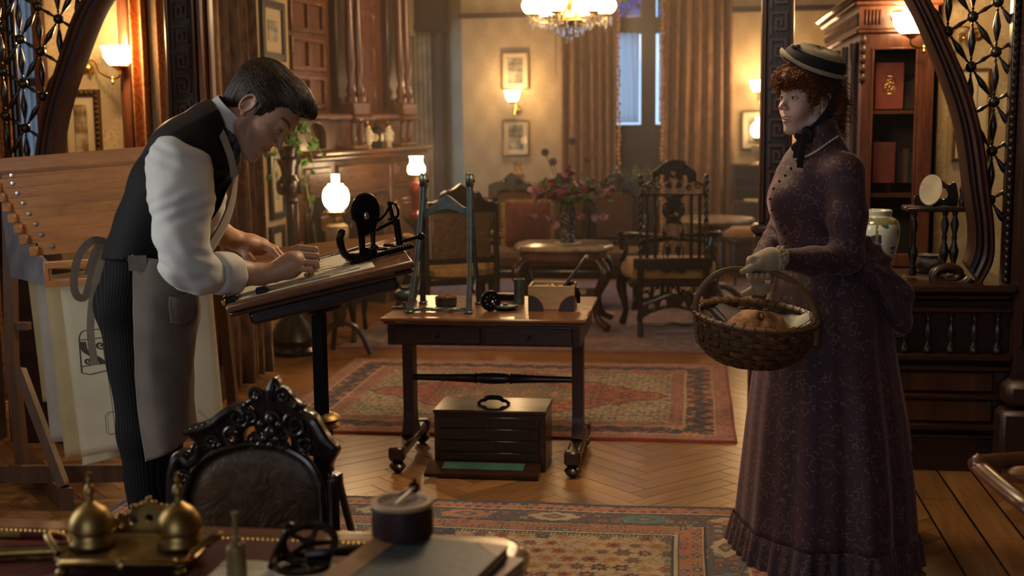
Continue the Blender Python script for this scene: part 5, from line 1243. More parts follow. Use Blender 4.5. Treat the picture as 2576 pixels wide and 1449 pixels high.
# left cluster: bracket casting and dark roll
p=Wz(1018,775,TT)
root=thing('bracket_casting','small pierced iron bracket lying at the table end beside the frame foot','machine part',(p.x,p.y,TT))
shape2d([[(-.05,-.03),(.05,-.03),(.055,-.015),(.015,.03),(-.015,.03),(-.055,-.015)],circ(0,-.008,.014,.012),circ(.032,-.017,.007),circ(-.032,-.017,.007)],.008,.002,Matrix.Translation((0,0,.005))@Matrix.Rotation(-PI/2,4,'X')).lathe([(.008,.005),(.008,.025),(.005,.026)],10).build('casting',STEEL,root)
p=Wz(1020,752,TT)
root=thing('grinding_wheel','dark rounded metal drum lying behind the pierced bracket','machine part',(p.x,p.y,TT))
MB().lathe([(.05,0),(.056,.01),(.056,.03),(.046,.042),(.02,.046),(.02,.056),(.012,.058)],22).build('drum',STEEL,root); MB().box((-.0,.035,.052),(.07,.022,.016),ch=.004).build('clamp',IRON,root)
# spoked flywheel standing on edge
p=Wz(1231,785,TT); wr=.045
root=thing('flywheel','black spoked wheel on a short steel axle standing on the trestle table','wheel',(p.x,p.y+.03,TT))
WM=frame(V(0,0,wr),V(.92,.39,0),UP,V(.39,-.92,0))
MB().lathe([(wr*.72,-.01),(wr,-.012),(wr,.012),(wr*.72,.01),(wr*.72,-.01)],28,WM,caps=False).build('rim',IRON,root)
MB().lathe([(wr*.74,-.004),(wr*.74,.004)],24,WM).build('web',IRON,root)
for k in range(8): MB().ell((0,0,0),(.005,.005,.003),8,5,WM@Matrix.Translation((wr*.5*math.cos(k*PI/4),wr*.5*math.sin(k*PI/4),.005))).build('boss',STEEL,root)
MB().lathe([(.006,0),(.006,.045),(.004,.047)],10,WM).build('axle',SILVER,root)
# dish, tin, black angle behind
p=Wz(1271,780,TT)
root=thing('pulley_disc','low stacked dark metal disc in front of the tin canister','machine part',(p.x,p.y+.01,TT))
MB().lathe([(.042,0),(.044,.004),(.03,.008),(.03,.012)],26).build('lower_disc',IRON,root); MB().lathe([(.055,.012),(.058,.016),(.058,.022),(.05,.024),(.048,.02),(.012,.02),(.01,.028),(.002,.028)],28).build('upper_disc',STEEL,root)
p=Wz(1305,766,TT); r_=.024
root=thing('tin_canister','upright grey metal cylinder beside the wooden box','canister',(p.x,p.y+.02,TT))
MB().lathe([(r_,0),(r_,.108),(r_*1.06,.109),(r_*1.06,.114),(r_*.9,.114),(r_*.88,.01)],20).build('tube',STEEL,root)
p=Wz(1262,764,TT); o=MB().box((p.x,p.y+.12,TT+.016),(.1,.05,.03),ch=.004).build('metal_block',IRON); tag(o,'dark metal block lying behind the spoked wheel','metal block')
# wooden box with open lid
q0,q1=Wz(1327,785,TT),Wz(1443,786,TT); bw=q1.x-q0.x; by=q0.y+.015; bd=.17; bh=.112; bx=(q0.x+q1.x)/2
root=thing('wooden_box','open pale wooden box with dark scalloped corners and a propped lid','box',(bx,by+bd/2,TT),.02)
th=.01; dark=simple('dark_stain',(.02,.011,.006),.5)
MB().box((0,0,.006),(bw,bd,.012)).build('bottom',PINE,root)
for nm,c,s in (('front_board',(0,-bd/2+th/2,bh/2),(bw,th,bh)),('back_board',(0,bd/2-th/2,bh/2),(bw,th,bh)),('side_board',(-bw/2+th/2,0,bh/2),(th,bd-2*th,bh)),('side_board',(bw/2-th/2,0,bh/2),(th,bd-2*th,bh))): MB().box(c,s,ch=.0015).build(nm,PINE,root)
for sx in (-1,1):
    pts=[(sx*bw/2,0.001)]+[(sx*(bw/2-.068*math.cos(a)),.068*math.sin(a)*1.05+.001) for a in np.linspace(0,PI/2,10)]
    MB().prism(pts,-bd/2-.0015,-bd/2).build('corner_scallop',dark,root,smooth=False)
MB().box((0,0,.06),(bw-.03,bd-.03,.08)).build('inner_tray',dark,root)
MB().tube([(.0+.025*math.cos(a),-.01+.025*math.sin(a),.106) for a in np.linspace(0,2*PI,24,endpoint=False)],.003,6,loop=True).tube([(-.02,-.01,.106),(.02,-.01,.106)],.002,5).tube([(0,-.03,.106),(0,.01,.106)],.002,5).build('brass_gear',BRASS,root)
a0=V(bw/2-.055,.02,.095); a1=a0+V(.105,.0,.135)
ln=MB().plate((a0+a1)/2,(a1-a0)/2,(0,.07,0),V(-.79,0,.61)*.006).build('lid',dark,root); MB().plate(a0.lerp(a1,.88)+V(-.006,0,.005),(a1-a0)*.10,(0,.045,0),V(-.79,0,.61)*.002).build('paper_label',simple('lid_label',(.4,.33,.2),.7),ln)
MB().box((bw/2+.008,-.02,.075),(.016,.03,.05),ch=.004).lathe([(.008,0),(.008,.05),(.005,.052)],10,TRS((bw/2+.014,-.02,.03))).build('latch',IRON,root)
# ================================================================== on the drafting board
PAPER=simple('drawing_paper',(.66,.63,.52),.85,0,.05)
t=NT('inked_paper'); v=t.coord(); wv=t.noise(t.coord(scale=(30,90,1)),1.0,4,.6,.6); k=t.math('MULTIPLY',t.math('GREATER_THAN',wv,.56),t.math('GREATER_THAN',t.noise(v,14,2),.48))
t.bs(Base_Color=t.mix(k,(.64,.62,.52),(.10,.10,.09)),Roughness=.85); INKP=t.m
def sheet(name,label,x,y,w_,h_,rz,z,mat,curl=.0,cat='paper'):
    M=BM@TRS((x,y,z),rz)
    o=MB().grid(lambda u,v: M@Vector(((u-.5)*w_,(v-.5)*h_,.0006+curl*(max(0,u-.82)/.18)**2+curl*.6*(max(0,.15-v)/.15)**2)),24,18).build(name,mat); solid(o,.0008); return tag(o,label,cat)
sheet('drawing_sheet','large pale drawing sheet spread over the drafting board',Lx*.42,Ly*.36,.40,.42,.02,.0008,PAPER)
sheet('drawing_sheet','inked drawing sheet under the seated man’s pen'.replace('seated man’s pen','pen on the board'),Lx*.45,Ly*.34,.28,.30,.05,.0022,INKP,.0006)
sheet('pattern_sheet','patterned drawing sheet beneath the cast iron mechanism',Lx*.70,Ly*.55,.26,.30,-.15,.0036,INKP,.0)
def bar(name,label,a,b,r,mat,cat,z=.004): 
    o=MB().tube([B(*a,z+.002),B(*b,z+.002)],r,8).build(name,mat); return tag(o,label,cat)
bar('steel_rule','thin steel rule lying along the near edge of the board',(.03,.10),(.30,.055),.003,SILVER,'rule',.0042)
o=MB().box((.105,.075,.010),(.035,.03,.018),BM,ch=.003).build('lead_weight',IRON); tag(o,'small black lead weight on the drawing sheet','weight')
o=MB().box((.02,.06,.008),(.035,.022,.016),BM,ch=.003).build('clip_weight',IRON); tag(o,'black clip at the low corner of the board','clip')
for i,(a,b) in enumerate((((.18,Ly*.80),(.42,Ly*.86)),((.25,Ly*.74),(.46,Ly*.90)),((.10,Ly*.84),(.36,Ly*.78)))):
    bar('drawing_rod',['bent steel divider leg lying near the top edge of the board','long thin steel needle crossing the divider','steel wire curve lying behind the hands'][i],a,b,.0022,SILVER,'drawing tool',.0003+.0044*i)
o=MB().lathe([(.006,0),(.007,.015),(.004,.02),(.008,.035),(.007,.045),(.002,.05)],12,Matrix.Translation(B(.235,Ly*.62,.0005))).build('wooden_knob_tool',simple('boxwood',(.35,.17,.05),.4)); tag(o,'little turned boxwood stamp standing on the board','stamp')
# cast mechanism on the board
mo=W(930,640,3.72); lx,ly=[(BM.inverted()@mo)[k] for k in (0,1)]
root=thing('cast_mechanism','black cast iron mechanism with an oval plate and toothed base on the board','machine',M=BM@TRS((lx,ly,.0046),.15))
IRB=simple('glossy_black_iron',(.012,.009,.008),.22,.5,.4,30)
MB().box((.03,0,.006),(.20,.08,.012),ch=.003).build('base_plate',IRB,root)
mb=MB()
for i in range(22): mb.box((-.065+i*.0088,-.043,.009),(.0045,.012,.012))
mb.build('rack_teeth',IRON,root,smooth=False)
vz=(BM@TRS((lx,ly,0),.15)).inverted().to_3x3()@UP; vz.normalize(); PX=-vz.y
LM=frame(V(-.012,0,.0),V(1,0,0)-vz*vz.x,V(0,1,0),vz)
mb=shape2d([sm2([(-.030,.10),(-.022,.02),(-.03,.0),(.035,.012),(.028,.03),(.03,.09),(.043,.13),(.04,.17),(.012,.198),(-.025,.19),(-.045,.155),(-.042,.12)],4,True),[(-.004,.035),(.014,.035),(.014,.075),(-.004,.07)]],.022,.006,LM)
mb.lathe([(.02,-.014),(.036,-.012),(.040,.0),(.036,.012),(.02,.014)],24,LM@TRS((-.003,0,.15),0,0,PI/2)); mb.build('oval_plate',IRB,root,ang=.9)
mb=MB(); mb.tube([LM@V(*p) for p in smooth_path([(-.075,-.01,.085),(-.082,-.01,.06),(-.07,-.01,.02),(-.045,-.01,.008),(0,-.01,.012),(.03,-.01,.04)],6)],.012,8); mb.build('hook_arm',IRB,root)
MB().ell((LM@V(-.077,-.01,.085))[:],(.012,.012,.009),10,7).build('hook_tip',IRB,root)
MB().tube([LM@V(.105,0,.038),LM@V(.095,0,.115)],.011,10).tube([LM@V(.09,0,.1),LM@V(.075,0,.17)],.007,8).tube([LM@V(.03,0,.085),LM@V(.10,0,.115)],.005,7).tube([LM@V(*p) for p in smooth_path([(.035,.0,.11),(.06,0,.13),(.085,0,.165),(.1,0,.15),(.1,0,.125),(.07,0,.115)],6)],.004,6).build('lever_post',IRB,root)
MB().lathe([(.02,0),(.024,.004),(.02,.008)],18,LM@TRS((.07,-.02,.036))).lathe([(.03,0),(.03,.006)],20,LM@TRS((.03,-.03,.028))).build('gear',IRB,root)
MB().tube([LM@V(.1,-.02,.048),LM@V(.165,-.02,.062)],.005,8).ell((LM@V(.168,-.02,.062))[:],(.012,.012,.012),10,7).build('crank_handle',IRB,root)
MB().ell((LM@V(.0,-.014,.13))[:],(.008,.003,.012),8,6).build('pierced_heart',SILVER,root)
# ================================================================== on the desk
DZ=.7525
# inkstand
c0,c1=Wz(185,1430,DZ),Wz(470,1440,DZ); iw=.245; ic=Wz(345,1405,DZ)
root=thing('inkstand','ornate brass inkstand with two domed inkwells on the leather desk top','inkstand',(ic.x,ic.y,DZ),.10)
MB().box((.0,-.02,.018),(iw*.9,.13,.010),ch=.004).ring([[(x*iw/2*k,-.02+y*.075*k,z) for x,y in [(math.copysign(abs(math.cos(a))**.5,math.cos(a)),math.copysign(abs(math.sin(a))**.5,math.sin(a))) for a in np.linspace(0,2*PI,36,endpoint=False)]] for k,z in ((.92,.012),(1.0,.018),(1.02,.025),(.98,.028),(.9,.022))]).build('tray',BRASS,root)
for sx in (-1,1):
    for sy in (-1,1): MB().ell((sx*.10,-.02+sy*.06,.007),(.012,.012,.0068),10,6).build('foot',BRASS,root)
MB().lathe([(.012,0),(.014,.006),(.012,.012)],10,TRS((0,-.09,.022),0,PI/2)).box((0,-.088,.026),(iw*.82,.022,.012),ch=.005).build('pen_rest',BRASS,root)
for sx in (-1,1):
    w_=MB().lathe(sm2([(.036,.024),(.040,.03),(.034,.045),(.034,.05),(.042,.053)],3),22,TRS((sx*.078,.0,0))).build('inkwell',BRASS,root)
    MB().lathe(sm2([(.040,.053),(.040,.06),(.036,.075),(.026,.09),(.012,.1),(.006,.104)],3),22,TRS((sx*.078,.0,0))).build('dome_lid',BRASS,w_)
    MB().lathe([(.006,.103),(.005,.115),(.009,.12),(.008,.13),(.004,.135),(.005,.145),(.003,.15),(.0045,.155),(.001,.157)],12,TRS((sx*.078,.0,0))).build('finial',BRASS,w_)
crest=sm2([(-.075,.02),(-.07,.04),(-.055,.055),(-.045,.05),(-.03,.07),(-.015,.072),(0,.085),(.015,.072),(.03,.07),(.045,.05),(.055,.055),(.07,.04),(.075,.02)],3)
mb=shape2d([crest,circ(-.03,.045,.008),circ(.03,.045,.008),circ(0,.05,.01),circ(-.052,.036,.005),circ(.052,.036,.005)],.008,.002,TRS((0,.075,0)))
for x,z in crest[2:-2:2]: mb.ell((x,.075,z),(.0055,.006,.0055),8,6)
mb.build('gallery_crest',BRASS,root,ang=.9)
for sx in (-1,1): MB().tube(smooth_path([(sx*.115,-.06,.03),(sx*.145,-.03,.05),(sx*.15,.0,.045),(sx*.135,.02,.03),(sx*.125,0,.025)],5),.006,8).build('scroll_handle',BRASS,root)
# pens lying at the end of the desk
def pen(label,a,b,r,mat,tip=BRASS):
    pa,pb=Wz(*a,DZ+.012),Wz(*b,DZ+.012); root=thing('dip_pen',label,'pen',((pa.x+pb.x)/2,(pa.y+pb.y)/2,DZ))
    n=12; P=[pa.lerp(pb,i/(n-1)) for i in range(n)]
    MB().tube(P,[r*.7]+[r]*(n-3)+[r*.8,r*.4],10).build('barrel',mat,root,world=True)
    d=(pa-pb).normalized(); MB().tube([pa-d*.02,pa+d*.035],[r*1.15,r*1.05],10).build('ferrule',tip,root,world=True)
    MB().box((0,0,.0035),(.05,.02,.007),TRS((pa.lerp(pb,.5).x-((pa.x+pb.x)/2),0,0)),ch=.002).build('rest',BRASS,root)
pen('thick maroon sealing-wax handle with a brass mount behind the red pen',(30,1347),(200,1352),.0085,simple('maroon_lacquer',(.07,.012,.01),.25))
pen('bright red pen lying on the desk end',(-20,1372),(165,1366),.006,simple('red_lacquer',(.20,.02,.012),.3))
pen('twisted brass pen holder in front of the red pen',(-10,1392),(165,1384),.0085,BRASS)
# bottle
p=W(597,1460,2.0); p=Vector((p.x,p.y,DZ))
root=thing('glue_bottle','small brass oil bottle with a long spout on the paper','bottle',(p.x,p.y,DZ+.0015))
MB().lathe(sm2([(.0165,0),(.017,.01),(.0165,.05),(.014,.056),(.008,.06)],3),16).build('body',simple('dull_brass',(.21,.16,.065),.5,.6),root)
MB().lathe([(.006,.06),(.006,.07),(.0042,.072),(.0042,.108),(.006,.109),(.006,.113)],12).build('spout',simple('dull_brass_2',(.25,.19,.08),.45,.6),root); MB().ell((.013,-.004,.058),.006,8,6).build('valve',BRASS,root)
# paper under the gear, gear lever
pa=Wz(690,1440,DZ); o=MB().box((pa.x,pa.y-.05,DZ+.0004),(.21,.2,.0008),TRS((0,0,0))).build('note_sheet',INKP,smooth=False); tag(o,'pale sheet of notes on the maroon leather under the bottle','paper')
gp_=Wz(770,1425,DZ)
root=thing('gear_crank','black cast gear wheel with a crank lever on the desk papers','gear',M=TRS((gp_.x,gp_.y,DZ+.003),.25))
mb=MB()
def gear(mb,cx,cy,R,z,teeth,tilt=0):
    M=TRS((cx,cy,z),0,0,tilt)
    mb.lathe([(R*.84,-.004),(R,-.004),(R,.004),(R*.84,.004),(R*.84,-.004)],40,M,caps=False)
    for i in range(teeth): mb.box((0,0,0),(.006,R*.06+.002,.008),M@Matrix.Rotation(i*2*PI/teeth,4,'Z')@Matrix.Translation((R+.003,0,0)))
    for i in range(5): mb.tube([M@V(0,0,0),M@V(R*.86*math.cos(i*1.2566),R*.86*math.sin(i*1.2566),0)],[.007,.004],6)
    mb.lathe([(.010,-.005),(.010,.008),(.006,.009)],14,M)
gear(mb,.005,.035,.045,.026,44,.5); mb.build('toothed_wheel',IRB,root)
mb=MB(); gear(mb,-.005,-.02,.05,.010,0,0); mb.build('hand_wheel',IRB,root)
MB().tube(smooth_path([(-.055,-.03,.01),(-.05,.0,.02),(-.035,.03,.045),(-.03,.035,.055)],5),.008,8).tube(smooth_path([(0,-.005,.02),(.05,-.005,.022),(.10,.012,.018)],5),lerp_list([.009,.008,.012],11),8).ell((-.03,.035,.06),(.011,.011,.006),12,7).build('crank_arm',IRB,root)
# ledger books with marbled cover and round box with compass
bk=Wz(1085,1412,DZ)
t=NT('marbled_paper'); v=t.coord(); n=t.noise(v,26,4,.6,3.0); t.bs(Base_Color=t.ramp(t.math('FRACT',t.math('MULTIPLY',n,6.0)),[(0,(.022,.03,.038)),(.45,(.05,.065,.075)),(.55,(.10,.115,.12)),(.9,(.025,.034,.042))]),Roughness=.5); MARBP=t.m
def book(name,label,loc,rz,w_,h_,th,cover,spine,parts=True):
    root=thing(name,label,'book',loc,rz)
    MB().box((0.004,0,th/2),(w_-.01,h_-.012,th-.006)).build('pages',simple('page_edge_%d'%int(abs(loc[0])*1000),(.45,.36,.22),.8),root,smooth=False)
    MB().box((0,0,th-.002),(w_,h_,.004),ch=.001).box((0,0,.002),(w_,h_,.004),ch=.001).build('cover',cover,root)
    MB().box((-w_/2-.001,0,th/2),(.012,h_,th),ch=.003).box((-w_/2+.018,0,th+.0003),(.045,h_,.0016)).build('spine',spine,root)
    if parts:
        for sx,sy in ((1,1),(1,-1)):
            MB().add([(w_/2,sy*h_/2,th+.0006),(w_/2-.06,sy*h_/2,th+.0006),(w_/2,sy*(h_/2-.06),th+.0006)],[(0,1,2) if sy>0 else (0,2,1)]).build('corner_piece',spine,root,smooth=False)
    return root
TANL=simple('tan_calf',(.28,.135,.055),.45); REDL=simple('red_calf',(.16,.03,.025),.45)
k0,k1,k2=Wz(968,1338,DZ+.043),Wz(1280,1372,DZ+.043),Wz(835,1449,DZ+.043); ex=(k1-k0); bw_=ex.length; ex.normalize(); ey=V(-ex.y,ex.x,0); bl_=.30; kc=k0+ex*bw_/2-ey*bl_/2; krz=math.atan2(ex.y,ex.x)
book('ledger','wide red ledger with a tooled edge under the marbled book',(kc.x+.012,kc.y+.004,DZ),krz-.06,bw_+.015,bl_+.01,.022,REDL,REDL,False)
book('ledger','marbled blue-grey ledger with tan calf spine and corners',(kc.x,kc.y,DZ+.0225),krz,bw_,bl_,.02,MARBP,TANL)
dr=W(1018,1400,2.1); zt_=DZ+.043
root=thing('round_box','round dark leather box with a pale rim on the ledgers','box',(dr.x,dr.y-.01,zt_))
MB().lathe([(.053,0),(.054,.004),(.053,.05),(.05,.053)],32).build('body',simple('dark_plum_leather',(.03,.01,.012),.4),root)
MB().lathe([(.042,.053),(.0535,.053),(.055,.056),(.053,.061),(.044,.061),(.042,.057)],32,None).build('rim',simple('pale_rim',(.42,.27,.14),.5),root)
MB().lathe([(.0435,.054),(.0435,.0575)],32).build('lid',simple('mauve_leather',(.10,.055,.055),.5,0,.25,40),root)
top=V(dr.x,dr.y-.01,zt_+.0585)
root=thing('dividers','small steel dividers lying open on the round box','dividers',tuple(top))
MB().tube([(.012,.035,.014),(-.034,-.03,.006)],[.003,.0016],8).build('leg',SILVER,root); MB().tube([(.014,.035,.014),(-.004,-.036,.006)],[.003,.0016],8).build('leg',SILVER,root)
MB().lathe([(.010,-.004),(.011,0),(.010,.004)],16,TRS((.0135,.038,.014),0,.3,.5)).lathe([(.004,0),(.003,.014)],8,TRS((.0135,.042,.016))).build('hinge',IRON,root)
# ================================================================== right side: bookcase, vases on the dado
bx0,bx1,by0,by1=WY(2160,300,6.88).x,WY(2345,300,6.88).x,6.88,8.6
root=thing('bookcase','tall red mahogany bookcase with glazed door and carved cornice behind the dado','bookcase',((bx0+bx1)/2,(by0+by1)/2,0))
cxb=(bx0+bx1)/2; zt_=WY(2250,85,6.88).z
MB().box((cxb,by1-.02,1.05),(bx1-bx0,.03,2.1)).box((bx0+.012,(by0+by1)/2,1.05),(.024,by1-by0,2.1)).box((bx1-.012,(by0+by1)/2,1.05),(.024,by1-by0,2.1)).box((cxb,(by0+by1)/2,.35),(bx1-bx0-.02,by1-by0-.04,.7)).build('carcass',REDW,root,world=True)
dx0_,dx1_,dz0,dz1=WY(2195,300,6.86).x,WY(2300,300,6.86).x,.72,WY(2250,125,6.86).z
fr=shape2d([[(bx0,.70),(bx1,.70),(bx1,zt_),(bx0,zt_)],[(dx0_,dz0+.05),(dx1_,dz0+.05),(dx1_,dz1),(dx0_,dz1)]],.03,.006,TRS((0,by0,0)))
fr.box((dx0_-.006,by0-.017,(dz0+dz1)/2),(.012,.012,dz1-dz0),ch=.003).box((dx1_+.006,by0-.017,(dz0+dz1)/2),(.012,.012,dz1-dz0),ch=.003).box(((dx0_+dx1_)/2,by0-.017,dz1+.006),(dx1_-dx0_+.03,.012,.012),ch=.003)
dr_=fr.build('door',REDW,root,world=True); MB().box(((dx0_+dx1_)/2,by0,(dz0+dz1)/2),(dx1_-dx0_,.004,dz1-dz0)).build('glass',GLOSSGLASS,dr_,world=True,smooth=False)
zc=zt_
mb=MB().box((cxb,(by0+by1)/2,zc+.015),(bx1-bx0+.05,by1-by0+.05,.03),ch=.01).box((cxb,(by0+by1)/2,zc+.085),(bx1-bx0+.02,by1-by0+.02,.12)).box((cxb,(by0+by1)/2,zc+.16),(bx1-bx0+.08,by1-by0+.08,.035),ch=.012).box((cxb,(by0+by1)/2,zc+.195),(bx1-bx0+.14,by1-by0+.14,.035),ch=.014)
mb.build('cornice',REDW,root,world=True)
for i in range(3):
    x=bx0+.06+i*(bx1-bx0-.12)/2
    if i==1:
        MB().lathe([(.04,0),(.038,.01),(.03,.004),(.02,.01),(.012,.006),(.008,.012),(.001,.013)],22,frame(V(x,by0-.01,zc+.087),V(1,0,0),UP,V(0,-1,0))).build('rosette',REDW,root,world=True)
    else:
        for k in range(5): MB().box((x-.036+k*.018,by0-.014,zc+.087),(.010,.012,.08),ch=.004).build('reed',REDW,root,world=True)
for i in range(26): MB().box((bx0-.012,by0+.03+i*.065,zc+.08),(.02,.03,.07),ch=.008).build('dentil',REDW,root,world=True)
mb=MB()
for i in range(5): mb.ell((bx0+.01,by0-.02,zc-.03-i*.05),(.018,.016,.028),8,7)
mb.build('carved_drop',MAHOGZ,root,world=True)
mb=MB().box((bx0-.005,(by0+by1)/2,1.35),(.012,by1-by0-.2,1.1),ch=.004); 
for y in np.linspace(by0+.12,by1-.12,5): mb.lathe([(.02,0),(.03,.05),(.018,.1),(.02,.6),(.03,.65),(.03,.72)],12,TRS((bx0-.015,y,zc-.76)))
mb.build('side_panel',MAHOGZ,root,world=True)
for z in (WY(2250,275,7.0).z-.005,WY(2250,480,7.0).z-.01): MB().box((cxb,by0+.12,z-.01),(bx1-bx0-.05,.2,.018)).build('shelf',REDWX,root,world=True,smooth=False)
MB().box((cxb,by0+.235,1.3),(bx1-bx0-.05,.012,1.5)).build('inner_back',simple('case_interior',(.03,.018,.012),.8),root,world=True,smooth=False)
def upright_book(label,p0,p1,Y,col,th=.04,title=None,emblem=False):
    a,b=WY(*p0,Y),WY(*p1,Y); w_=b.x-a.x; h_=a.z-b.z; c=V((a.x+b.x)/2,Y+th/2,b.z)
    root=thing('bound_book',label,'book',tuple(c)); m=simple('cloth_%s'%len(bpy.data.materials),col,.6)
    MB().box((0,0,h_/2),(w_-.004,th-.006,h_-.006)).build('pages',simple('book_pages_%d'%len(bpy.data.materials),(.4,.33,.22),.8),root,smooth=False)
    MB().box((0,-th/2+.002,h_/2),(w_,.004,h_),ch=.001).box((0,th/2-.002,h_/2),(w_,.004,h_),ch=.001).box((-w_/2+.003,0,h_/2),(.006,th,h_),ch=.002).build('cover',m,root)
    if emblem:
        MB().tube([(.0+w_*.24*math.cos(a),-th/2-.001,h_*.52+h_*.19*math.sin(a)) for a in np.linspace(0,2*PI,36,endpoint=False)],.0016,5,loop=True).build('gilt_oval',GILT,root)
        mb=MB(); r2=random.Random(4)
        for i in range(26):
            a=r2.uniform(0,6.28); k=r2.random()**.5; mb.ell((w_*.2*k*math.cos(a),-th/2-.0005,h_*.52+h_*.13*k*math.sin(a)),(.005,.001,.004),6,4)
        mb.build('gilt_spray',GILT,root)
    if title:
        for i,(tx,sz) in enumerate(title):
            cu=bpy.data.curves.new('lettering','FONT'); cu.body=tx; cu.size=sz; cu.extrude=.0003; cu.align_x='CENTER'
            to=bpy.data.objects.new('t',cu); COL.objects.link(to); dgx=bpy.context.evaluated_depsgraph_get(); dgx.update(); me=bpy.data.meshes.new_from_object(to.evaluated_get(dgx)); bpy.data.objects.remove(to)
            o=link('lettering',me,GILT,root); o.rotation_euler=(PI/2,0,0); o.location=(0,-th/2-.0008,h_*.70-i*.020)
        for zk,wk in ((.84,.62),(.795,.2),(.755,.66),(.655,.2),(.62,.55)): MB().box((-.002,-th/2-.0006,h_*zk),(w_*wk,.0008,.0022)).build('gilt_rule',GILT,root,smooth=False)
    return root
upright_book('large red book with a gilt oval emblem shown on the upper bookcase shelf',(2203,158),(2271,274),6.93,(.24,.05,.03),emblem=True)
upright_book('dark red book with gilt lettering on the lower bookcase shelf',(2197,358),(2250,460),6.95,(.15,.03,.02),title=(('ART',.016),))
for i,(a,b) in enumerate((((2276,205),(2288,274)),((2290,200),(2300,274)),((2255,380),(2268,460)),((2271,374),(2284,460)),((2287,385),(2299,460)))): upright_book(['thin olive book beside the emblem book','narrow brown book at the end of the upper shelf','thin black book next to the lettered book','brown book in the middle of the lower shelf','narrow green book at the end of the lower shelf'][i],a,b,7.0,[(.05,.05,.02),(.07,.035,.02),(.02,.015,.015),(.09,.05,.025),(.03,.045,.03)][i],.05)
# imari-style jar
LZ=.8085
vp=Wz(2205,695,LZ); vr=.5*(2260-2153)/FPX*depth(vp); vh=(695-527)/FPX*depth(vp)*1.0
t=NT('famille_verte_porcelain'); v=t.coord(); sep=t.n('ShaderNodeSeparateXYZ'); t.set(sep.inputs[0],v); zz=t.math('DIVIDE',sep.outputs[2],vh)
ang=t.math('ARCTAN2',sep.outputs[1],sep.outputs[0])
w1=t.vor(v,16,'Distance'); col=t.vor(v,16,'Color'); sc2_=t.n('ShaderNodeSeparateColor'); t.set(sc2_.inputs[0],col)
spot=t.math('LESS_THAN',t.math('ADD',w1,t.math('MULTIPLY',t.noise(v,50,3),.5)),.62)
motif=t.ramp(sc2_.outputs[0],[(0,(.02,.16,.09)),(.4,(.03,.22,.13)),(.55,(.03,.04,.09)),(.7,(.45,.10,.03)),(.85,(.02,.12,.08))],'CONSTANT')
base=t.mix(t.math('MULTIPLY',spot,t.math('GREATER_THAN',sc2_.outputs[1],.3)),(.66,.70,.62),motif)
lat=t.math('GREATER_THAN',t.math('MULTIPLY',t.math('SINE',t.math('MULTIPLY',ang,60)),t.math('SINE',t.math('MULTIPLY',zz,150))),-.1)
bandc=t.mix(lat,(.45,.36,.13),(.03,.06,.05))
stripe=t.math('LESS_THAN',t.math('ABSOLUTE',t.math('SINE',t.math('ADD',t.math('MULTIPLY',ang,2.0),.35))),.12)
m1=t.math('MAXIMUM',stripe,t.band(zz,.80,.90)); c=t.mix(m1,base,bandc); c=t.mix(t.band(zz,.9,1.1),c,(.55,.58,.48)); t.bs(Base_Color=c,Roughness=.12,Coat_Weight=.5)
prof=[(.62,0),(.60,.03),(.64,.1),(.80,.3),(.95,.52),(1.0,.68),(.97,.78),(.85,.86),(.64,.9),(.60,.93),(.64,.985),(.62,1.0),(.55,1.0),(.5,.93)]
o=MB().lathe(sm2([(a*vr,b*vh) for a,b in prof],4),40).build('porcelain_jar',t.m,ang=1.2); o.location=(vp.x,vp.y,LZ); tag(o,'large white porcelain jar painted with green and red flowers on the dado','jar')
# tiered stand with plate
sx0,sx1=WY(2275,560,5.62).x,WY(2428,560,5.62).x; zs=WY(2350,525,5.62).z; cxs=(sx0+sx1)/2; YS=5.64
root=thing('shelf_stand','dark turned two-tier stand with carved backplate on the dado','stand',(cxs,YS,LZ))
MB().box((cxs,YS,zs),(sx1-sx0,.16,.022),ch=.006).build('upper_shelf',EBON,root,world=True)
for i,px in enumerate((2293,2378,2403)):
    x=WY(px,600,YS).x; h=zs-.011-LZ-.004
    MB().lathe([(.016,.004),(.02,.02),(.010,.05),(.019,h*.3),(.022,h*.38),(.010,h*.52),(.013,h*.58),(.010,h*.64),(.019,h*.8),(.01,h*.92),(.016,h+.004)],14,TRS((x,YS+(-.05 if i==0 else .02),LZ))).build('turned_leg',EBON,root,world=True)
bk_=sm2([(-.10,0),(-.10,.04),(-.06,.06),(-.045,.10),(0,.115),(.04,.09),(.07,.10),(.085,.05),(.085,0)],4)
shape2d([bk_,circ(.02,.05,.02,.025),circ(-.035,.04,.014,.018)],.014,.003,TRS((cxs+.025,YS+.06,zs+.011))).build('carved_back',EBON,root,world=True)
x=WY(2421,480,YS).x; MB().lathe([(.012,0),(.016,.02),(.008,.05),(.014,.07),(.006,.09),(.01,.1),(.001,.115)],12,TRS((x,YS,zs+.011))).build('finial',EBON,root,world=True)
pp=WY(2347,480,YS-.02)
o=MB().lathe([(.001,0),(.035,.002),(.042,.004),(.064,.012),(.067,.014),(.064,.016),(.042,.008),(.001,.006)],36,Matrix.Translation(V(pp.x,pp.y,zs+.080))@Matrix.Rotation(-.98,4,'Z')@Matrix.Rotation(PI/2-.16,4,'X')).build('plate',simple('cream_china',(.46,.40,.28),.3)); tag(o,'cream china plate leaning on the upper shelf of the stand','plate')
bp=Wz(2332,683,LZ); o=MB().lathe(sm2([(.03,0),(.034,.004),(.058,.035),(.055,.055),(.042,.068),(.052,.076),(.046,.076),(.036,.066)],3),24,TRS((bp.x,bp.y,LZ))).build('bowl_vase',print_mat('floral_pot',(.05,.03,.06),(.16,.12,.13),(.30,.27,.2),40)); tag(o,'small squat floral pot standing under the tiered stand','pot')
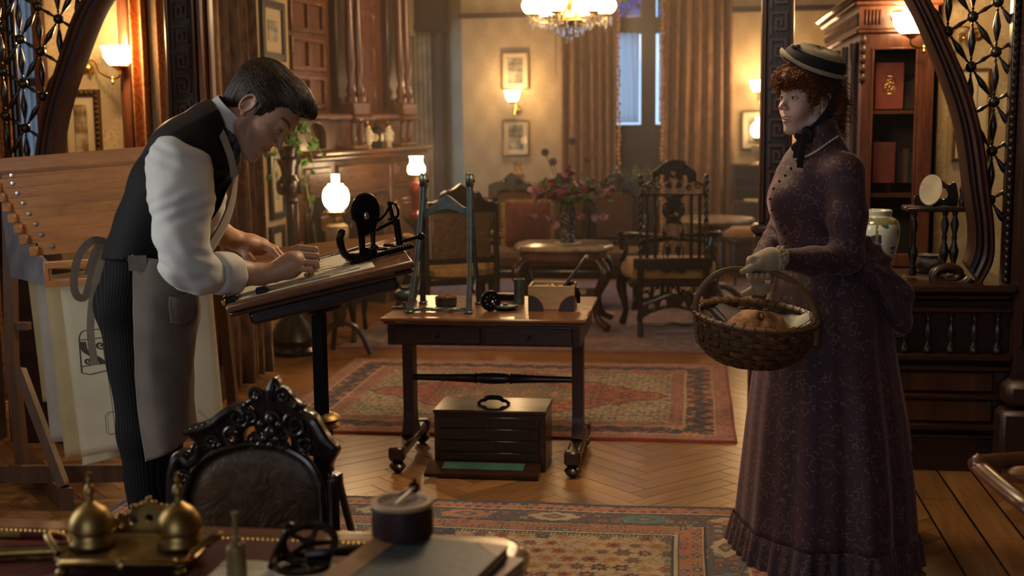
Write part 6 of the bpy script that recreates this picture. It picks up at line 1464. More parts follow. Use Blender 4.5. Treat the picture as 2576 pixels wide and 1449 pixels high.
dp_=Wz(2250,704,LZ); o=MB().ring([[(dp_.x+.05*k*math.cos(a)*(1+.06*math.cos(9*a)),dp_.y+.05*k*math.sin(a)*(1+.06*math.cos(9*a)),LZ+z) for a in np.linspace(0,2*PI,54,endpoint=False)] for k,z in ((1,.0008),(1,.002),(.5,.003),(.02,.003))]).build('lace_doily',simple('doily_cotton',(.55,.49,.38),.9)); tag(o,'white scalloped doily on the dado ledge by the jar','mat')
wp=Wz(2335,705,LZ); root=thing('wheat_sheaf','small sheaf of dried wheat lying on the dado ledge','dried wheat',(wp.x,wp.y,LZ)); mb=MB(); r2=random.Random(9)
for i in range(16):
    a=r2.uniform(-.5,.5)+.2; P=[(0.02+.0*i,0,.006),(-.05*math.cos(a),.05*math.sin(a),.012),(-.10*math.cos(a),.10*math.sin(a),.008+.01*r2.random())]; mb.tube(P,.0012,4); mb.ell(P[-1],(.009,.004,.004),6,5)
mb.build('stalk',simple('dried_wheat',(.16,.10,.045),.8),root)
# ================================================================== drawing rack (easel with hanging bars) on the far side of the man
RD=4.55
def R_(px,py,d=RD): return W(px,py,d)
# depth grows towards the upper bars: lowest bar is nearest
root=thing('drawing_rack','wooden drawing rack of stepped clamp bars with large sheets hanging beneath','drawing rack',(R_(200,1250).x,R_(200,1250).y,0))
nb=8
fl_=[(40,447),(62,472),(80,500),(98,526),(112,553),(126,580),(140,607),(112+0,640)]
bars=[]
for i in range(nb):
    t=i/(nb-1); d=4.95-.55*t
    xl_=[0,2,14,28,42,58,72,98][i]; yt=[440,441,466,494,520,547,574,602][i]
    a=W(xl_,[443,463,488,513,540,566,593,622][i],d); 
    b=a+RGT*.66*1.0+FWD*.02+UP*.045
    bars.append((a,b,d))
    ax=(b-a).normalized(); hgt=.052 if i<nb-1 else .05
    M=frame((a+b)/2,ax,FWD,ax.cross(FWD)*1.0)
    if i==0: MB().box((0,0,.035),((b-a).length,.02,.07),M,ch=.002).build('top_rail',HONEY,root,world=True)
    o=MB().box((0,0,-.004),((b-a).length,.020,hgt),M,ch=.0025).build('clamp_bar',HONEY,root,world=True)
    MB().box((-(b-a).length/2-.012,-.012,-.012),(.03,.03,.034),M,ch=.003).build('bar_end',HONEY,o,world=True)
    MB().lathe([(.0085,0),(.009,.002),(.007,.004),(.001,.0045)],12,frame(a+ax*.05-FWD*.0105+UP*.0,RGT,UP,-FWD)).box((0,0,.0045),(.013,.002,.001),frame(a+ax*.05-FWD*.0105,RGT,UP,-FWD)).build('screw',SILVER,o,world=True)
# side cheek (grey) below the bars
ch=[(0,480),(22,500),(40,530),(52,556),(66,585),(78,612),(95,640),(112,660),(112,717),(27,697),(18,640)]
pts=[W(x,y,4.9-.5*(min(max((y-480)/180,0),1))*((x)/112 if x>0 else 0)) for x,y in ch]
n=len(pts); mb=MB(); mb.add([tuple(p) for p in pts]+[tuple(p+RGT*.015) for p in pts],[tuple(range(n)),tuple(range(n,2*n))[::-1]]+[(i,n+i,n+(i+1)%n,(i+1)%n) for i in range(n)])
mb.build('side_cheek',simple('blue_grey_paint',(.15,.145,.17),.7),root,world=True,smooth=False)
# lowest box frame
a=W(114,690,4.38); L=.62
o=[(0,-.045),(L,-.018),(L,.07),(0,.045)]; h=[(.018,-.022),(L-.02,.004),(L-.02,.045),(.018,.02)]
M=frame(a,RGT,FWD,UP); shape2d([o,h],.03,.003,M).build('front_frame',HONEY,root,world=True)
# easel legs and foot
LEGM=OAKB
MB().tube([W(22,420,5.0),W(30,900,5.0),W(60,1200,4.98)],.03,4).build('back_post',LEGM,root,world=True)
f0,f1=Wz(60,1180,0),Wz(170,1285,0)
MB().plate((f0+f1)/2+V(0,0,.045),(f1-f0)/2,RGT*.028,V(0,0,.045)).build('foot',LEGM,root,world=True)
g0=W(50,930,4.95); MB().tube([g0,f1+V(-.02,.02,.09)],.026,4).build('strut',LEGM,root,world=True)
mb=MB().box((0,0,0),(.9,.03,.07),frame(W(250,1190,4.9),RGT,FWD,UP)); mb.build('lower_rail',LEGM,root,world=True)
MB().box((0,0,0),(.10,.03,.03),frame(W(45,820,5.0),RGT,FWD,UP)).build('cross_rail',LEGM,root,world=True)
q1=Wz(640,1205,0); MB().tube([V(q1.x-.1,q1.y+.1,0),W(540,560,4.9)],.028,4).build('back_post',LEGM,root,world=True)
# hanging sheets
t=NT('sketched_paper'); v=t.coord(); 
t.bs(Base_Color=t.ramp(t.noise(v,5,4),[(.3,(.50,.44,.30)),(.7,(.62,.56,.40))]),Roughness=.85); OLDP=t.m
cols=[simple('yellowed_paper',(.42,.33,.16),.85,0,.1),simple('grey_paper',(.40,.36,.31),.85,0,.1),simple('pale_yellow_paper',(.48,.39,.2),.85,0,.1),OLDP]
sheets=[]
def hang(label,tl,tr,br,bl,d,mat,bow=.02,sd=0):
    c=[W(*p,d) for p in (tl,tr,br,bl)]
    def fn(u,v):
        p=(c[0].lerp(c[1],u)).lerp(c[3].lerp(c[2],u),v); return tuple(p-FWD*(bow*math.sin(PI*u)*v+.03*max(0,v-.9)*4*0+.01*math.sin(5*u+sd)*v))
    o=MB().grid(fn,20,20).build('hanging_sheet',mat,ang=3); solid(o,.001); tag(o,label,'paper'); return o,fn
hang('yellowed sheet hanging rearmost from the drawing rack',(70,700),(500,640),(505,980),(110,1010),4.84,cols[0],sd=1)
hang('greyish sheet hanging third from the front of the drawing rack',(90,705),(515,660),(515,1080),(130,1112),4.74,cols[1],sd=2)
hang('pale yellow sheet hanging second from the front of the drawing rack',(112,712),(530,680),(528,1100),(165,1155),4.64,cols[2],sd=3)
o,fn=hang('front cream drawing sheet with ink ornament hanging from the rack',(150,716),(530,690),(562,1060),(205,1150),4.50,OLDP,.03)
hang('cream sheet lying low behind the front drawing sheet',(205,1080),(520,1040),(540,1085),(208,1172),4.60,cols[3],.0)
INK=simple('ink_line',(.05,.04,.03),.8)
def onsheet(px,py): 
    r=ray(px,py); best=None
    u=(px-178)/(546-178); v_=(py-705)/(1110-705); p=Vector(fn(min(max(u,0),1),min(max(v_,0),1))); return W(px,py,depth(p)-.004)
mb=MB()
def inkl(pts,r=.0016): mb.tube([onsheet(*p) for p in pts],r,4)
inkl(sm2([(198,850),(205,835),(225,830),(250,828),(270,832)],4)); inkl([(198,850),(205,938)]); inkl([(205,938),(225,942),(275,930)]); inkl([(198,856),(268,848)]); inkl([(204,922),(272,912)])
for k in range(3): inkl(sm2([(203+k*5,860),(206+k*6,880),(222+k*7,892),(245+k*6,905),(252+k*6,915)],4),.003)
inkl([(222+12*(1-t)*math.cos(9*t),908+9*(1-t)*math.sin(9*t)) for t in np.linspace(0,.9,24)],.003); inkl([(252+14*(1-t)*math.cos(9*t),868+11*(1-t)*math.sin(9*t)) for t in np.linspace(0,.9,24)],.003)
mb.build('ink_ornament',INK,o,world=True); mb=MB()
inkl([(265,1045),(268,1088),(275,1093),(298,1088)],.001); inkl([(265,1045),(272,1037),(292,1034)],.001); inkl([(272,945),(292,1095)],.001); inkl([(498,1030),(528,1058)],.001); inkl([(498,1036),(520,1058)],.001)
stuff(mb.build('pencil_lines',INK,o,world=True))
# ================================================================== people: implicit surfaces, meshed with surface nets
class SDF:
    def __init__(s, lo, hi, h):
        s.h=h; s.lo=np.array(lo,float); n=np.ceil((np.array(hi)-s.lo)/h).astype(int)+1; s.n=n
        s.f=np.full(tuple(n),.25,np.float32); s.ax=[s.lo[i]+h*np.arange(n[i]) for i in range(3)]
    def _sl(s, lo, hi, m):
        i0=np.clip(np.floor((np.array(lo)-m-s.lo)/s.h).astype(int),0,s.n); i1=np.clip(np.ceil((np.array(hi)+m-s.lo)/s.h).astype(int)+1,0,s.n)
        sl=tuple(slice(a,b) for a,b in zip(i0,i1)); return sl,[s.ax[i][sl[i]] for i in range(3)]
    def _mix(s, sl, d, k, sub=False):
        a=s.f[sl]
        if a.size==0: return
        if sub:
            d=-d
            if k>0: h=np.clip(.5-.5*(d-a)/k*-1*-1,0,1) if False else np.clip(.5+.5*(d-a)/k,0,1); s.f[sl]=a+(d-a)*h+k*h*(1-h)
            else: s.f[sl]=np.maximum(a,d)
        else:
            if k>0: h=np.clip(.5+.5*(a-d)/k,0,1); s.f[sl]=a+(d-a)*h-k*h*(1-h)
            else: s.f[sl]=np.minimum(a,d)
    def cap(s, a, b, ra, rb=None, k=.01, sub=False, sq=None):
        """tapered capsule; sq=(axis vector, factor) widens it along that axis"""
        rb=ra if rb is None else rb; a=np.array(a,float); b=np.array(b,float); R=max(ra,rb)
        ext=R*(1/ sq[1] if sq else 1); sl,(X,Y,Z)=s._sl(np.minimum(a,b)-ext,np.maximum(a,b)+ext,k+3*s.h)
        P=[X[:,None,None]-a[0],Y[None,:,None]-a[1],Z[None,None,:]-a[2]]; ab=b-a
        if sq:
            n=np.array(sq[0],float); n/=np.linalg.norm(n); dn=P[0]*n[0]+P[1]*n[1]+P[2]*n[2]; kk=sq[1]-1
            P=[P[i]+dn*n[i]*kk for i in range(3)]; ab=ab+n*np.dot(ab,n)*kk
        L=max(np.dot(ab,ab),1e-9); t=np.clip((P[0]*ab[0]+P[1]*ab[1]+P[2]*ab[2])/L,0,1)
        d=np.sqrt((P[0]-ab[0]*t)**2+(P[1]-ab[1]*t)**2+(P[2]-ab[2]*t)**2)-(ra+(rb-ra)*t)
        s._mix(sl,d.astype(np.float32),k,sub); return s
    def chain(s, pts, rs, k=.01, sq=None, sub=False):
        for i in range(len(pts)-1): s.cap(pts[i],pts[i+1],rs[i],rs[i+1],k,sub,sq[i] if isinstance(sq,list) else sq)
        return s
    def ell(s, c, r, k=.01, sub=False, rot=None):
        c=np.array(c,float); r=np.array(r,float) if hasattr(r,'__len__') else np.array([r,r,r],float); m=r.max()
        sl,(X,Y,Z)=s._sl(c-m,c+m,k+3*s.h); P=[X[:,None,None]-c[0],Y[None,:,None]-c[1],Z[None,None,:]-c[2]]
        if rot is not None:
            Rm=np.array(rot.to_3x3()); P=[Rm[0][i]*P[0]+Rm[1][i]*P[1]+Rm[2][i]*P[2] for i in range(3)]
        k0=np.sqrt((P[0]/r[0])**2+(P[1]/r[1])**2+(P[2]/r[2])**2)+1e-9; k1=np.sqrt((P[0]/r[0]**2)**2+(P[1]/r[1]**2)**2+(P[2]/r[2]**2)**2)+1e-9
        s._mix(sl,(k0*(k0-1)/k1).astype(np.float32),k,sub); return s
    def cut(s, p, n, k=0.0):                      # remove the half space p + n
        n=np.array(n,float); n/=np.linalg.norm(n); X,Y,Z=s.ax
        d=(X[:,None,None]-p[0])*n[0]+(Y[None,:,None]-p[1])*n[1]+(Z[None,None,:]-p[2])*n[2]
        s._mix((slice(None),)*3,-d.astype(np.float32),k,True); return s
    def disp(s, fn):
        X,Y,Z=s.ax; s.f+=fn(X[:,None,None],Y[None,:,None],Z[None,None,:]).astype(np.float32); return s
    def verts(s):
        f=s.f; ins=f<0; nx,ny,nz=f.shape
        c=[ins[i:nx-1+i,j:ny-1+j,k:nz-1+k] for i in (0,1) for j in (0,1) for k in (0,1)]
        tot=sum(q.astype(np.int8) for q in c); act=(tot>0)&(tot<8); idx=np.argwhere(act)
        if len(idx)==0: return np.zeros((0,3)),np.zeros((0,4),int)
        off=[np.array((i,j,k)) for i in (0,1) for j in (0,1) for k in (0,1)]
        vals=np.stack([f[tuple((idx+o).T)] for o in off],1); S=np.zeros((len(idx),3)); N=np.zeros(len(idx))
        for a in range(8):
            for b in range(a+1,8):
                if np.abs(off[a]-off[b]).sum()!=1: continue
                m=(vals[:,a]<0)!=(vals[:,b]<0); t=vals[m,a]/(vals[m,a]-vals[m,b]); S[m]+=off[a]+(off[b]-off[a])*t[:,None]; N[m]+=1
        vid=np.full(act.shape,-1,int); vid[tuple(idx.T)]=np.arange(len(idx)); v=s.lo+(idx+S/N[:,None])*s.h
        Q=[]
        for ax in range(3):
            sl0=[slice(None)]*3; sl1=[slice(None)]*3; sl0[ax]=slice(0,-1); sl1[ax]=slice(1,None)
            A=ins[tuple(sl0)]; Bm=ins[tuple(sl1)]; e=np.argwhere(A!=Bm); o1,o2=[(1,2),(2,0),(0,1)][ax]
            ok=(e[:,o1]>0)&(e[:,o2]>0)&(e[:,o1]<s.n[o1]-1)&(e[:,o2]<s.n[o2]-1); e=e[ok]; fl=A[tuple(e.T)]
            d1=np.zeros(3,int); d1[o1]=1; d2=np.zeros(3,int); d2[o2]=1
            q=np.stack([vid[tuple((e-d1-d2).T)],vid[tuple((e-d2).T)],vid[tuple(e.T)],vid[tuple((e-d1).T)]],1)
            q[~fl]=q[~fl][:,::-1]; Q.append(q)
        return v,np.concatenate(Q)
def np_mesh(name,v,q,mat,parent,col=None,it=0):
    me=bpy.data.meshes.new(name); me.vertices.add(len(v)); me.vertices.foreach_set('co',np.asarray(v,float).ravel()); me.loops.add(q.size); me.loops.foreach_set('vertex_index',q.ravel().astype(np.int32)); me.polygons.add(len(q))
    me.polygons.foreach_set('loop_start',np.arange(len(q))*4); me.polygons.foreach_set('loop_total',np.full(len(q),4)); me.update(); me.validate()
    me.polygons.foreach_set('use_smooth',[True]*len(me.polygons))
    if col is not None:
        at=me.color_attributes.new('tone','FLOAT_COLOR','POINT'); at.data.foreach_set('color',np.concatenate([col,np.ones((len(v),1))],1).ravel())
    return link(name,me,mat,parent)
def relax(v,q,n=1,lam=.5):
    for _ in range(n):
        s=np.zeros_like(v); c=np.zeros(len(v))
        for a,b in ((0,1),(1,2),(2,3),(3,0)):
            np.add.at(s,q[:,a],v[q[:,b]]); np.add.at(c,q[:,a],1); np.add.at(s,q[:,b],v[q[:,a]]); np.add.at(c,q[:,b],1)
        v=v+lam*(s/np.maximum(c,1)[:,None]-v)
    return v
def patch(ctrl, nu, nv):
    rows=[smooth_path(r,nu) for r in ctrl]; cols=[smooth_path([r[i] for r in rows],nv) for i in range(len(rows[0]))]
    mb=MB(); n=len(cols); m=len(cols[0]); mb.add([tuple(cols[i][j]) for j in range(m) for i in range(n)],[(j*n+i,j*n+i+1,(j+1)*n+i+1,(j+1)*n+i) for j in range(m-1) for i in range(n-1)]); return mb
# skin: vertex tone carries lips, brows and blush
t=NT('skin'); a=t.n('ShaderNodeVertexColor',layer_name='tone'); t.bs(Base_Color=a.outputs[0],Roughness=.48,Subsurface_Weight=.12,Subsurface_Radius=(.012,.005,.003),Subsurface_Scale=.5); t.bump(t.noise(t.coord(),420,2),.08,.001); SKIN=t.m
EYEW=simple('eye_white',(.62,.58,.53),.15,0,.03); 
def eye_mat(name,c):
    t=NT(name); v=t.coord(); sp=t.n('ShaderNodeSeparateXYZ'); t.set(sp.inputs[0],v); r=t.math('SQRT',t.math('ADD',t.math('MULTIPLY',sp.outputs[1],sp.outputs[1]),t.math('MULTIPLY',sp.outputs[2],sp.outputs[2])))
    r=t.math('ADD',r,t.math('MULTIPLY',t.math('LESS_THAN',sp.outputs[0],0.0),1.0))
    t.bs(Base_Color=t.ramp(t.math('DIVIDE',r,.0125),[(0,(.005,.005,.005)),(.2,(.005,.005,.005)),(.24,c),(.46,tuple(x*.5 for x in c)),(.52,(.45,.41,.37)),(1,(.42,.37,.33))]),Roughness=.08,Coat_Weight=.6); return t.m
def head_mesh(female=False, smile=False, neck=None, skin=(.5,.3,.2), brow=(.05,.03,.02)):
    s=SDF((-.14,-.105,-.19),(.14,.105,.15),.002); k=.02; fm=.9 if female else 1.0
    s.ell((-.014,0,.045),(.096,.075,.084),k); s.ell((.035,0,.05),(.057,.061,.056),.03); s.ell((.045,0,-.018),(.047,.056*fm**.5,.068),.03)
    for y in (-1,1):
        s.cap((-.006,y*.056*fm,-.005),(-.003,y*.052*fm,-.058),.014,.014,.025); s.cap((-.003,y*.05*fm,-.06),(.056,y*.02*fm,-.094),.017*fm,.015*fm,.025)
        s.ell((.058,y*.043,-.012),(.024,.02,.019),.02)
        if smile: s.ell((.062,y*.037,-.033),(.020,.016,.015),.016)
    s.ell((.07 if female else .076,0,-.094 if female else -.098),(.019*fm,.021*fm,.017 if female else .019),.02); s.ell((.068,0,-.052),(.025,.031,.030),.02)
    s.cap((.081,-.028,.038),(.081,.028,.038),.0125 if not female else .010,None,.016)
    for y in (-1,1): s.ell((.100,y*.032,.017),(.014,.017,.0115),.014,True)
    s.cap((.087,0,.024),(.1085,0,-.011),.0068,.0085,.014); s.ell((.113,0,-.017),(.0105*fm,.0095,.0088),.008)
    for y in (-1,1):
        s.ell((.1025,y*.0115,-.021),(.0095,.0068,.0068),.006); s.ell((.106,y*.007,-.0285),(.004,.0032,.003),.002,True)
        s.ell((.0785,y*.032,.017),.0145,.004)
        s.ell((.0935,y*.0325,.0155),(.0085,.0125,.0042 if female else .0024),.002,True)
    mz=-.0525; lp=[]
    for y in (-1,1):
        if smile:
            for a,b,r in (((.078,y*.026,mz+.004),(.0935,0,mz+.0035),.0044),((.078,y*.025,mz+.0025),(.0905,0,mz-.0135),.0054)): s.cap(a,b,r*.75,r,.006)
        else:
            for a,b,r in (((.080,y*.023,mz+.001),(.0965,0,mz+.0052),.0050),((.080,y*.021,mz-.001),(.0945,0,mz-.0066),.0062)): s.cap(a,b,r*.8,r,.006)
    if smile: s.ell((.092,0,mz-.0045),(.014,.022,.0055),.002,True)
    else: s.cap((.083,-.024,mz),(.1015,0,mz-.0008),.0022,None,.003,True); s.cap((.083,.024,mz),(.1015,0,mz-.0008),.0022,None,.003,True)
    s.cap((.099,0,-.034),(.0965,0,-.044),.0025,None,.004,True)
    for y in (-1,1):
        R=Matrix.Rotation(y*.30,4,'Z')@Matrix.Rotation(.18,4,'Y')
        s.ell((-.014,y*.0785,.006),(.0185,.0065,.031),.005,False,R)
        s.ell((-.009,y*.0855,.004),(.0105,.0055,.018),.003,True,R)
        ring=[(-.014+.016*math.cos(a)-.004,y*(.0835+.004*math.cos(a)*-1),.008+.028*math.sin(a)) for a in np.linspace(1.0,4.9,10)][::1]
        s.chain([(2*-.014-p[0] if False else p[0],p[1],p[2]) for p in ring],[.0038]*10,.003)
        s.ell((-.008,y*.076,-.024),(.008,.006,.009),.006)
    if neck is not None: s.cap((-.028,0,-.05),neck,.05*(.86 if female else 1),.056*(.84 if female else 1),.025)
    v,q=s.verts(); v=relax(v,q,1,.3)
    x,y,z=v.T; col=np.tile(np.array(skin),(len(v),1))
    bl=np.exp(-(((x-.065)/.03)**2+((np.abs(y)-.045)/.022)**2+((z+.02)/.022)**2)); col[:,1:]*=(1-(.18 if female else .07)*bl)[:,None]
    ns=np.exp(-(((x-.112)/.014)**2+(y/.016)**2+((z+.018)/.014)**2)); col[:,1:]*=(1-.15*ns)[:,None]
    L=(x>.078)&(np.abs(y)<.025*(1.15 if smile else 1)); up_=np.exp(-(((z-(mz+(.0035 if smile else .003)))/.0042)**2))+np.exp(-(((z-(mz-(.0125 if smile else .006)))/.0048)**2)); lm=np.clip(up_*L*np.clip((x-.08)/.006,0,1),0,1)
    col=col*(1-.8*lm[:,None])+np.array((.40,.13,.10))*skin[0]/.5*.8*lm[:,None]
    bz=.0405+.012*np.sin((np.abs(y)-.012)/.04*2.2); bm=np.exp(-((z-bz)/.0042)**4)*((np.abs(y)>.011)&(np.abs(y)<.052)&(x>.05)); col=col*(1-.85*bm[:,None])+np.array(brow)*.85*bm[:,None]
    ey=np.exp(-((((np.abs(y)-.032)/.0165)**2+((z-.017)/.0075)**2)**2))*(x>.07); col*=(1-.28*ey[:,None])
    if not female:
        st=((z<-.035)&(x>.0)).astype(float)*np.clip((-.03-z)/.03,0,1); col=col*(1-.13*st[:,None])
    return v,q,col
def xf(v,M): return np.asarray(v)@np.array(M.to_3x3()).T+np.array(M.translation)
def join_np(parts):
    V_,Q_,C_=[],[],[]; n=0
    for v,q,c in parts: V_.append(v); Q_.append(q+n); C_.append(c); n+=len(v)
    return np.concatenate(V_),np.concatenate(Q_),np.concatenate(C_)
def box8(f,X,Y,D,m):
    P=np.array([f(x,y,d) for x in X for y in Y for d in D]); return P.min(0)-m,P.max(0)+m
def wrinkle(amp,fr=18,seed=0,ax=(1,1,1)):
    r=np.random.default_rng(seed); K=[(r.normal(size=3)*fr*np.array(ax),r.uniform(0,6.28)) for _ in range(7)]
    return lambda X,Y,Z: amp*sum(np.sin(k[0]*X+k[1]*Y+k[2]*Z+p+1.2*np.sin(.6*(k[1]*X+k[2]*Y+k[0]*Z)))for k,p in K)/3
LASH=simple('lash',(.015,.01,.008),.7)
def eyes(root,HM,s,mat,look,lid=.0):
    for y in (-1,1):
        o=MB().ell((0,0,0),.0125*s,20,14).build('eye',mat,root,ang=3); d=HM.to_3x3()@Vector(look).normalized(); d.normalize()
        up_=UP-d*d.dot(UP); up_.normalize(); o.matrix_basis=wm(root).inverted()@frame(HM@Vector((.0795,y*.032,.017)),d,up_.cross(d),up_)
        P=[HM@Vector((.0795+.0143*math.cos(a)*.98,y*.032+.0143*math.sin(a),.017+.0035*math.cos(a)+(.0006 if lid==0 else -.001))) for a in np.linspace(-.95,.95,12)]
        MB().tube(P,.0007*s,5).build('lashes',LASH,root,world=True)
def strand_mesh(strands,r,n=4):
    mb=MB()
    for P in strands:
        m=len(P); mb.tube(P,[r*(.55+.45*math.sin(PI*min(1,(i+.8)/(m-.2)))) for i in range(m)],n,caps=False)
    return mb
def hair_mat(name,c1,c2):
    t=NT(name); v=t.coord(); t.bs(Base_Color=t.ramp(t.noise(v,90,3),[(.3,c1),(.7,c2)]),Roughness=.5,Specular_IOR_Level=.35,Anisotropic=.4); return t.m
# ------------------------------------------------------------------ the man
MD=3.62; mb0=W(380,1540,MD); PM=TRS((mb0.x,mb0.y,0),YAW); PMi=PM.inverted()
man=thing('person','person in a black waistcoat and apron leaning over the board, drawing with a pen','person',M=PM)
def m_(px,py,dd=0): return PMi@W(px,py,MD+dd)
SM=MD/FPX
def hframe(px,py,d,f0,u0,yaw,s,PMi):
    f0=Vector(f0).normalized(); u0=Vector(u0).normalized(); l0=u0.cross(f0); f=(f0*math.cos(yaw)+l0*math.sin(yaw)); l=u0.cross(f)
    return PMi@(frame(W(px,py,d),(RGT*f.x+FWD*f.y+UP*f.z),(RGT*l.x+FWD*l.y+UP*l.z),(RGT*u0.x+FWD*u0.y+UP*u0.z))@Matrix.Scale(s,4))
p49=math.radians(49)
HM=hframe(655,289,MD,(math.cos(p49),0,-math.sin(p49)),(math.sin(p49),0,math.cos(p49)),math.radians(-15),.98,PMi)
nk=HM.inverted()@m_(540,322,0); MSK=(.50,.285,.18)
hv,hq,hc=head_mesh(False,False,tuple(nk),MSK,(.03,.018,.012)); hv=xf(hv,HM)
# joints
def onboard(px,py):
    r=ray(px,py); n=un; t_=(D1-CAMP).dot(n)/r.dot(n); return CAMP+r*t_
hb=onboard(775,700); hd=depth(hb)-MD     # depth at which the writing hand meets the board
sh=m_(455,425,-.17); el=m_(468,672,-.21); wr=m_(688,688,hd-.015)
def hand_col(v,c): 
    return np.tile(np.array(c),(len(v),1))
s=SDF(*box8(m_,(480,830),(780,540),(-.35,.62),.03),.003)
yv=(0,1,0)
s.chain([m_(520,680,-.19),m_(600,688,hd-.05),m_(655,690,hd-.02),m_(690,686,hd-.01)],[.040,.040,.031,.027],.012,[(yv,1.0),(yv,1.0),(yv,.95)])
s.chain([m_(690,684,hd-.01),m_(715,672,hd),m_(742,660,hd)],[.027,.030,.031],.014,(yv,.8))
s.ell(m_(735,664,hd),(.036,.030,.036),.012); s.ell(m_(722,684,hd+.0),(.034,.026,.022),.012)
for i,(y0,y1,dz_,xx) in enumerate(((624,628,.036,796),(640,644,.018,799),(658,662,.0,799),(676,678,-.016,786))):
    r_=.0108-.0007*i
    s.chain([m_(738-2*i,y0+4,hd+dz_),m_(752-2*i,y0,hd+dz_-.004),m_(xx-4,y1,hd+dz_-.002),m_(xx-2,y1+9,hd+dz_+.012),m_(xx-16,y1+14,hd+dz_+.022)],[r_,r_*1.05,r_*.95,r_*.9,r_*.8],.0035)
s.chain([m_(722,660,hd+.03),m_(750,650,hd+.048),m_(778,660,hd+.05),m_(792,676,hd+.045)],[.016,.0125,.0105,.008],.006)
# far hand, palm down
fd=.47
s.chain([m_(505,545,fd-.16),m_(556,588,fd-.08),m_(598,606,fd-.02)],[.044,.038,.031],.012)
s.chain([m_(598,606,fd-.02),m_(630,615,fd-.01),m_(655,620,fd)],[.031,.033,.030],.014,(yv,.66))
for i,(a,b,c_,dz_) in enumerate((((655,616),(683,629),(704,652),-.035),((660,613),(692,627),(714,650),-.012),((662,613),(692,626),(712,646),.012),((658,615),(682,627),(700,644),.034))):
    s.chain([m_(*a,fd+dz_*.7),m_(*b,fd+dz_),m_(*c_,fd+dz_*1.05)],[.0135,.0115,.009],.004)
s.chain([m_(608,622,fd-.035),m_(622,642,fd-.055),m_(637,656,fd-.055)],[.020,.0145,.0105],.008)
av,aq=s.verts(); ac=hand_col(av,MSK); 
# hidden core of the body
s=SDF((-.45,-.4,-.02),(.45,.4,1.55),.012)
TC=[m_(345,745),m_(365,648),m_(398,566),m_(445,476),m_(490,390),m_(533,324),m_(562,288)]
def torso(s,dr,k=.03,upto=7):
    R=[.105,.096,.100,.114,.108,.072,.055]; Hw=[.165,.15,.165,.188,.185,.11,.06]
    for i in range(min(upto,7)-1): s.cap(TC[i],TC[i+1],R[i]+dr,R[i+1]+dr,k,False,(yv,(R[i]+dr)/(Hw[i]+dr)))
torso(s,-.02); 
LEGN=[m_(332,790,-.085),m_(366,1090,-.09),m_(402,1500,-.09)]; LEGF=[m_(345,790,.085),m_(392,1090,.11),m_(440,1490,.12)]
for Lg in (LEGN,LEGF): s.chain(Lg,[.075,.05,.04],.02); s.cap(Lg[2],(Lg[2][0]+.12,Lg[2][1],.05),.035,.03,.02)
s.chain([sh,el],[.045,.04],.02); s.chain([m_(510,400,.17),m_(502,550,.28),m_(556,590,fd-.08)],[.045,.04,.033],.02)
s.cut((0,0,.026),(0,0,-1)); bv,bq=s.verts(); bc=hand_col(bv,MSK)
v,q,c=join_np([(hv,hq,hc),(av,aq,ac),(bv,bq,bc)]); np_mesh('body',v,q,SKIN,man,c)
eyes(man,PM@HM,.98,eye_mat('brown_eye',(.06,.03,.015)),(.75,-.02,-.55),1)
# hair: brushed back from the brow
HR1=hair_mat('dark_brown_hair',(.016,.009,.005),(.055,.030,.016))
s=SDF((-.17,-.12,-.10),(.15,.12,.19),.004)
s.ell((-.018,0,.05),(.106,.083,.094),.02); s.ell((-.078,0,.0),(.044,.060,.068),.02); s.ell((-.06,0,.06),(.08,.074,.08),.03); s.ell((.07,0,.112),(.046,.062,.030),.03); s.ell((.03,0,.118),(.05,.06,.035),.03)
for y in (-1,1): s.cap((.008,y*.075,.05),(.018,y*.0745,-.004),.010,.004,.01)
s.ell((.098,0,.018),(.064,.13,.082),.008,True); s.ell((.06,0,-.05),(.095,.13,.06),.008,True)
for y in (-1,1): s.ell((-.012,y*.09,.002),(.024,.03,.036),.006,True)
s.disp(lambda X,Y,Z:.0007*np.sin(190*Y+30*np.sin(12*X)+40*Z))
v,q=s.verts(); np_mesh('hair',xf(relax(v,q,1),HM),q,HR1,man); hb_=bpy.data.objects['hair']
st=[]; r=random.Random(1)
for i in range(1100):
    ph=r.uniform(-1.75,1.75); th0=math.radians(r.uniform(18,44) if abs(ph)<1.0 else r.uniform(48,75)); th1=math.radians(r.uniform(120,172)); kk=r.uniform(1.0,1.035); P=[]
    lift=r.uniform(.6,1.0)
    for j in range(11):
        t_=j/10; th=th0+(th1-th0)*t_; a=ph*(1-.12*t_)+.05*math.sin(5*t_+i)
        bump_=.022*math.exp(-((th-.75)/.35)**2)*max(0,math.cos(a))*lift
        x=-.018+(.108*kk)*math.cos(th)+ (.012 if t_<.3 else 0)*math.exp(-(t_/.2)**2); rr_=math.sin(th)
        P.append((x,(.085*kk+bump_*.6)*rr_*math.sin(a),.05+(.096*kk+bump_)*rr_*math.cos(a)))
    st.append([HM@Vector(p) for p in P])
for i in range(520):
    bz=r.uniform(-1.35,1.35); z0=r.uniform(.03,.12); z1=r.uniform(-.085,-.03) if abs(bz)<.95 else r.uniform(-.05,-.01); P=[]
    for j in range(8):
        t_=j/7; aa=bz*(1-.10*t_); z=z0+(z1-z0)*t_; P.append((-.02-.16*math.cos(aa),.15*math.sin(aa),.03+(z-.03)*1.7))
    st.append([HM@Vector(p) for p in P])
from mathutils.bvhtree import BVHTree
bvh=BVHTree.FromPolygons([tuple(p) for p in xf(relax(v,q,1),HM)],[tuple(f) for f in q]) if False else BVHTree.FromObject(hb_,bpy.context.evaluated_depsgraph_get())
def snap_h(p,off,c=HM@Vector((-.01,0,.03))):
    d=(p-c).normalized(); loc,nr,i,dist=bvh.ray_cast(c+d*.30,-d); return loc+d*off if loc is not None else p
st2=[]
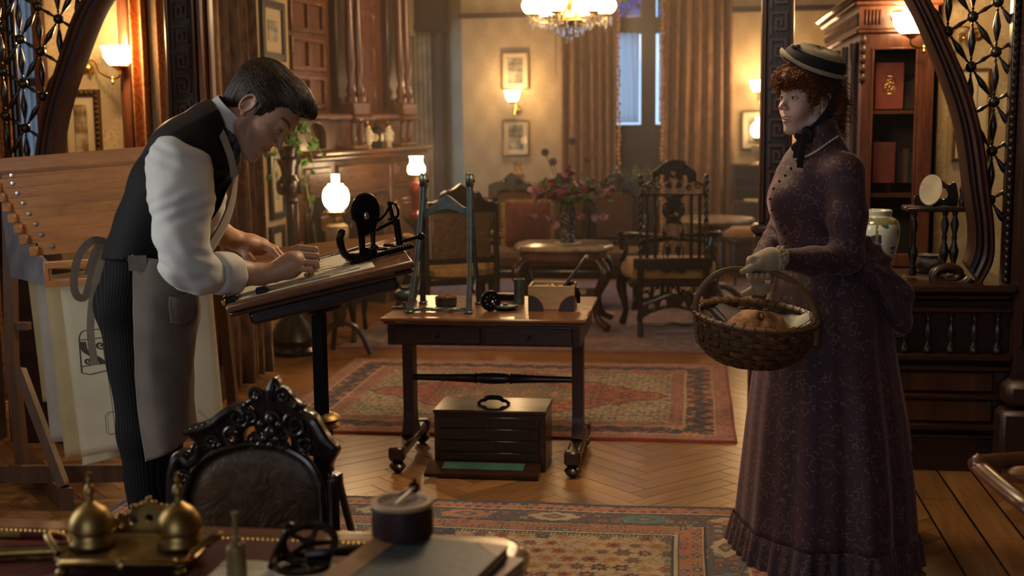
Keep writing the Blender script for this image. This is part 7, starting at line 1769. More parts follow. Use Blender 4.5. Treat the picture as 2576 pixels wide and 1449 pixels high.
for P in st:
    off=r.uniform(.0002,.0030); st2.append([snap_h(p,off) for p in P])
strand_mesh(st2,.0019).build('hair_strands',HR1,hb_,ang=3)
# clothing
BLK=simple('black_wool',(.0055,.0055,.006),.8,0,.3,60,Specular_IOR_Level=.25); SATIN=simple('grey_satin',(.030,.030,.033),.45,0,.25,14)
t=NT('pinstripe_wool'); v_=t.coord(); sp=t.n('ShaderNodeSeparateXYZ'); t.set(sp.inputs[0],v_); ln=t.math('GREATER_THAN',t.math('SINE',t.math('MULTIPLY',t.math('ADD',t.math('ARCTAN2',t.math('SUBTRACT',sp.outputs[0],0.0),t.math('ADD',sp.outputs[1],0.30)),t.math('MULTIPLY',sp.outputs[2],.06)),95.0)),.72)
t.bs(Base_Color=t.mix(ln,(.0045,.0045,.005),(.022,.021,.02)),Roughness=.85,Specular_IOR_Level=.2); PIN=t.m
t=NT('white_cotton'); v_=t.coord(); t.bs(Base_Color=t.ramp(t.noise(v_,6,3),[(.3,(.56,.56,.52)),(.7,(.66,.66,.62))]),Roughness=.75,Sheen_Weight=.2); t.bump(t.noise(t.coord(scale=(1,1,.25)),60,3),.2,.003); COTT=t.m
LINEN=NT('brown_linen'); v_=LINEN.coord(); LINEN.bs(Base_Color=LINEN.ramp(LINEN.noise(v_,10,4),[(.3,(.105,.082,.066)),(.7,(.155,.122,.098))]),Roughness=.85,Sheen_Weight=.25); LINEN.bump(LINEN.noise(v_,200,2),.25,.002); LINEN=LINEN.m
STRAP=simple('beige_linen_tape',(.30,.235,.165),.85,0,.12,40)
s=SDF((-.5,-.35,.0),(.5,.38,1.22),.008)
s.cap(TC[0],TC[1],.112,.100,.03,False,(yv,.68)); s.ell(m_(338,765),(.10,.165,.10),.03)
for Lg in (LEGN,LEGF): s.chain([Lg[0],Lg[1],Lg[2]],[.092,.074,.060],.03)
s.cut(m_(330,632),(-.25,0,1)); s.disp(wrinkle(.003,16,3)); s.cut((0,0,.055),(0,0,-1)); v,q=s.verts(); np_mesh('trousers',relax(v,q,2),q,PIN,man)
for Lg in (LEGN,LEGF):
    s=SDF(np.array(Lg[2])-.2,np.array(Lg[2])+.25,.007); x,y=Lg[2][0],Lg[2][1]; s.cap((x-.03,y,.055),(x+.16,y,.04),.042,.034,.02); s.cap((x-.01,y,.06),(x-.01,y,.13),.045,.05,.02); s.cut((0,0,.017),(0,0,-1)); v,q=s.verts(); np_mesh('shoe',v,q,BLK,man)
s=SDF(*box8(m_,(230,640),(720,240),(-.32,.32),.02),.006)
torso(s,.010,.03,6); s.ell(m_(470,375,-.12),(.07,.08,.06),.04); s.ell(m_(490,360,.12),(.07,.08,.06),.04); s.cut(m_(330,640),(.1,0,-1)); s.ell(m_(600,300),(.075,.085,.10),.01,True)
s.disp(wrinkle(.0022,14,5)); v,q=s.verts(); v=relax(v,q,2)
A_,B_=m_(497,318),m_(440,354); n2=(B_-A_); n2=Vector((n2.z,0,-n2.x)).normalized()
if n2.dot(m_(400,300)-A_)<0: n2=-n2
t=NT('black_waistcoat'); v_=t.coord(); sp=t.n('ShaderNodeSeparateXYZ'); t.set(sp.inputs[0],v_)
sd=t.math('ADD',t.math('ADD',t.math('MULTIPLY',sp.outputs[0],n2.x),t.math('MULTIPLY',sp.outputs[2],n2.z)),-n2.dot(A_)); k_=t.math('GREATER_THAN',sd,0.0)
t.bs(Base_Color=t.mix(k_,(.0055,.0055,.006),(.026,.026,.029)),Roughness=t.math('MULTIPLY_ADD',k_,-.35,.8),Specular_IOR_Level=.3)  # lighter upper back: satin panel with top light painted into its tone
o=np_mesh('waistcoat',v,q,t.m,man)
# shirt: sleeves and shoulder
s=SDF(*box8(m_,(340,620),(760,320),(-.36,.36),.02),.0045)
s.chain([m_(452,418,-.150),m_(456,500,-.185),m_(458,590,-.205),m_(466,662,-.21)],[.092,.083,.072,.064],.03)
s.chain([m_(466,664,-.21),m_(500,682,-.19),m_(536,687,-.160)],[.064,.060,.052],.03)
s.chain([m_(505,420,.15),m_(505,500,.22),m_(505,548,.30)],[.085,.072,.058],.03)
e=np.array(m_(466,664,-.21))
def wf(X,Y,Z):
    d=np.sqrt((X-e[0])**2+(Y-e[1])**2+(Z-e[2])**2); ang=np.arctan2(Z-e[2],X-e[0])
    return .0036*np.sin(105*(.62*(X-e[0])+.78*(Z-e[2]))+5*np.sin(24*Y+10*X))*np.exp(-(d/.105)**2)+.0016*np.sin(70*X+9*np.sin(22*Z))+.0022*np.sin(26*Z+40*X+14*Y)
s.disp(wf); s.disp(wrinkle(.0018,30,8,(1.6,1,.5)));
v,q=s.verts(); sh_o=np_mesh('shirt',relax(v,q,1),q,COTT,man)
ca,cb=m_(533,687,-.165),m_(585,688,hd-.062); axd=(cb-ca).normalized(); Rf=axd.to_track_quat('Z','Y').to_matrix().to_4x4(); Rf.translation=ca; Lc=(cb-ca).length
mb=MB(); rs=[]
for r_,z in ((.049,.0),(.058,.004),(.061,.02),(.062,Lc*.6),(.059,Lc*.9),(.056,Lc),(.050,Lc*.99),(.047,Lc*.7)):
    rs.append([Rf@Vector((r_*(1+.05*math.sin(3*a+1)+.03*math.sin(7*a+z*40))*math.cos(a),r_*(1+.05*math.sin(3*a+1)+.03*math.sin(5*a))*math.sin(a),z+.006*math.sin(2*a))) for a in np.linspace(0,2*PI,40,endpoint=False)])
mb.ring(rs,True,False).build('rolled_cuff',COTT,sh_o,ang=1.5)
# standing collar, tie, apron neck strap
def neckring(pts_a,pts_b,th): pass
cc=m_(566,300); ax=(m_(600,262)-m_(540,335)).normalized()
cdir=(m_(612,268)-m_(556,318)).normalized()                      # axis up the neck
e1=(m_(600,340)-m_(545,258)); e1=(e1-cdir*e1.dot(cdir)); Lr=e1.length/2; e1.normalize(); e2=cdir.cross(e1)
co=(m_(600,340)+m_(545,258))/2
def ringp(rx,ry,h,n=40): return [co+e1*(rx*math.cos(a))+e2*(ry*math.sin(a))+cdir*(h+.006*math.cos(a)) for a in np.linspace(0,2*PI,n,endpoint=False)]
MB().ring([ringp(.072,.076,-.026),ringp(.0705,.0745,.0),ringp(.066,.071,.034),ringp(.063,.068,.034),ringp(.066,.071,-.02)],True,False).build('collar',COTT,sh_o,ang=1.2)
t=NT('navy_figured_silk'); v_=t.coord(); t.bs(Base_Color=t.mix(t.math('GREATER_THAN',t.vor(v_,110,'Distance'),.42),(.018,.022,.035),(.10,.11,.14)),Roughness=.45); SILK=t.m
MB().ring([ringp(.077,.081,-.036),ringp(.0785,.0825,-.024),ringp(.0755,.079,-.010),ringp(.070,.074,-.012)],True,False).build('cravat_band',SILK,man,ang=1.2)
s=SDF(np.array(m_(600,375))-.08,np.array(m_(600,375))+.08,.003); s.ell(m_(598,360,-.01),(.018,.026,.022),.01); s.ell(m_(592,380,-.025),(.014,.02,.03),.01); s.cap(m_(594,370,-.02),m_(585,412,-.03),.012,.018,.01); s.disp(wrinkle(.002,50,2)); v,q=s.verts(); np_mesh('cravat_knot',v,q,SILK,man)
def ribbon(name,pts,w_,nrm,mat,parent,th=.0018):
    P=smooth_path(pts,6); mb=MB(); n=len(P); rs=[]
    for i in range(n):
        t_=(P[min(i+1,n-1)]-P[max(i-1,0)]).normalized(); nn=Vector(nrm(i/(n-1)) if callable(nrm) else nrm); sd=t_.cross(nn).normalized(); nn=sd.cross(t_)
        rs.append([P[i]+sd*w_/2+nn*th/2,P[i]-sd*w_/2+nn*th/2,P[i]-sd*w_/2-nn*th/2,P[i]+sd*w_/2-nn*th/2])
    return mb.ring(rs).build(name,mat,parent,ang=.9)
apr=patch([[m_(334,642,-.165),m_(380,650,-.190),m_(430,655,-.175),m_(470,650,-.11),m_(485,645,0),m_(470,645,.12)],
 [m_(333,760,-.185),m_(390,765,-.215),m_(455,770,-.195),m_(498,775,-.12),m_(506,770,0),m_(490,770,.14)],
 [m_(337,900,-.18),m_(385,905,-.205),m_(445,905,-.185),m_(484,890,-.11),m_(490,880,0.02),m_(480,880,.15)],
 [m_(346,1030,-.175),m_(392,1032,-.20),m_(445,1028,-.18),m_(480,1010,-.11),m_(487,1000,.02),m_(480,1000,.15)],
 [m_(366,1162,-.17),m_(410,1145,-.195),m_(450,1122,-.175),m_(484,1095,-.10),m_(497,1080,.02),m_(492,1080,.15)]],14,14)
r_=np.random.default_rng(4); vv=np.array(apr.v); w1=wrinkle(.0055,11,6,(1.4,1.4,.5)); w2=wrinkle(.003,26,7)
dpl=w1(vv[:,0],vv[:,1],vv[:,2])+w2(vv[:,0],vv[:,1],vv[:,2]); vv[:,1]-=dpl; vv[:,0]+=dpl*.6; apr.v=[tuple(p) for p in vv]
apo=apr.build('apron',LINEN,man,ang=3); solid(apo,.003)
pk=patch([[m_(426,745,-.214),m_(455,748,-.208),m_(488,735,-.165)],[m_(424,770,-.222),m_(458,775,-.213),m_(492,765,-.165)],[m_(430,812,-.212),m_(462,815,-.203),m_(490,800,-.16)]],8,8).build('pocket',LINEN,apo,ang=3); solid(pk,.004)
bib=patch([[m_(588,438,-.10),m_(600,440,0),m_(592,440,.1)],[m_(578,500,-.125),m_(592,510,0),m_(580,510,.13)],[m_(552,565,-.14),m_(570,575,0),m_(555,575,.14)],[m_(500,650,-.165),m_(520,660,0),m_(500,660,.15)]],10,10).build('bib',LINEN,apo,ang=3); solid(bib,.003)
ribbon('neck_strap',[m_(520,262,.03),m_(510,263,-.02),m_(524,282,-.068),m_(548,316,-.095),m_(568,360,-.105),m_(583,405,-.112),m_(589,445,-.105)],.020,(.5,-1,.2),STRAP,apo)
ribbon('waist_tie',[m_(272,612,-.02),m_(280,620,-.10),m_(302,636,-.152),m_(336,652,-.178)],.020,(-.3,-1,.1),STRAP,apo)
MB().box((0,0,0),(.05,.004,.042),Matrix.Translation(m_(346,662,-.190))@Matrix.Rotation(.05,4,'Z')).build('tab',LINEN,apo)
ribbon('bow_loop',[m_(272,612,-.03),m_(235,605,-.06),m_(200,640,-.08),m_(186,700,-.09),m_(192,742,-.09),m_(215,745,-.08),m_(232,690,-.07),m_(255,625,-.05),m_(272,612,-.03)],.022,(.4,-1,.1),STRAP,apo)
ribbon('bow_loop',[m_(272,612,-.03),m_(245,622,-.05),m_(228,665,-.05),m_(222,690,-.04)],.020,(.4,-1,0),STRAP,apo)
ribbon('tie_end',[m_(272,614,-.03),m_(248,680,-.09),m_(232,760,-.10),m_(228,840,-.11),m_(238,918,-.11)],.021,(.2,-1,0),STRAP,apo)
# ring and pen
fr=m_(776,685,hd-.018); MB().tube([fr+Vector((.003*math.cos(a),.0105*math.sin(a),.0105*math.cos(a))) for a in np.linspace(0,2*PI,20,endpoint=False)],.0022,6,loop=True).build('finger_ring',GILT,man)
pa,pb=PM@m_(757,608,hd+.055),PM@m_(792,690,hd+.05)
root=thing('drawing_pen','short brass drawing pen held in the writing hand over the paper','pen',tuple(pb))
MB().tube([pa,pa.lerp(pb,.3),pa.lerp(pb,.85)],[.005,.0045,.004],10).build('barrel',BRASS,root,world=True); MB().tube([pa.lerp(pb,.84),pb],[.003,.0006],8).build('nib',SILVER,root,world=True)
# ------------------------------------------------------------------ the woman
WD=4.19; wb=W(2085,1398,WD); PW_=TRS((wb.x,wb.y,0),YAW); PWi=PW_.inverted()
lady=thing('person','person in a plum patterned bustle dress and small straw hat carrying a bread basket','person',M=PW_)
def w_(px,py,dd=0): return PWi@W(px,py,WD+dd)
HW=hframe(2030,261,WD,(-.998,0,.06),(.06,0,.998),math.radians(26),.94,PWi); WSK=(.62,.41,.31)
nk=HW.inverted()@w_(2062,395,0)
hv,hq,hc=head_mesh(True,True,tuple(nk),WSK,(.20,.085,.03)); hv=xf(hv,HW)
s=SDF((-.42,-.38,-.02),(.42,.38,1.5),.012)
WC=[w_(2066,690),w_(2052,612),w_(2036,505),w_(2055,435),w_(2062,385),w_(2060,335)]
WR=[.150,.114,.130,.122,.078,.060]; WH=[.175,.128,.16,.165,.115,.062]
for i in range(5): s.cap(WC[i],WC[i+1],WR[i]-.02,WR[i+1]-.015,.03,False,(yv,WR[i]/WH[i]))
for y in (-1,1): s.chain([w_(2075,720,y*.08),w_(2080,1050,y*.08),w_(2080,1370,y*.08)],[.08,.055,.04],.02); s.cap(w_(2080,1375,y*.08),(w_(2080,1375,0)[0]-.14,y*.08,.045),.03,.028,.02)
s.chain([w_(2125,445,-.165),w_(2130,640,-.2),w_(1960,651,-.315)],[.045,.033,.022],.02); s.chain([w_(2003,445,.14),w_(1985,545,.16),w_(1918,660,.0)],[.042,.034,.025],.02)
bv,bq=s.verts(); v,q,c=join_np([(hv,hq,hc),(bv,bq,hand_col(bv,WSK))]); np_mesh('body',v,q,SKIN,lady,c)
eyes(lady,PW_@HW,.94,eye_mat('grey_brown_eye',(.07,.045,.03)),(.98,.02,.03))
tm=MB()
for i in range(8): tm.box((0,0,0),(.003,.0052,.0065),HW@TRS((.0835+.0055*(1-((i-3.5)/4)**2),(i-3.5)*.0056,-.0545),-(i-3.5)*.09),ch=.0008)
tm.build('teeth',simple('teeth',(.66,.6,.5),.25,0,.05),lady)
# dress material: plum cotton with scrolling vines and small flowers
t=NT('plum_print'); v_=t.coord(); d=t.vor(v_,30,'Distance'); nz=t.noise(v_,21,2,.5,1.0)
rr_=t.math('ABSOLUTE',t.math('SUBTRACT',t.math('ADD',d,t.math('MULTIPLY',nz,.5)),.66)); vine_=t.math('MULTIPLY',t.math('LESS_THAN',rr_,.042),t.math('GREATER_THAN',t.noise(v_,44,2),.46))
fl=t.math('LESS_THAN',t.vor(v_,64,'Distance'),.20); sel=t.n('ShaderNodeSeparateColor'); t.set(sel.inputs[0],t.vor(v_,64,'Color')); fl=t.math('MULTIPLY',fl,t.math('GREATER_THAN',sel.outputs[0],.62))
c=t.ramp(t.noise(v_,5,3),[(.3,(.036,.014,.021)),(.7,(.056,.023,.033))]); c=t.mix(t.math('MULTIPLY',vine_,.75),c,(.165,.095,.085)); c=t.mix(t.math('MULTIPLY',fl,.85),c,(.27,.135,.055))
t.bs(Base_Color=c,Roughness=.72,Sheen_Weight=.35,Sheen_Roughness=.4,Sheen_Tint=(.8,.55,.65)); t.bump(t.noise(v_,240,2),.12,.002); PLUM=t.m
s=SDF(*box8(w_,(1890,2200),(730,310),(-.40,.3),.02),.0045)
for i in range(5): s.cap(WC[i],WC[i+1],WR[i],WR[i+1],.03,False,(yv,WR[i]/WH[i]))
for y in (-1,1): s.ell(w_(1990,500,y*.065),(.068,.062,.066),.04)
s.chain([w_(2122,438,-.150),w_(2132,540,-.185),w_(2132,640,-.2)],[.070,.060,.054],.03); s.chain([w_(2128,650,-.2),w_(2045,658,-.26),w_(1960,651,-.315)],[.054,.045,.031],.022)
s.chain([w_(2003,438,.14),w_(1985,540,.165),w_(1972,560,.14)],[.066,.052,.045],.03); s.chain([w_(1972,556,.14),w_(1914,655,.0)],[.045,.034],.02)
s.cap(WC[4],WC[5]+Vector((0,0,.01)),.062,.058,.02)
e=np.array(w_(2125,648,-.2)); e2_=np.array(w_(1950,590,.08))
def wf2(X,Y,Z):
    d=np.sqrt((X-e[0])**2+(Y-e[1])**2+(Z-e[2])**2); a=np.arctan2(Z-e[2],X-e[0]); d2=np.sqrt((X-e2_[0])**2+(Y-e2_[1])**2+(Z-e2_[2])**2)
    return .0035*np.sin(12*a+20*d)*np.exp(-(d/.09)**2)+.0025*np.sin(190*(Z*.85+X*.4))*np.exp(-(d2/.09)**2)
s.disp(wf2); s.disp(wrinkle(.0012,26,11)); s.cut(w_(2070,693),(.17,0,-1)); s.cap(WC[5]+Vector((0,0,-.025)),WC[5]+Vector((-.004,0,.06)),.051,.051,.004,True)
v,q=s.verts(); bod=np_mesh('bodice',relax(v,q,1),q,PLUM,lady)
# peplum edge
mb=MB(); 
# skirt
prof=[(650,1968,2165,.140),(700,1946,2208,.185),(780,1927,2232,.235),(900,1906,2243,.285),(1050,1888,2266,.325),(1200,1873,2282,.355),(1312,1861,2288,.375)]
rings=[]; NS=220
def ringpts(z,x0,x1,hw,amp,n,ph,flo=0):
    out=[]
    for j in range(NS):
        a=2*PI*j/NS; rx=(x1-x0)/2; cx=(x0+x1)/2; ca,sa=math.cos(a),math.sin(a)
        m=1+amp*(math.sin(n*a+ph)+.6*math.sin((n*.6+1)*a+1.3*ph)+.4*math.sin(2.2*n*a))*(.35+.65*abs(sa)) + flo*math.sin(46*a)
        out.append((cx+rx*ca*m,hw*sa*m,z))
    return out
for i in range(len(prof)-1):
    for k in range(5):
        t_=k/5; a=[prof[i][j]+(prof[i+1][j]-prof[i][j])*t_ for j in range(4)]; T=(a[0]-650)/662
        x0,x1=w_(a[1],a[0]).x,w_(a[2],a[0]).x; rings.append(ringpts(w_(2080,a[0]).z,x0,x1,a[3],.012+.035*T,9,.6+.25*T))
a=prof[-1]; x0,x1=w_(a[1],a[0]).x,w_(a[2],a[0]).x; z1=w_(2080,1312).z
skm=MB().ring(rings+[ringpts(z1,x0,x1,a[3],.045,9,.85)],True,True); sk=skm.build('skirt',PLUM,lady,ang=3)
fl_r=[ringpts(z1+.012,x0-.004,x1+.004,a[3]+.004,.045,9,.85,.006),ringpts(z1+.004,x0-.008,x1+.008,a[3]+.008,.045,9,.85,.014)]
for k in range(1,6): t_=k/5; fl_r.append(ringpts(z1*(1-t_)+.018*t_,x0-.008-.02*t_,x1+.008+.01*t_,a[3]+.008+.025*t_,.045,9,.85,.016+.006*t_))
MB().ring(fl_r,True,False).build('pleated_flounce',PLUM,sk,ang=3)
# bustle drapery
s=SDF(*box8(w_,(2080,2330),(900,600),(-.28,.28),.02),.0055)
s.cap(w_(2128,640),w_(2160,668),.09,.088,.03,False,(yv,.60)); s.cap(w_(2160,680),w_(2218,762),.085,.088,.04,False,(yv,.52)); s.cap(w_(2218,762),w_(2232,800),.085,.065,.04,False,(yv,.5)); s.ell(w_(2268,795,-.03),(.036,.07,.035),.025)
s.cut(w_(2090,600),(-1,0,0)); s.cut(w_(2200,850),(.35,0,-1),.02)
p0=np.array(w_(2140,640))
def wf3(X,Y,Z):
    a=np.arctan2(Z-p0[2],X-p0[0]); d=np.hypot(X-p0[0],Z-p0[2]); return .010*np.sin(13*a+1.5*np.sin(16*Y))*np.clip(d/.18,0,1)+.006*np.sin(45*Y+20*d)
s.disp(wf3); v,q=s.verts(); np_mesh('bustle',relax(v,q,2),q,PLUM,lady)
tl=patch([[w_(2190,830,-.18),w_(2225,838,-.12),w_(2248,830,0)],[w_(2208,930,-.22),w_(2245,940,-.16),w_(2262,930,0)],[w_(2236,1040,-.20),w_(2268,1050,-.15),w_(2282,1040,0)],[w_(2262,1120,-.16),w_(2284,1150,-.12),w_(2296,1130,0)]],12,12)
vv=np.array(tl.v); dp=wrinkle(.006,24,9,(2,2,.3))(vv[:,0],vv[:,1],vv[:,2]); vv[:,1]-=dp; tl.v=[tuple(p) for p in vv]; solid(tl.build('sash_tail',PLUM,lady,ang=3),.004)
# buttons down the front, lace at the collar
bp_=smooth_path([w_(2006,405,-.09),w_(1975,455,-.075),w_(1952,500,-.07),w_(1956,560,-.065),w_(1967,612,-.06)],5); BT=simple('button',(.03,.014,.018),.3)
dg_=bpy.context.evaluated_depsgraph_get(); dg_.update(); bev=bod.evaluated_get(dg_)
def snap(p,off=.002):
    ok,loc,nr,_=bev.closest_point_on_mesh(p); return (loc+nr*off) if ok else p
for p in bp_[::2]: MB().ell(tuple(snap(p)),(.0042,.0042,.0042),10,7).build('button',BT,bod)
mb=MB(); lc=smooth_path([w_(1990,378,-.06),w_(2010,392,-.10),w_(2036,391,-.115),w_(2070,372,-.115),w_(2107,344,-.085)],12)
for i,p in enumerate(lc): mb.ell(tuple(snap(p,.003)),(.0036,.0036,.0045 if i%2 else .0028),6,5)
stuff(mb.build('lace_edging',simple('lace_white',(.6,.55,.46),.9),bod))
# curly auburn hair
HR2=hair_mat('auburn_hair',(.075,.019,.005),(.24,.075,.019))
s=SDF((-.20,-.14,-.12),(.17,.14,.18),.004)
s.ell((-.015,0,.045),(.104,.084,.092),.02); s.ell((.055,0,.090),(.068,.085,.040),.03); s.ell((.094,0,.078),(.028,.055,.026),.02); s.ell((-.110,0,.002),(.052,.060,.088),.03); s.ell((-.105,0,-.080),(.032,.040,.038),.03)
for y in (-1,1): s.ell((.03,y*.074,.045),(.045,.018,.03),.02); s.ell((-.012,y*.095,.0),(.030,.04,.038),.006,True)
s.ell((.10,0,.004),(.07,.13,.062),.008,True); s.ell((.06,0,-.06),(.10,.14,.06),.008,True); s.ell((.02,0,-.085),(.08,.1,.05),.01,True)
s.disp(wrinkle(.004,90,13)); v,q=s.verts(); hvv=relax(v,q,1); ho=np_mesh('hair',xf(hvv,HW),q,HR2,lady)
st=[]; r=random.Random(6); idx=[i for i in range(len(hvv))]
nrm=np.zeros_like(hvv); e1_=hvv[q[:,1]]-hvv[q[:,0]]; e2q=hvv[q[:,3]]-hvv[q[:,0]]; fn_=np.cross(e1_,e2q)
for k in range(4): np.add.at(nrm,q[:,k],fn_)
nrm/=np.linalg.norm(nrm,axis=1)[:,None]+1e-12
cand=[i for i in idx if np.linalg.norm(hvv[i])<.2 and np.hypot(hvv[i][0]+.012,hvv[i][2])>.038 and (hvv[i][0]>-.02 or hvv[i][2]<-.05 or r.random()<.25)]
for k in range(1500):
    i=r.choice(cand); p=Vector(hvv[i]); n_=Vector(nrm[i]); 
    ax=Vector((r.uniform(-1,.3),r.uniform(-1,1),r.uniform(-1,.25))); ax=(ax-n_*ax.dot(n_)); ax.normalize(); b=n_.cross(ax)
    front=p.x>.01; R_c=r.uniform(.0045,.0095) if front else r.uniform(.0025,.005); Lc=r.uniform(.012,.03) if front else r.uniform(.03,.07); turns=r.uniform(1.3,2.6) if front else r.uniform(1.0,2.2); P=[]
    for j in range(20):
        t_=j/19; a_=t_*turns*2*PI+k; P.append(HW@(p+n_*(.004+R_c*math.cos(a_)*.9)+b*(R_c*math.sin(a_))+ax*(Lc*t_)-Vector((0,0,.012*t_*t_))))
    st.append(P)
strand_mesh(st,.00095,3).build('curls',HR2,ho,ang=3)
# hat
hc_=w_(2047,170,-.005); ha=Vector((.30,-.10,.95)).normalized(); hx=Vector((-1,0,.0)); hx=(hx-ha*hx.dot(ha)).normalized(); HT=frame(hc_,hx,ha.cross(hx),ha)
STRAW=simple('grey_straw',(.30,.26,.18),.8,0,.12,90,.12,320); VEL=simple('black_velvet',(.009,.007,.008),.85,0,.3)
hat=thing('straw_hat','small grey straw hat with a black velvet band and mauve bow on curly hair','hat',M=PW_@HT)
def hring(rx,ry,z,tip=0): return [(rx*math.cos(a)*(1+.06*max(0,math.cos(a))),ry*math.sin(a),z+tip*max(0,math.cos(a))**3-.012*abs(math.sin(a))) for a in np.linspace(0,2*PI,48,endpoint=False)]
MB().ring([hring(.098,.092,.004),hring(.113,.104,-.004,.016),hring(.118,.108,.000,.024),hring(.117,.107,.006,.026),hring(.099,.093,.012,.0)],True,False,True).build('brim',STRAW,hat,ang=1.2)
MB().ring([hring(.100,.092,.004),hring(.096,.088,.030),hring(.085,.078,.056),hring(.06,.055,.068),hring(.02,.02,.073),hring(.0005,.0005,.0735)],True,False).build('crown',STRAW,hat,ang=1.2)
MB().ring([hring(.103,.095,.006),hring(.104,.096,.02),hring(.099,.091,.040),hring(.093,.085,.047),hring(.09,.082,.03)],True,False).build('velvet_band',VEL,hat,ang=1.2)
mb=MB()
for k in range(5): a=k*1.26; mb.ell((.082+.012*math.cos(a),.03+.014*math.sin(a),.046+.006*math.sin(2*a)),(.011,.011,.006),8,6)
mb.build('bow',simple('mauve_ribbon',(.17,.10,.145),.6),hat)
MB().ell((-.103,.03,.03),(.004,.004,.004),8,6).build('hat_pin',SILVER,hat)
ribbon('chin_ribbon',[w_(2108,198,-.085),w_(2100,240,-.088),w_(2080,282,-.086),w_(2052,316,-.072),w_(2034,330,-.060)],.020,(.35,-1,.1),VEL,lady)
s=SDF(np.array(w_(2020,370,-.09))-.11,np.array(w_(2020,370,-.09))+.11,.0035)
s.ell(w_(2031,330,-.070),(.016,.013,.016),.008); s.ell(w_(2014,348,-.078),(.026,.010,.014),.008,False,Matrix.Rotation(.6,4,'Y')); s.ell(w_(2040,350,-.084),(.012,.009,.026),.008); s.ell(w_(2004,372,-.092),(.018,.008,.018),.008); s.disp(wrinkle(.0025,60,3)); v,q=s.verts(); np_mesh('neck_bow',relax(v,q,1),q,VEL,lady)
ribbon('ribbon_tail',[w_(2028,336,-.085),w_(2018,375,-.118),w_(2012,422,-.128)],.022,(.1,-1,.15),VEL,lady)
ribbon('ribbon_tail',[w_(2024,340,-.085),w_(2006,366,-.11),w_(2001,398,-.122)],.018,(-.2,-1,.15),VEL,lady)
MB().tube([HW@Vector((-.006+.0045*math.cos(a),.081,-.037+.006*math.sin(a))) for a in np.linspace(0,2*PI,18,endpoint=False)],.0014,6,loop=True).build('earring',GILT,lady)
# gloves
KNIT=NT('cream_knit'); v_=KNIT.coord(); dd_=KNIT.vor(v_,420,'Distance'); KNIT.bs(Base_Color=KNIT.ramp(dd_,[(.25,(.46,.37,.23)),(.7,(.28,.21,.12))]),Roughness=.9,Sheen_Weight=.3); KNIT.bump(dd_,.5,.002); KNIT=KNIT.m
gd=-.315
s=SDF(*box8(w_,(1840,1985),(770,610),(-.42,.12),.02),.0032)
s.chain([w_(1964,651,gd),w_(1938,652,gd),w_(1906,660,gd+.003)],[.033,.035,.028],.014,(yv,1.05)); s.ell(w_(1925,656,gd),(.040,.034,.030),.012)
for i,x in enumerate((1888,1902,1917,1931)): s.chain([w_(x+6,652,gd-.012),w_(x,654+i,gd+.020),w_(x-3,672,gd+.028),w_(x-2,690,gd+.021),w_(x,697,gd+.002),w_(x+1,693,gd-.014)],[.0135,.0125,.0115,.0112,.0108,.0095],.005)
s.chain([w_(1912,664,gd-.022),w_(1890,674,gd-.022),w_(1868,683,gd-.017)],[.0145,.0115,.009],.006)
v,q=s.verts(); np_mesh('glove',v,q,KNIT,lady)
mb=MB(); r=random.Random(12)
for i in range(60):
    a=i/60*2*PI; c0=w_(1960,651,gd); mb.ell((c0.x+r.uniform(-.004,.012),c0.y+.034*math.cos(a),c0.z+.036*math.sin(a)),(.006,.005,.006),6,5)
stuff(mb.build('glove_frill',KNIT,bpy.data.objects['glove']))
s=SDF(*box8(w_,(1840,1960),(790,640),(-.40,.12),.02),.0032)
fg=-.235; s.chain([w_(1914,660,.0),w_(1922,700,-.14),w_(1918,722,fg)],[.03,.028,.026],.012); s.ell(w_(1910,726,fg),(.030,.026,.020),.012)
s.chain([w_(1905,728,fg),w_(1887,733,fg-.01),w_(1871,739,fg-.012)],[.016,.0125,.0095],.006)
for i,x in enumerate((1892,1902,1912)): s.chain([w_(x+8,718,fg+.01),w_(x,704,fg-.02),w_(x-2,694,gd+.03)],[.012,.011,.009],.004)
v,q=s.verts(); np_mesh('glove',v,q,KNIT,lady)
MB().tube([w_(1922,716,-.205)+Vector((.006*math.cos(a),.032*math.cos(a),.030*math.sin(a))) for a in np.linspace(0,2*PI,24,endpoint=False)],.0025,6,loop=True).build('bracelet',SILVER,lady)
# ------------------------------------------------------------------ basket with bread
bd_=WD-.315; bc_=W(1902,793,bd_); Ba,Bb=.188,.150
BK=frame(bc_,(RGT*math.cos(.075)-UP*math.sin(.075)),None or Vector((0,0,0)),UP) if False else None
bxv=(RGT*math.cos(.08)-UP*math.sin(.08)).normalized(); byv=(FWD*math.cos(.17)+UP*math.sin(.17)).normalized(); byv=(byv-bxv*byv.dot(bxv)).normalized(); bzv=bxv.cross(byv)
BK=frame(bc_,bxv,byv,bzv)
bask=thing('bread_basket','oval woven splint basket with a bent handle holding bread and cloth','basket',M=BK)
SPL=wood('ash_splint',(.035,.015,.006),(.115,.052,.02),'x',.55,6,1,0,.9); SPL2=wood('hickory_handle',(.12,.06,.022),(.22,.12,.05),'x',.45,6,1,.1)
def bprof(t_): 
    r=[1.0,.985,.97,.95,.90,.80,.60][min(6,int(t_*6))]; i=t_*6; k=int(min(i,5.999)); f=i-k; A=[1.0,.995,.98,.955,.91,.82,.64]; return A[k]+(A[k+1]-A[k])*f
HB=.150
def bpt(a,t_,off=0): k=bprof(t_); return Vector(((Ba*k+off)*math.cos(a),(Bb*k+off)*math.sin(a),-HB*t_))
NST=30
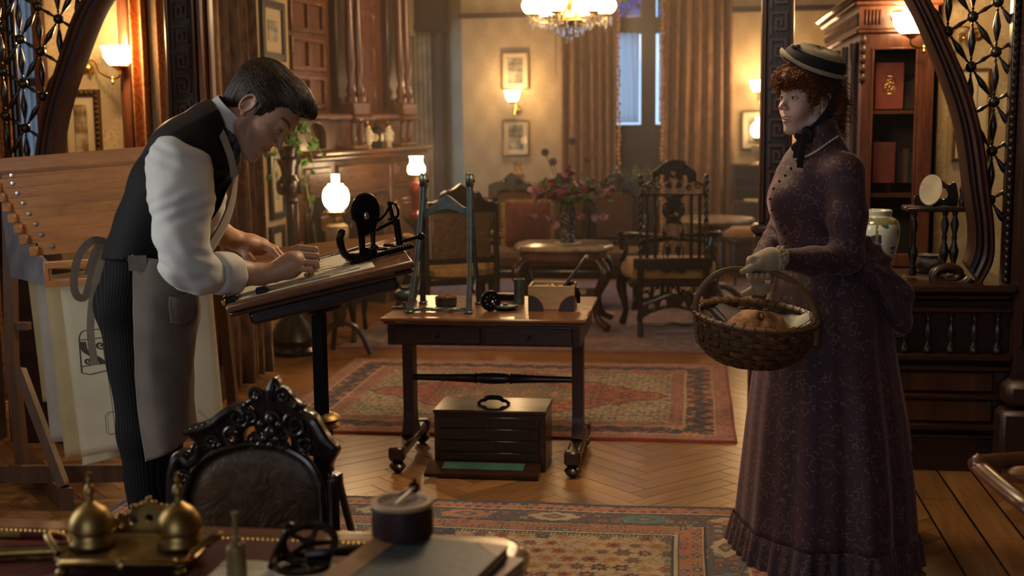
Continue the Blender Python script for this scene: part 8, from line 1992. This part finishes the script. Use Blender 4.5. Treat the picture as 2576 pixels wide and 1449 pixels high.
for i in range(NST):
    a=2*PI*(i+.5)/NST; pts=[bpt(a,t_,.0015*math.cos(PI*(j+i))) for j,t_ in enumerate(np.linspace(0,1,13))]
    wv=Vector((-math.sin(a)*Ba,math.cos(a)*Bb,0)).normalized()*.0095; mb=MB(); rs=[]
    for p in pts: nn=Vector((math.cos(a),math.sin(a),0))*.0009; rs.append([p-wv+nn,p+wv+nn,p+wv-nn,p-wv-nn])
    mb.ring(rs).build('stake',SPL,bask,smooth=False)
NR=7
for k in range(NR):
    tc=.09+k*.13; hh=.0088; rs=[]; n=NST*6
    for j in range(n):
        a=2*PI*j/n; off=.0034*math.cos(PI*(j/6-.5)+PI*k); u=bpt(a,tc-hh/HB*.93,off); l=bpt(a,min(tc+hh/HB*.93,1),off); nn=Vector((math.cos(a),math.sin(a),0))*.0008
        rs.append([u+nn,l+nn,l-nn,u-nn])
    MB().ring(rs,True,False,True).build('weaver',SPL,bask,smooth=False)
rs=[]
MB().ring([[bpt(2*PI*j/90,1.0)*1.0 for j in range(90)],[bpt(2*PI*j/90,1.0)*.985+Vector((0,0,.0)) for j in range(90)],[Vector((bpt(2*PI*j/90,1.0).x*.02,bpt(2*PI*j/90,1.0).y*.02,-HB-.002)) for j in range(90)]],True,True).build('bottom',SPL,bask)
for off,z in ((.006,.0),(-.006,.0)): MB().tube([bpt(2*PI*j/72,0,off)+Vector((0,0,z)) for j in range(72)],.0075,8,loop=True,flat=.75).build('rim',SPL2,bask)
mb=MB()
for i in range(36): a=2*PI*i/36; c0=bpt(a,0); rd=Vector((math.cos(a),math.sin(a),0)); mb.tube([c0+rd*.015*math.cos(b)+Vector((0,0,.012*math.sin(b)))+Vector((-math.sin(a),math.cos(a),0))*.006*b/6.28 for b in np.linspace(0,2*PI,9)],.0016,4)
stuff(mb.build('rim_lashing',SPL,bask))
hp_=[BK.inverted()@W(px,py,bd_+dz_) for px,py,dz_ in ((1758,862,0),(1751,800,0),(1752,757,0),(1768,722,0),(1800,692,0),(1840,679,0),(1890,680,0),(1940,686,0),(1985,703,-.006),(2022,733,0),(2046,772,0),(2053,810,0),(2051,870,0))]
MB().tube(smooth_path(hp_,6),.0068,10,flat=1.5,up=(0,1,0)).build('handle',SPL2,bask)
lp_=BK@Vector((.012,-.016,-.045))
s=SDF((-.17,-.14,-.09),(.17,.14,.10),.005); s.ell((0,0,-.01),(.115,.095,.055),.03); s.ell((-.01,.0,.03),(.06,.05,.030),.03); s.ell((-.035,-.01,.032),(.03,.035,.02),.02); s.ell((.03,.0,.03),(.035,.035,.018),.02); s.ell((.0,-.03,.052),(.012,.07,.012),.012,True); s.disp(wrinkle(.0035,40,21)); s.disp(wrinkle(.0015,120,22)); v,q=s.verts()
t=NT('bread_crust'); v_=t.coord(); n=t.noise(v_,16,5,.65); t.bs(Base_Color=t.ramp(n,[(.32,(.15,.05,.014)),(.5,(.33,.14,.045)),(.62,(.44,.23,.09)),(.75,(.55,.37,.2))]),Roughness=.7); t.bump(t.noise(v_,60,4),.4,.004)
lo=np_mesh('bread_loaf',relax(v,q,1),q,t.m,None); lo.matrix_basis=Matrix.Translation(lp_)@BK.to_3x3().to_4x4(); tag(lo,'round crusty brown loaf lying in the basket','bread')
t=NT('striped_linen_cloth'); v_=t.coord(); sp=t.n('ShaderNodeSeparateXYZ'); t.set(sp.inputs[0],v_); sx_=t.math('ADD',sp.outputs[1],t.math('MULTIPLY',sp.outputs[0],.35)); st_=t.math('MAXIMUM',t.band(sx_,.040,.052),t.band(sx_,.060,.065))
t.bs(Base_Color=t.mix(st_,(.55,.52,.40),(.09,.11,.15)),Roughness=.9)
def cloth(u,v_):
    a=u*2*PI; k=.02+.98*v_; R=.93; x=Ba*R*k*math.cos(a); y=Bb*R*k*math.sin(a); z=-.124+.100*k**2+.012*math.sin(3*a+1)*k+.006*math.sin(7*a)*k+.004*math.sin(13*a+5*k)
    if math.cos(a)>.3: z+=.016*k*(math.cos(a)-.3)
    return Vector((x,y,z))
o=MB().grid(cloth,72,14,closed_u=True).build('linen_cloth',t.m,ang=3); o.matrix_basis=BK; solid(o,.002); tag(o,'cream linen cloth with blue stripes lining the bread basket','cloth')
# ================================================================== haze in the back room
hz=NT('room_haze'); hz.t.nodes.remove(hz.b); vs_=hz.n('ShaderNodeVolumeScatter'); vs_.inputs['Color'].default_value=(1,.90,.76,1); vs_.inputs['Density'].default_value=.026; vs_.inputs['Anisotropy'].default_value=.25
hz.t.links.new(vs_.outputs[0],hz.t.nodes['Material Output'].inputs['Volume'])
o=MB().box((-.90,9.40,1.76),(3.40,5.5,3.44)).build('lamp_haze',hz.m,smooth=False); tag(o,'thin warm haze hanging in the lamplit back room','haze',None,'stuff')
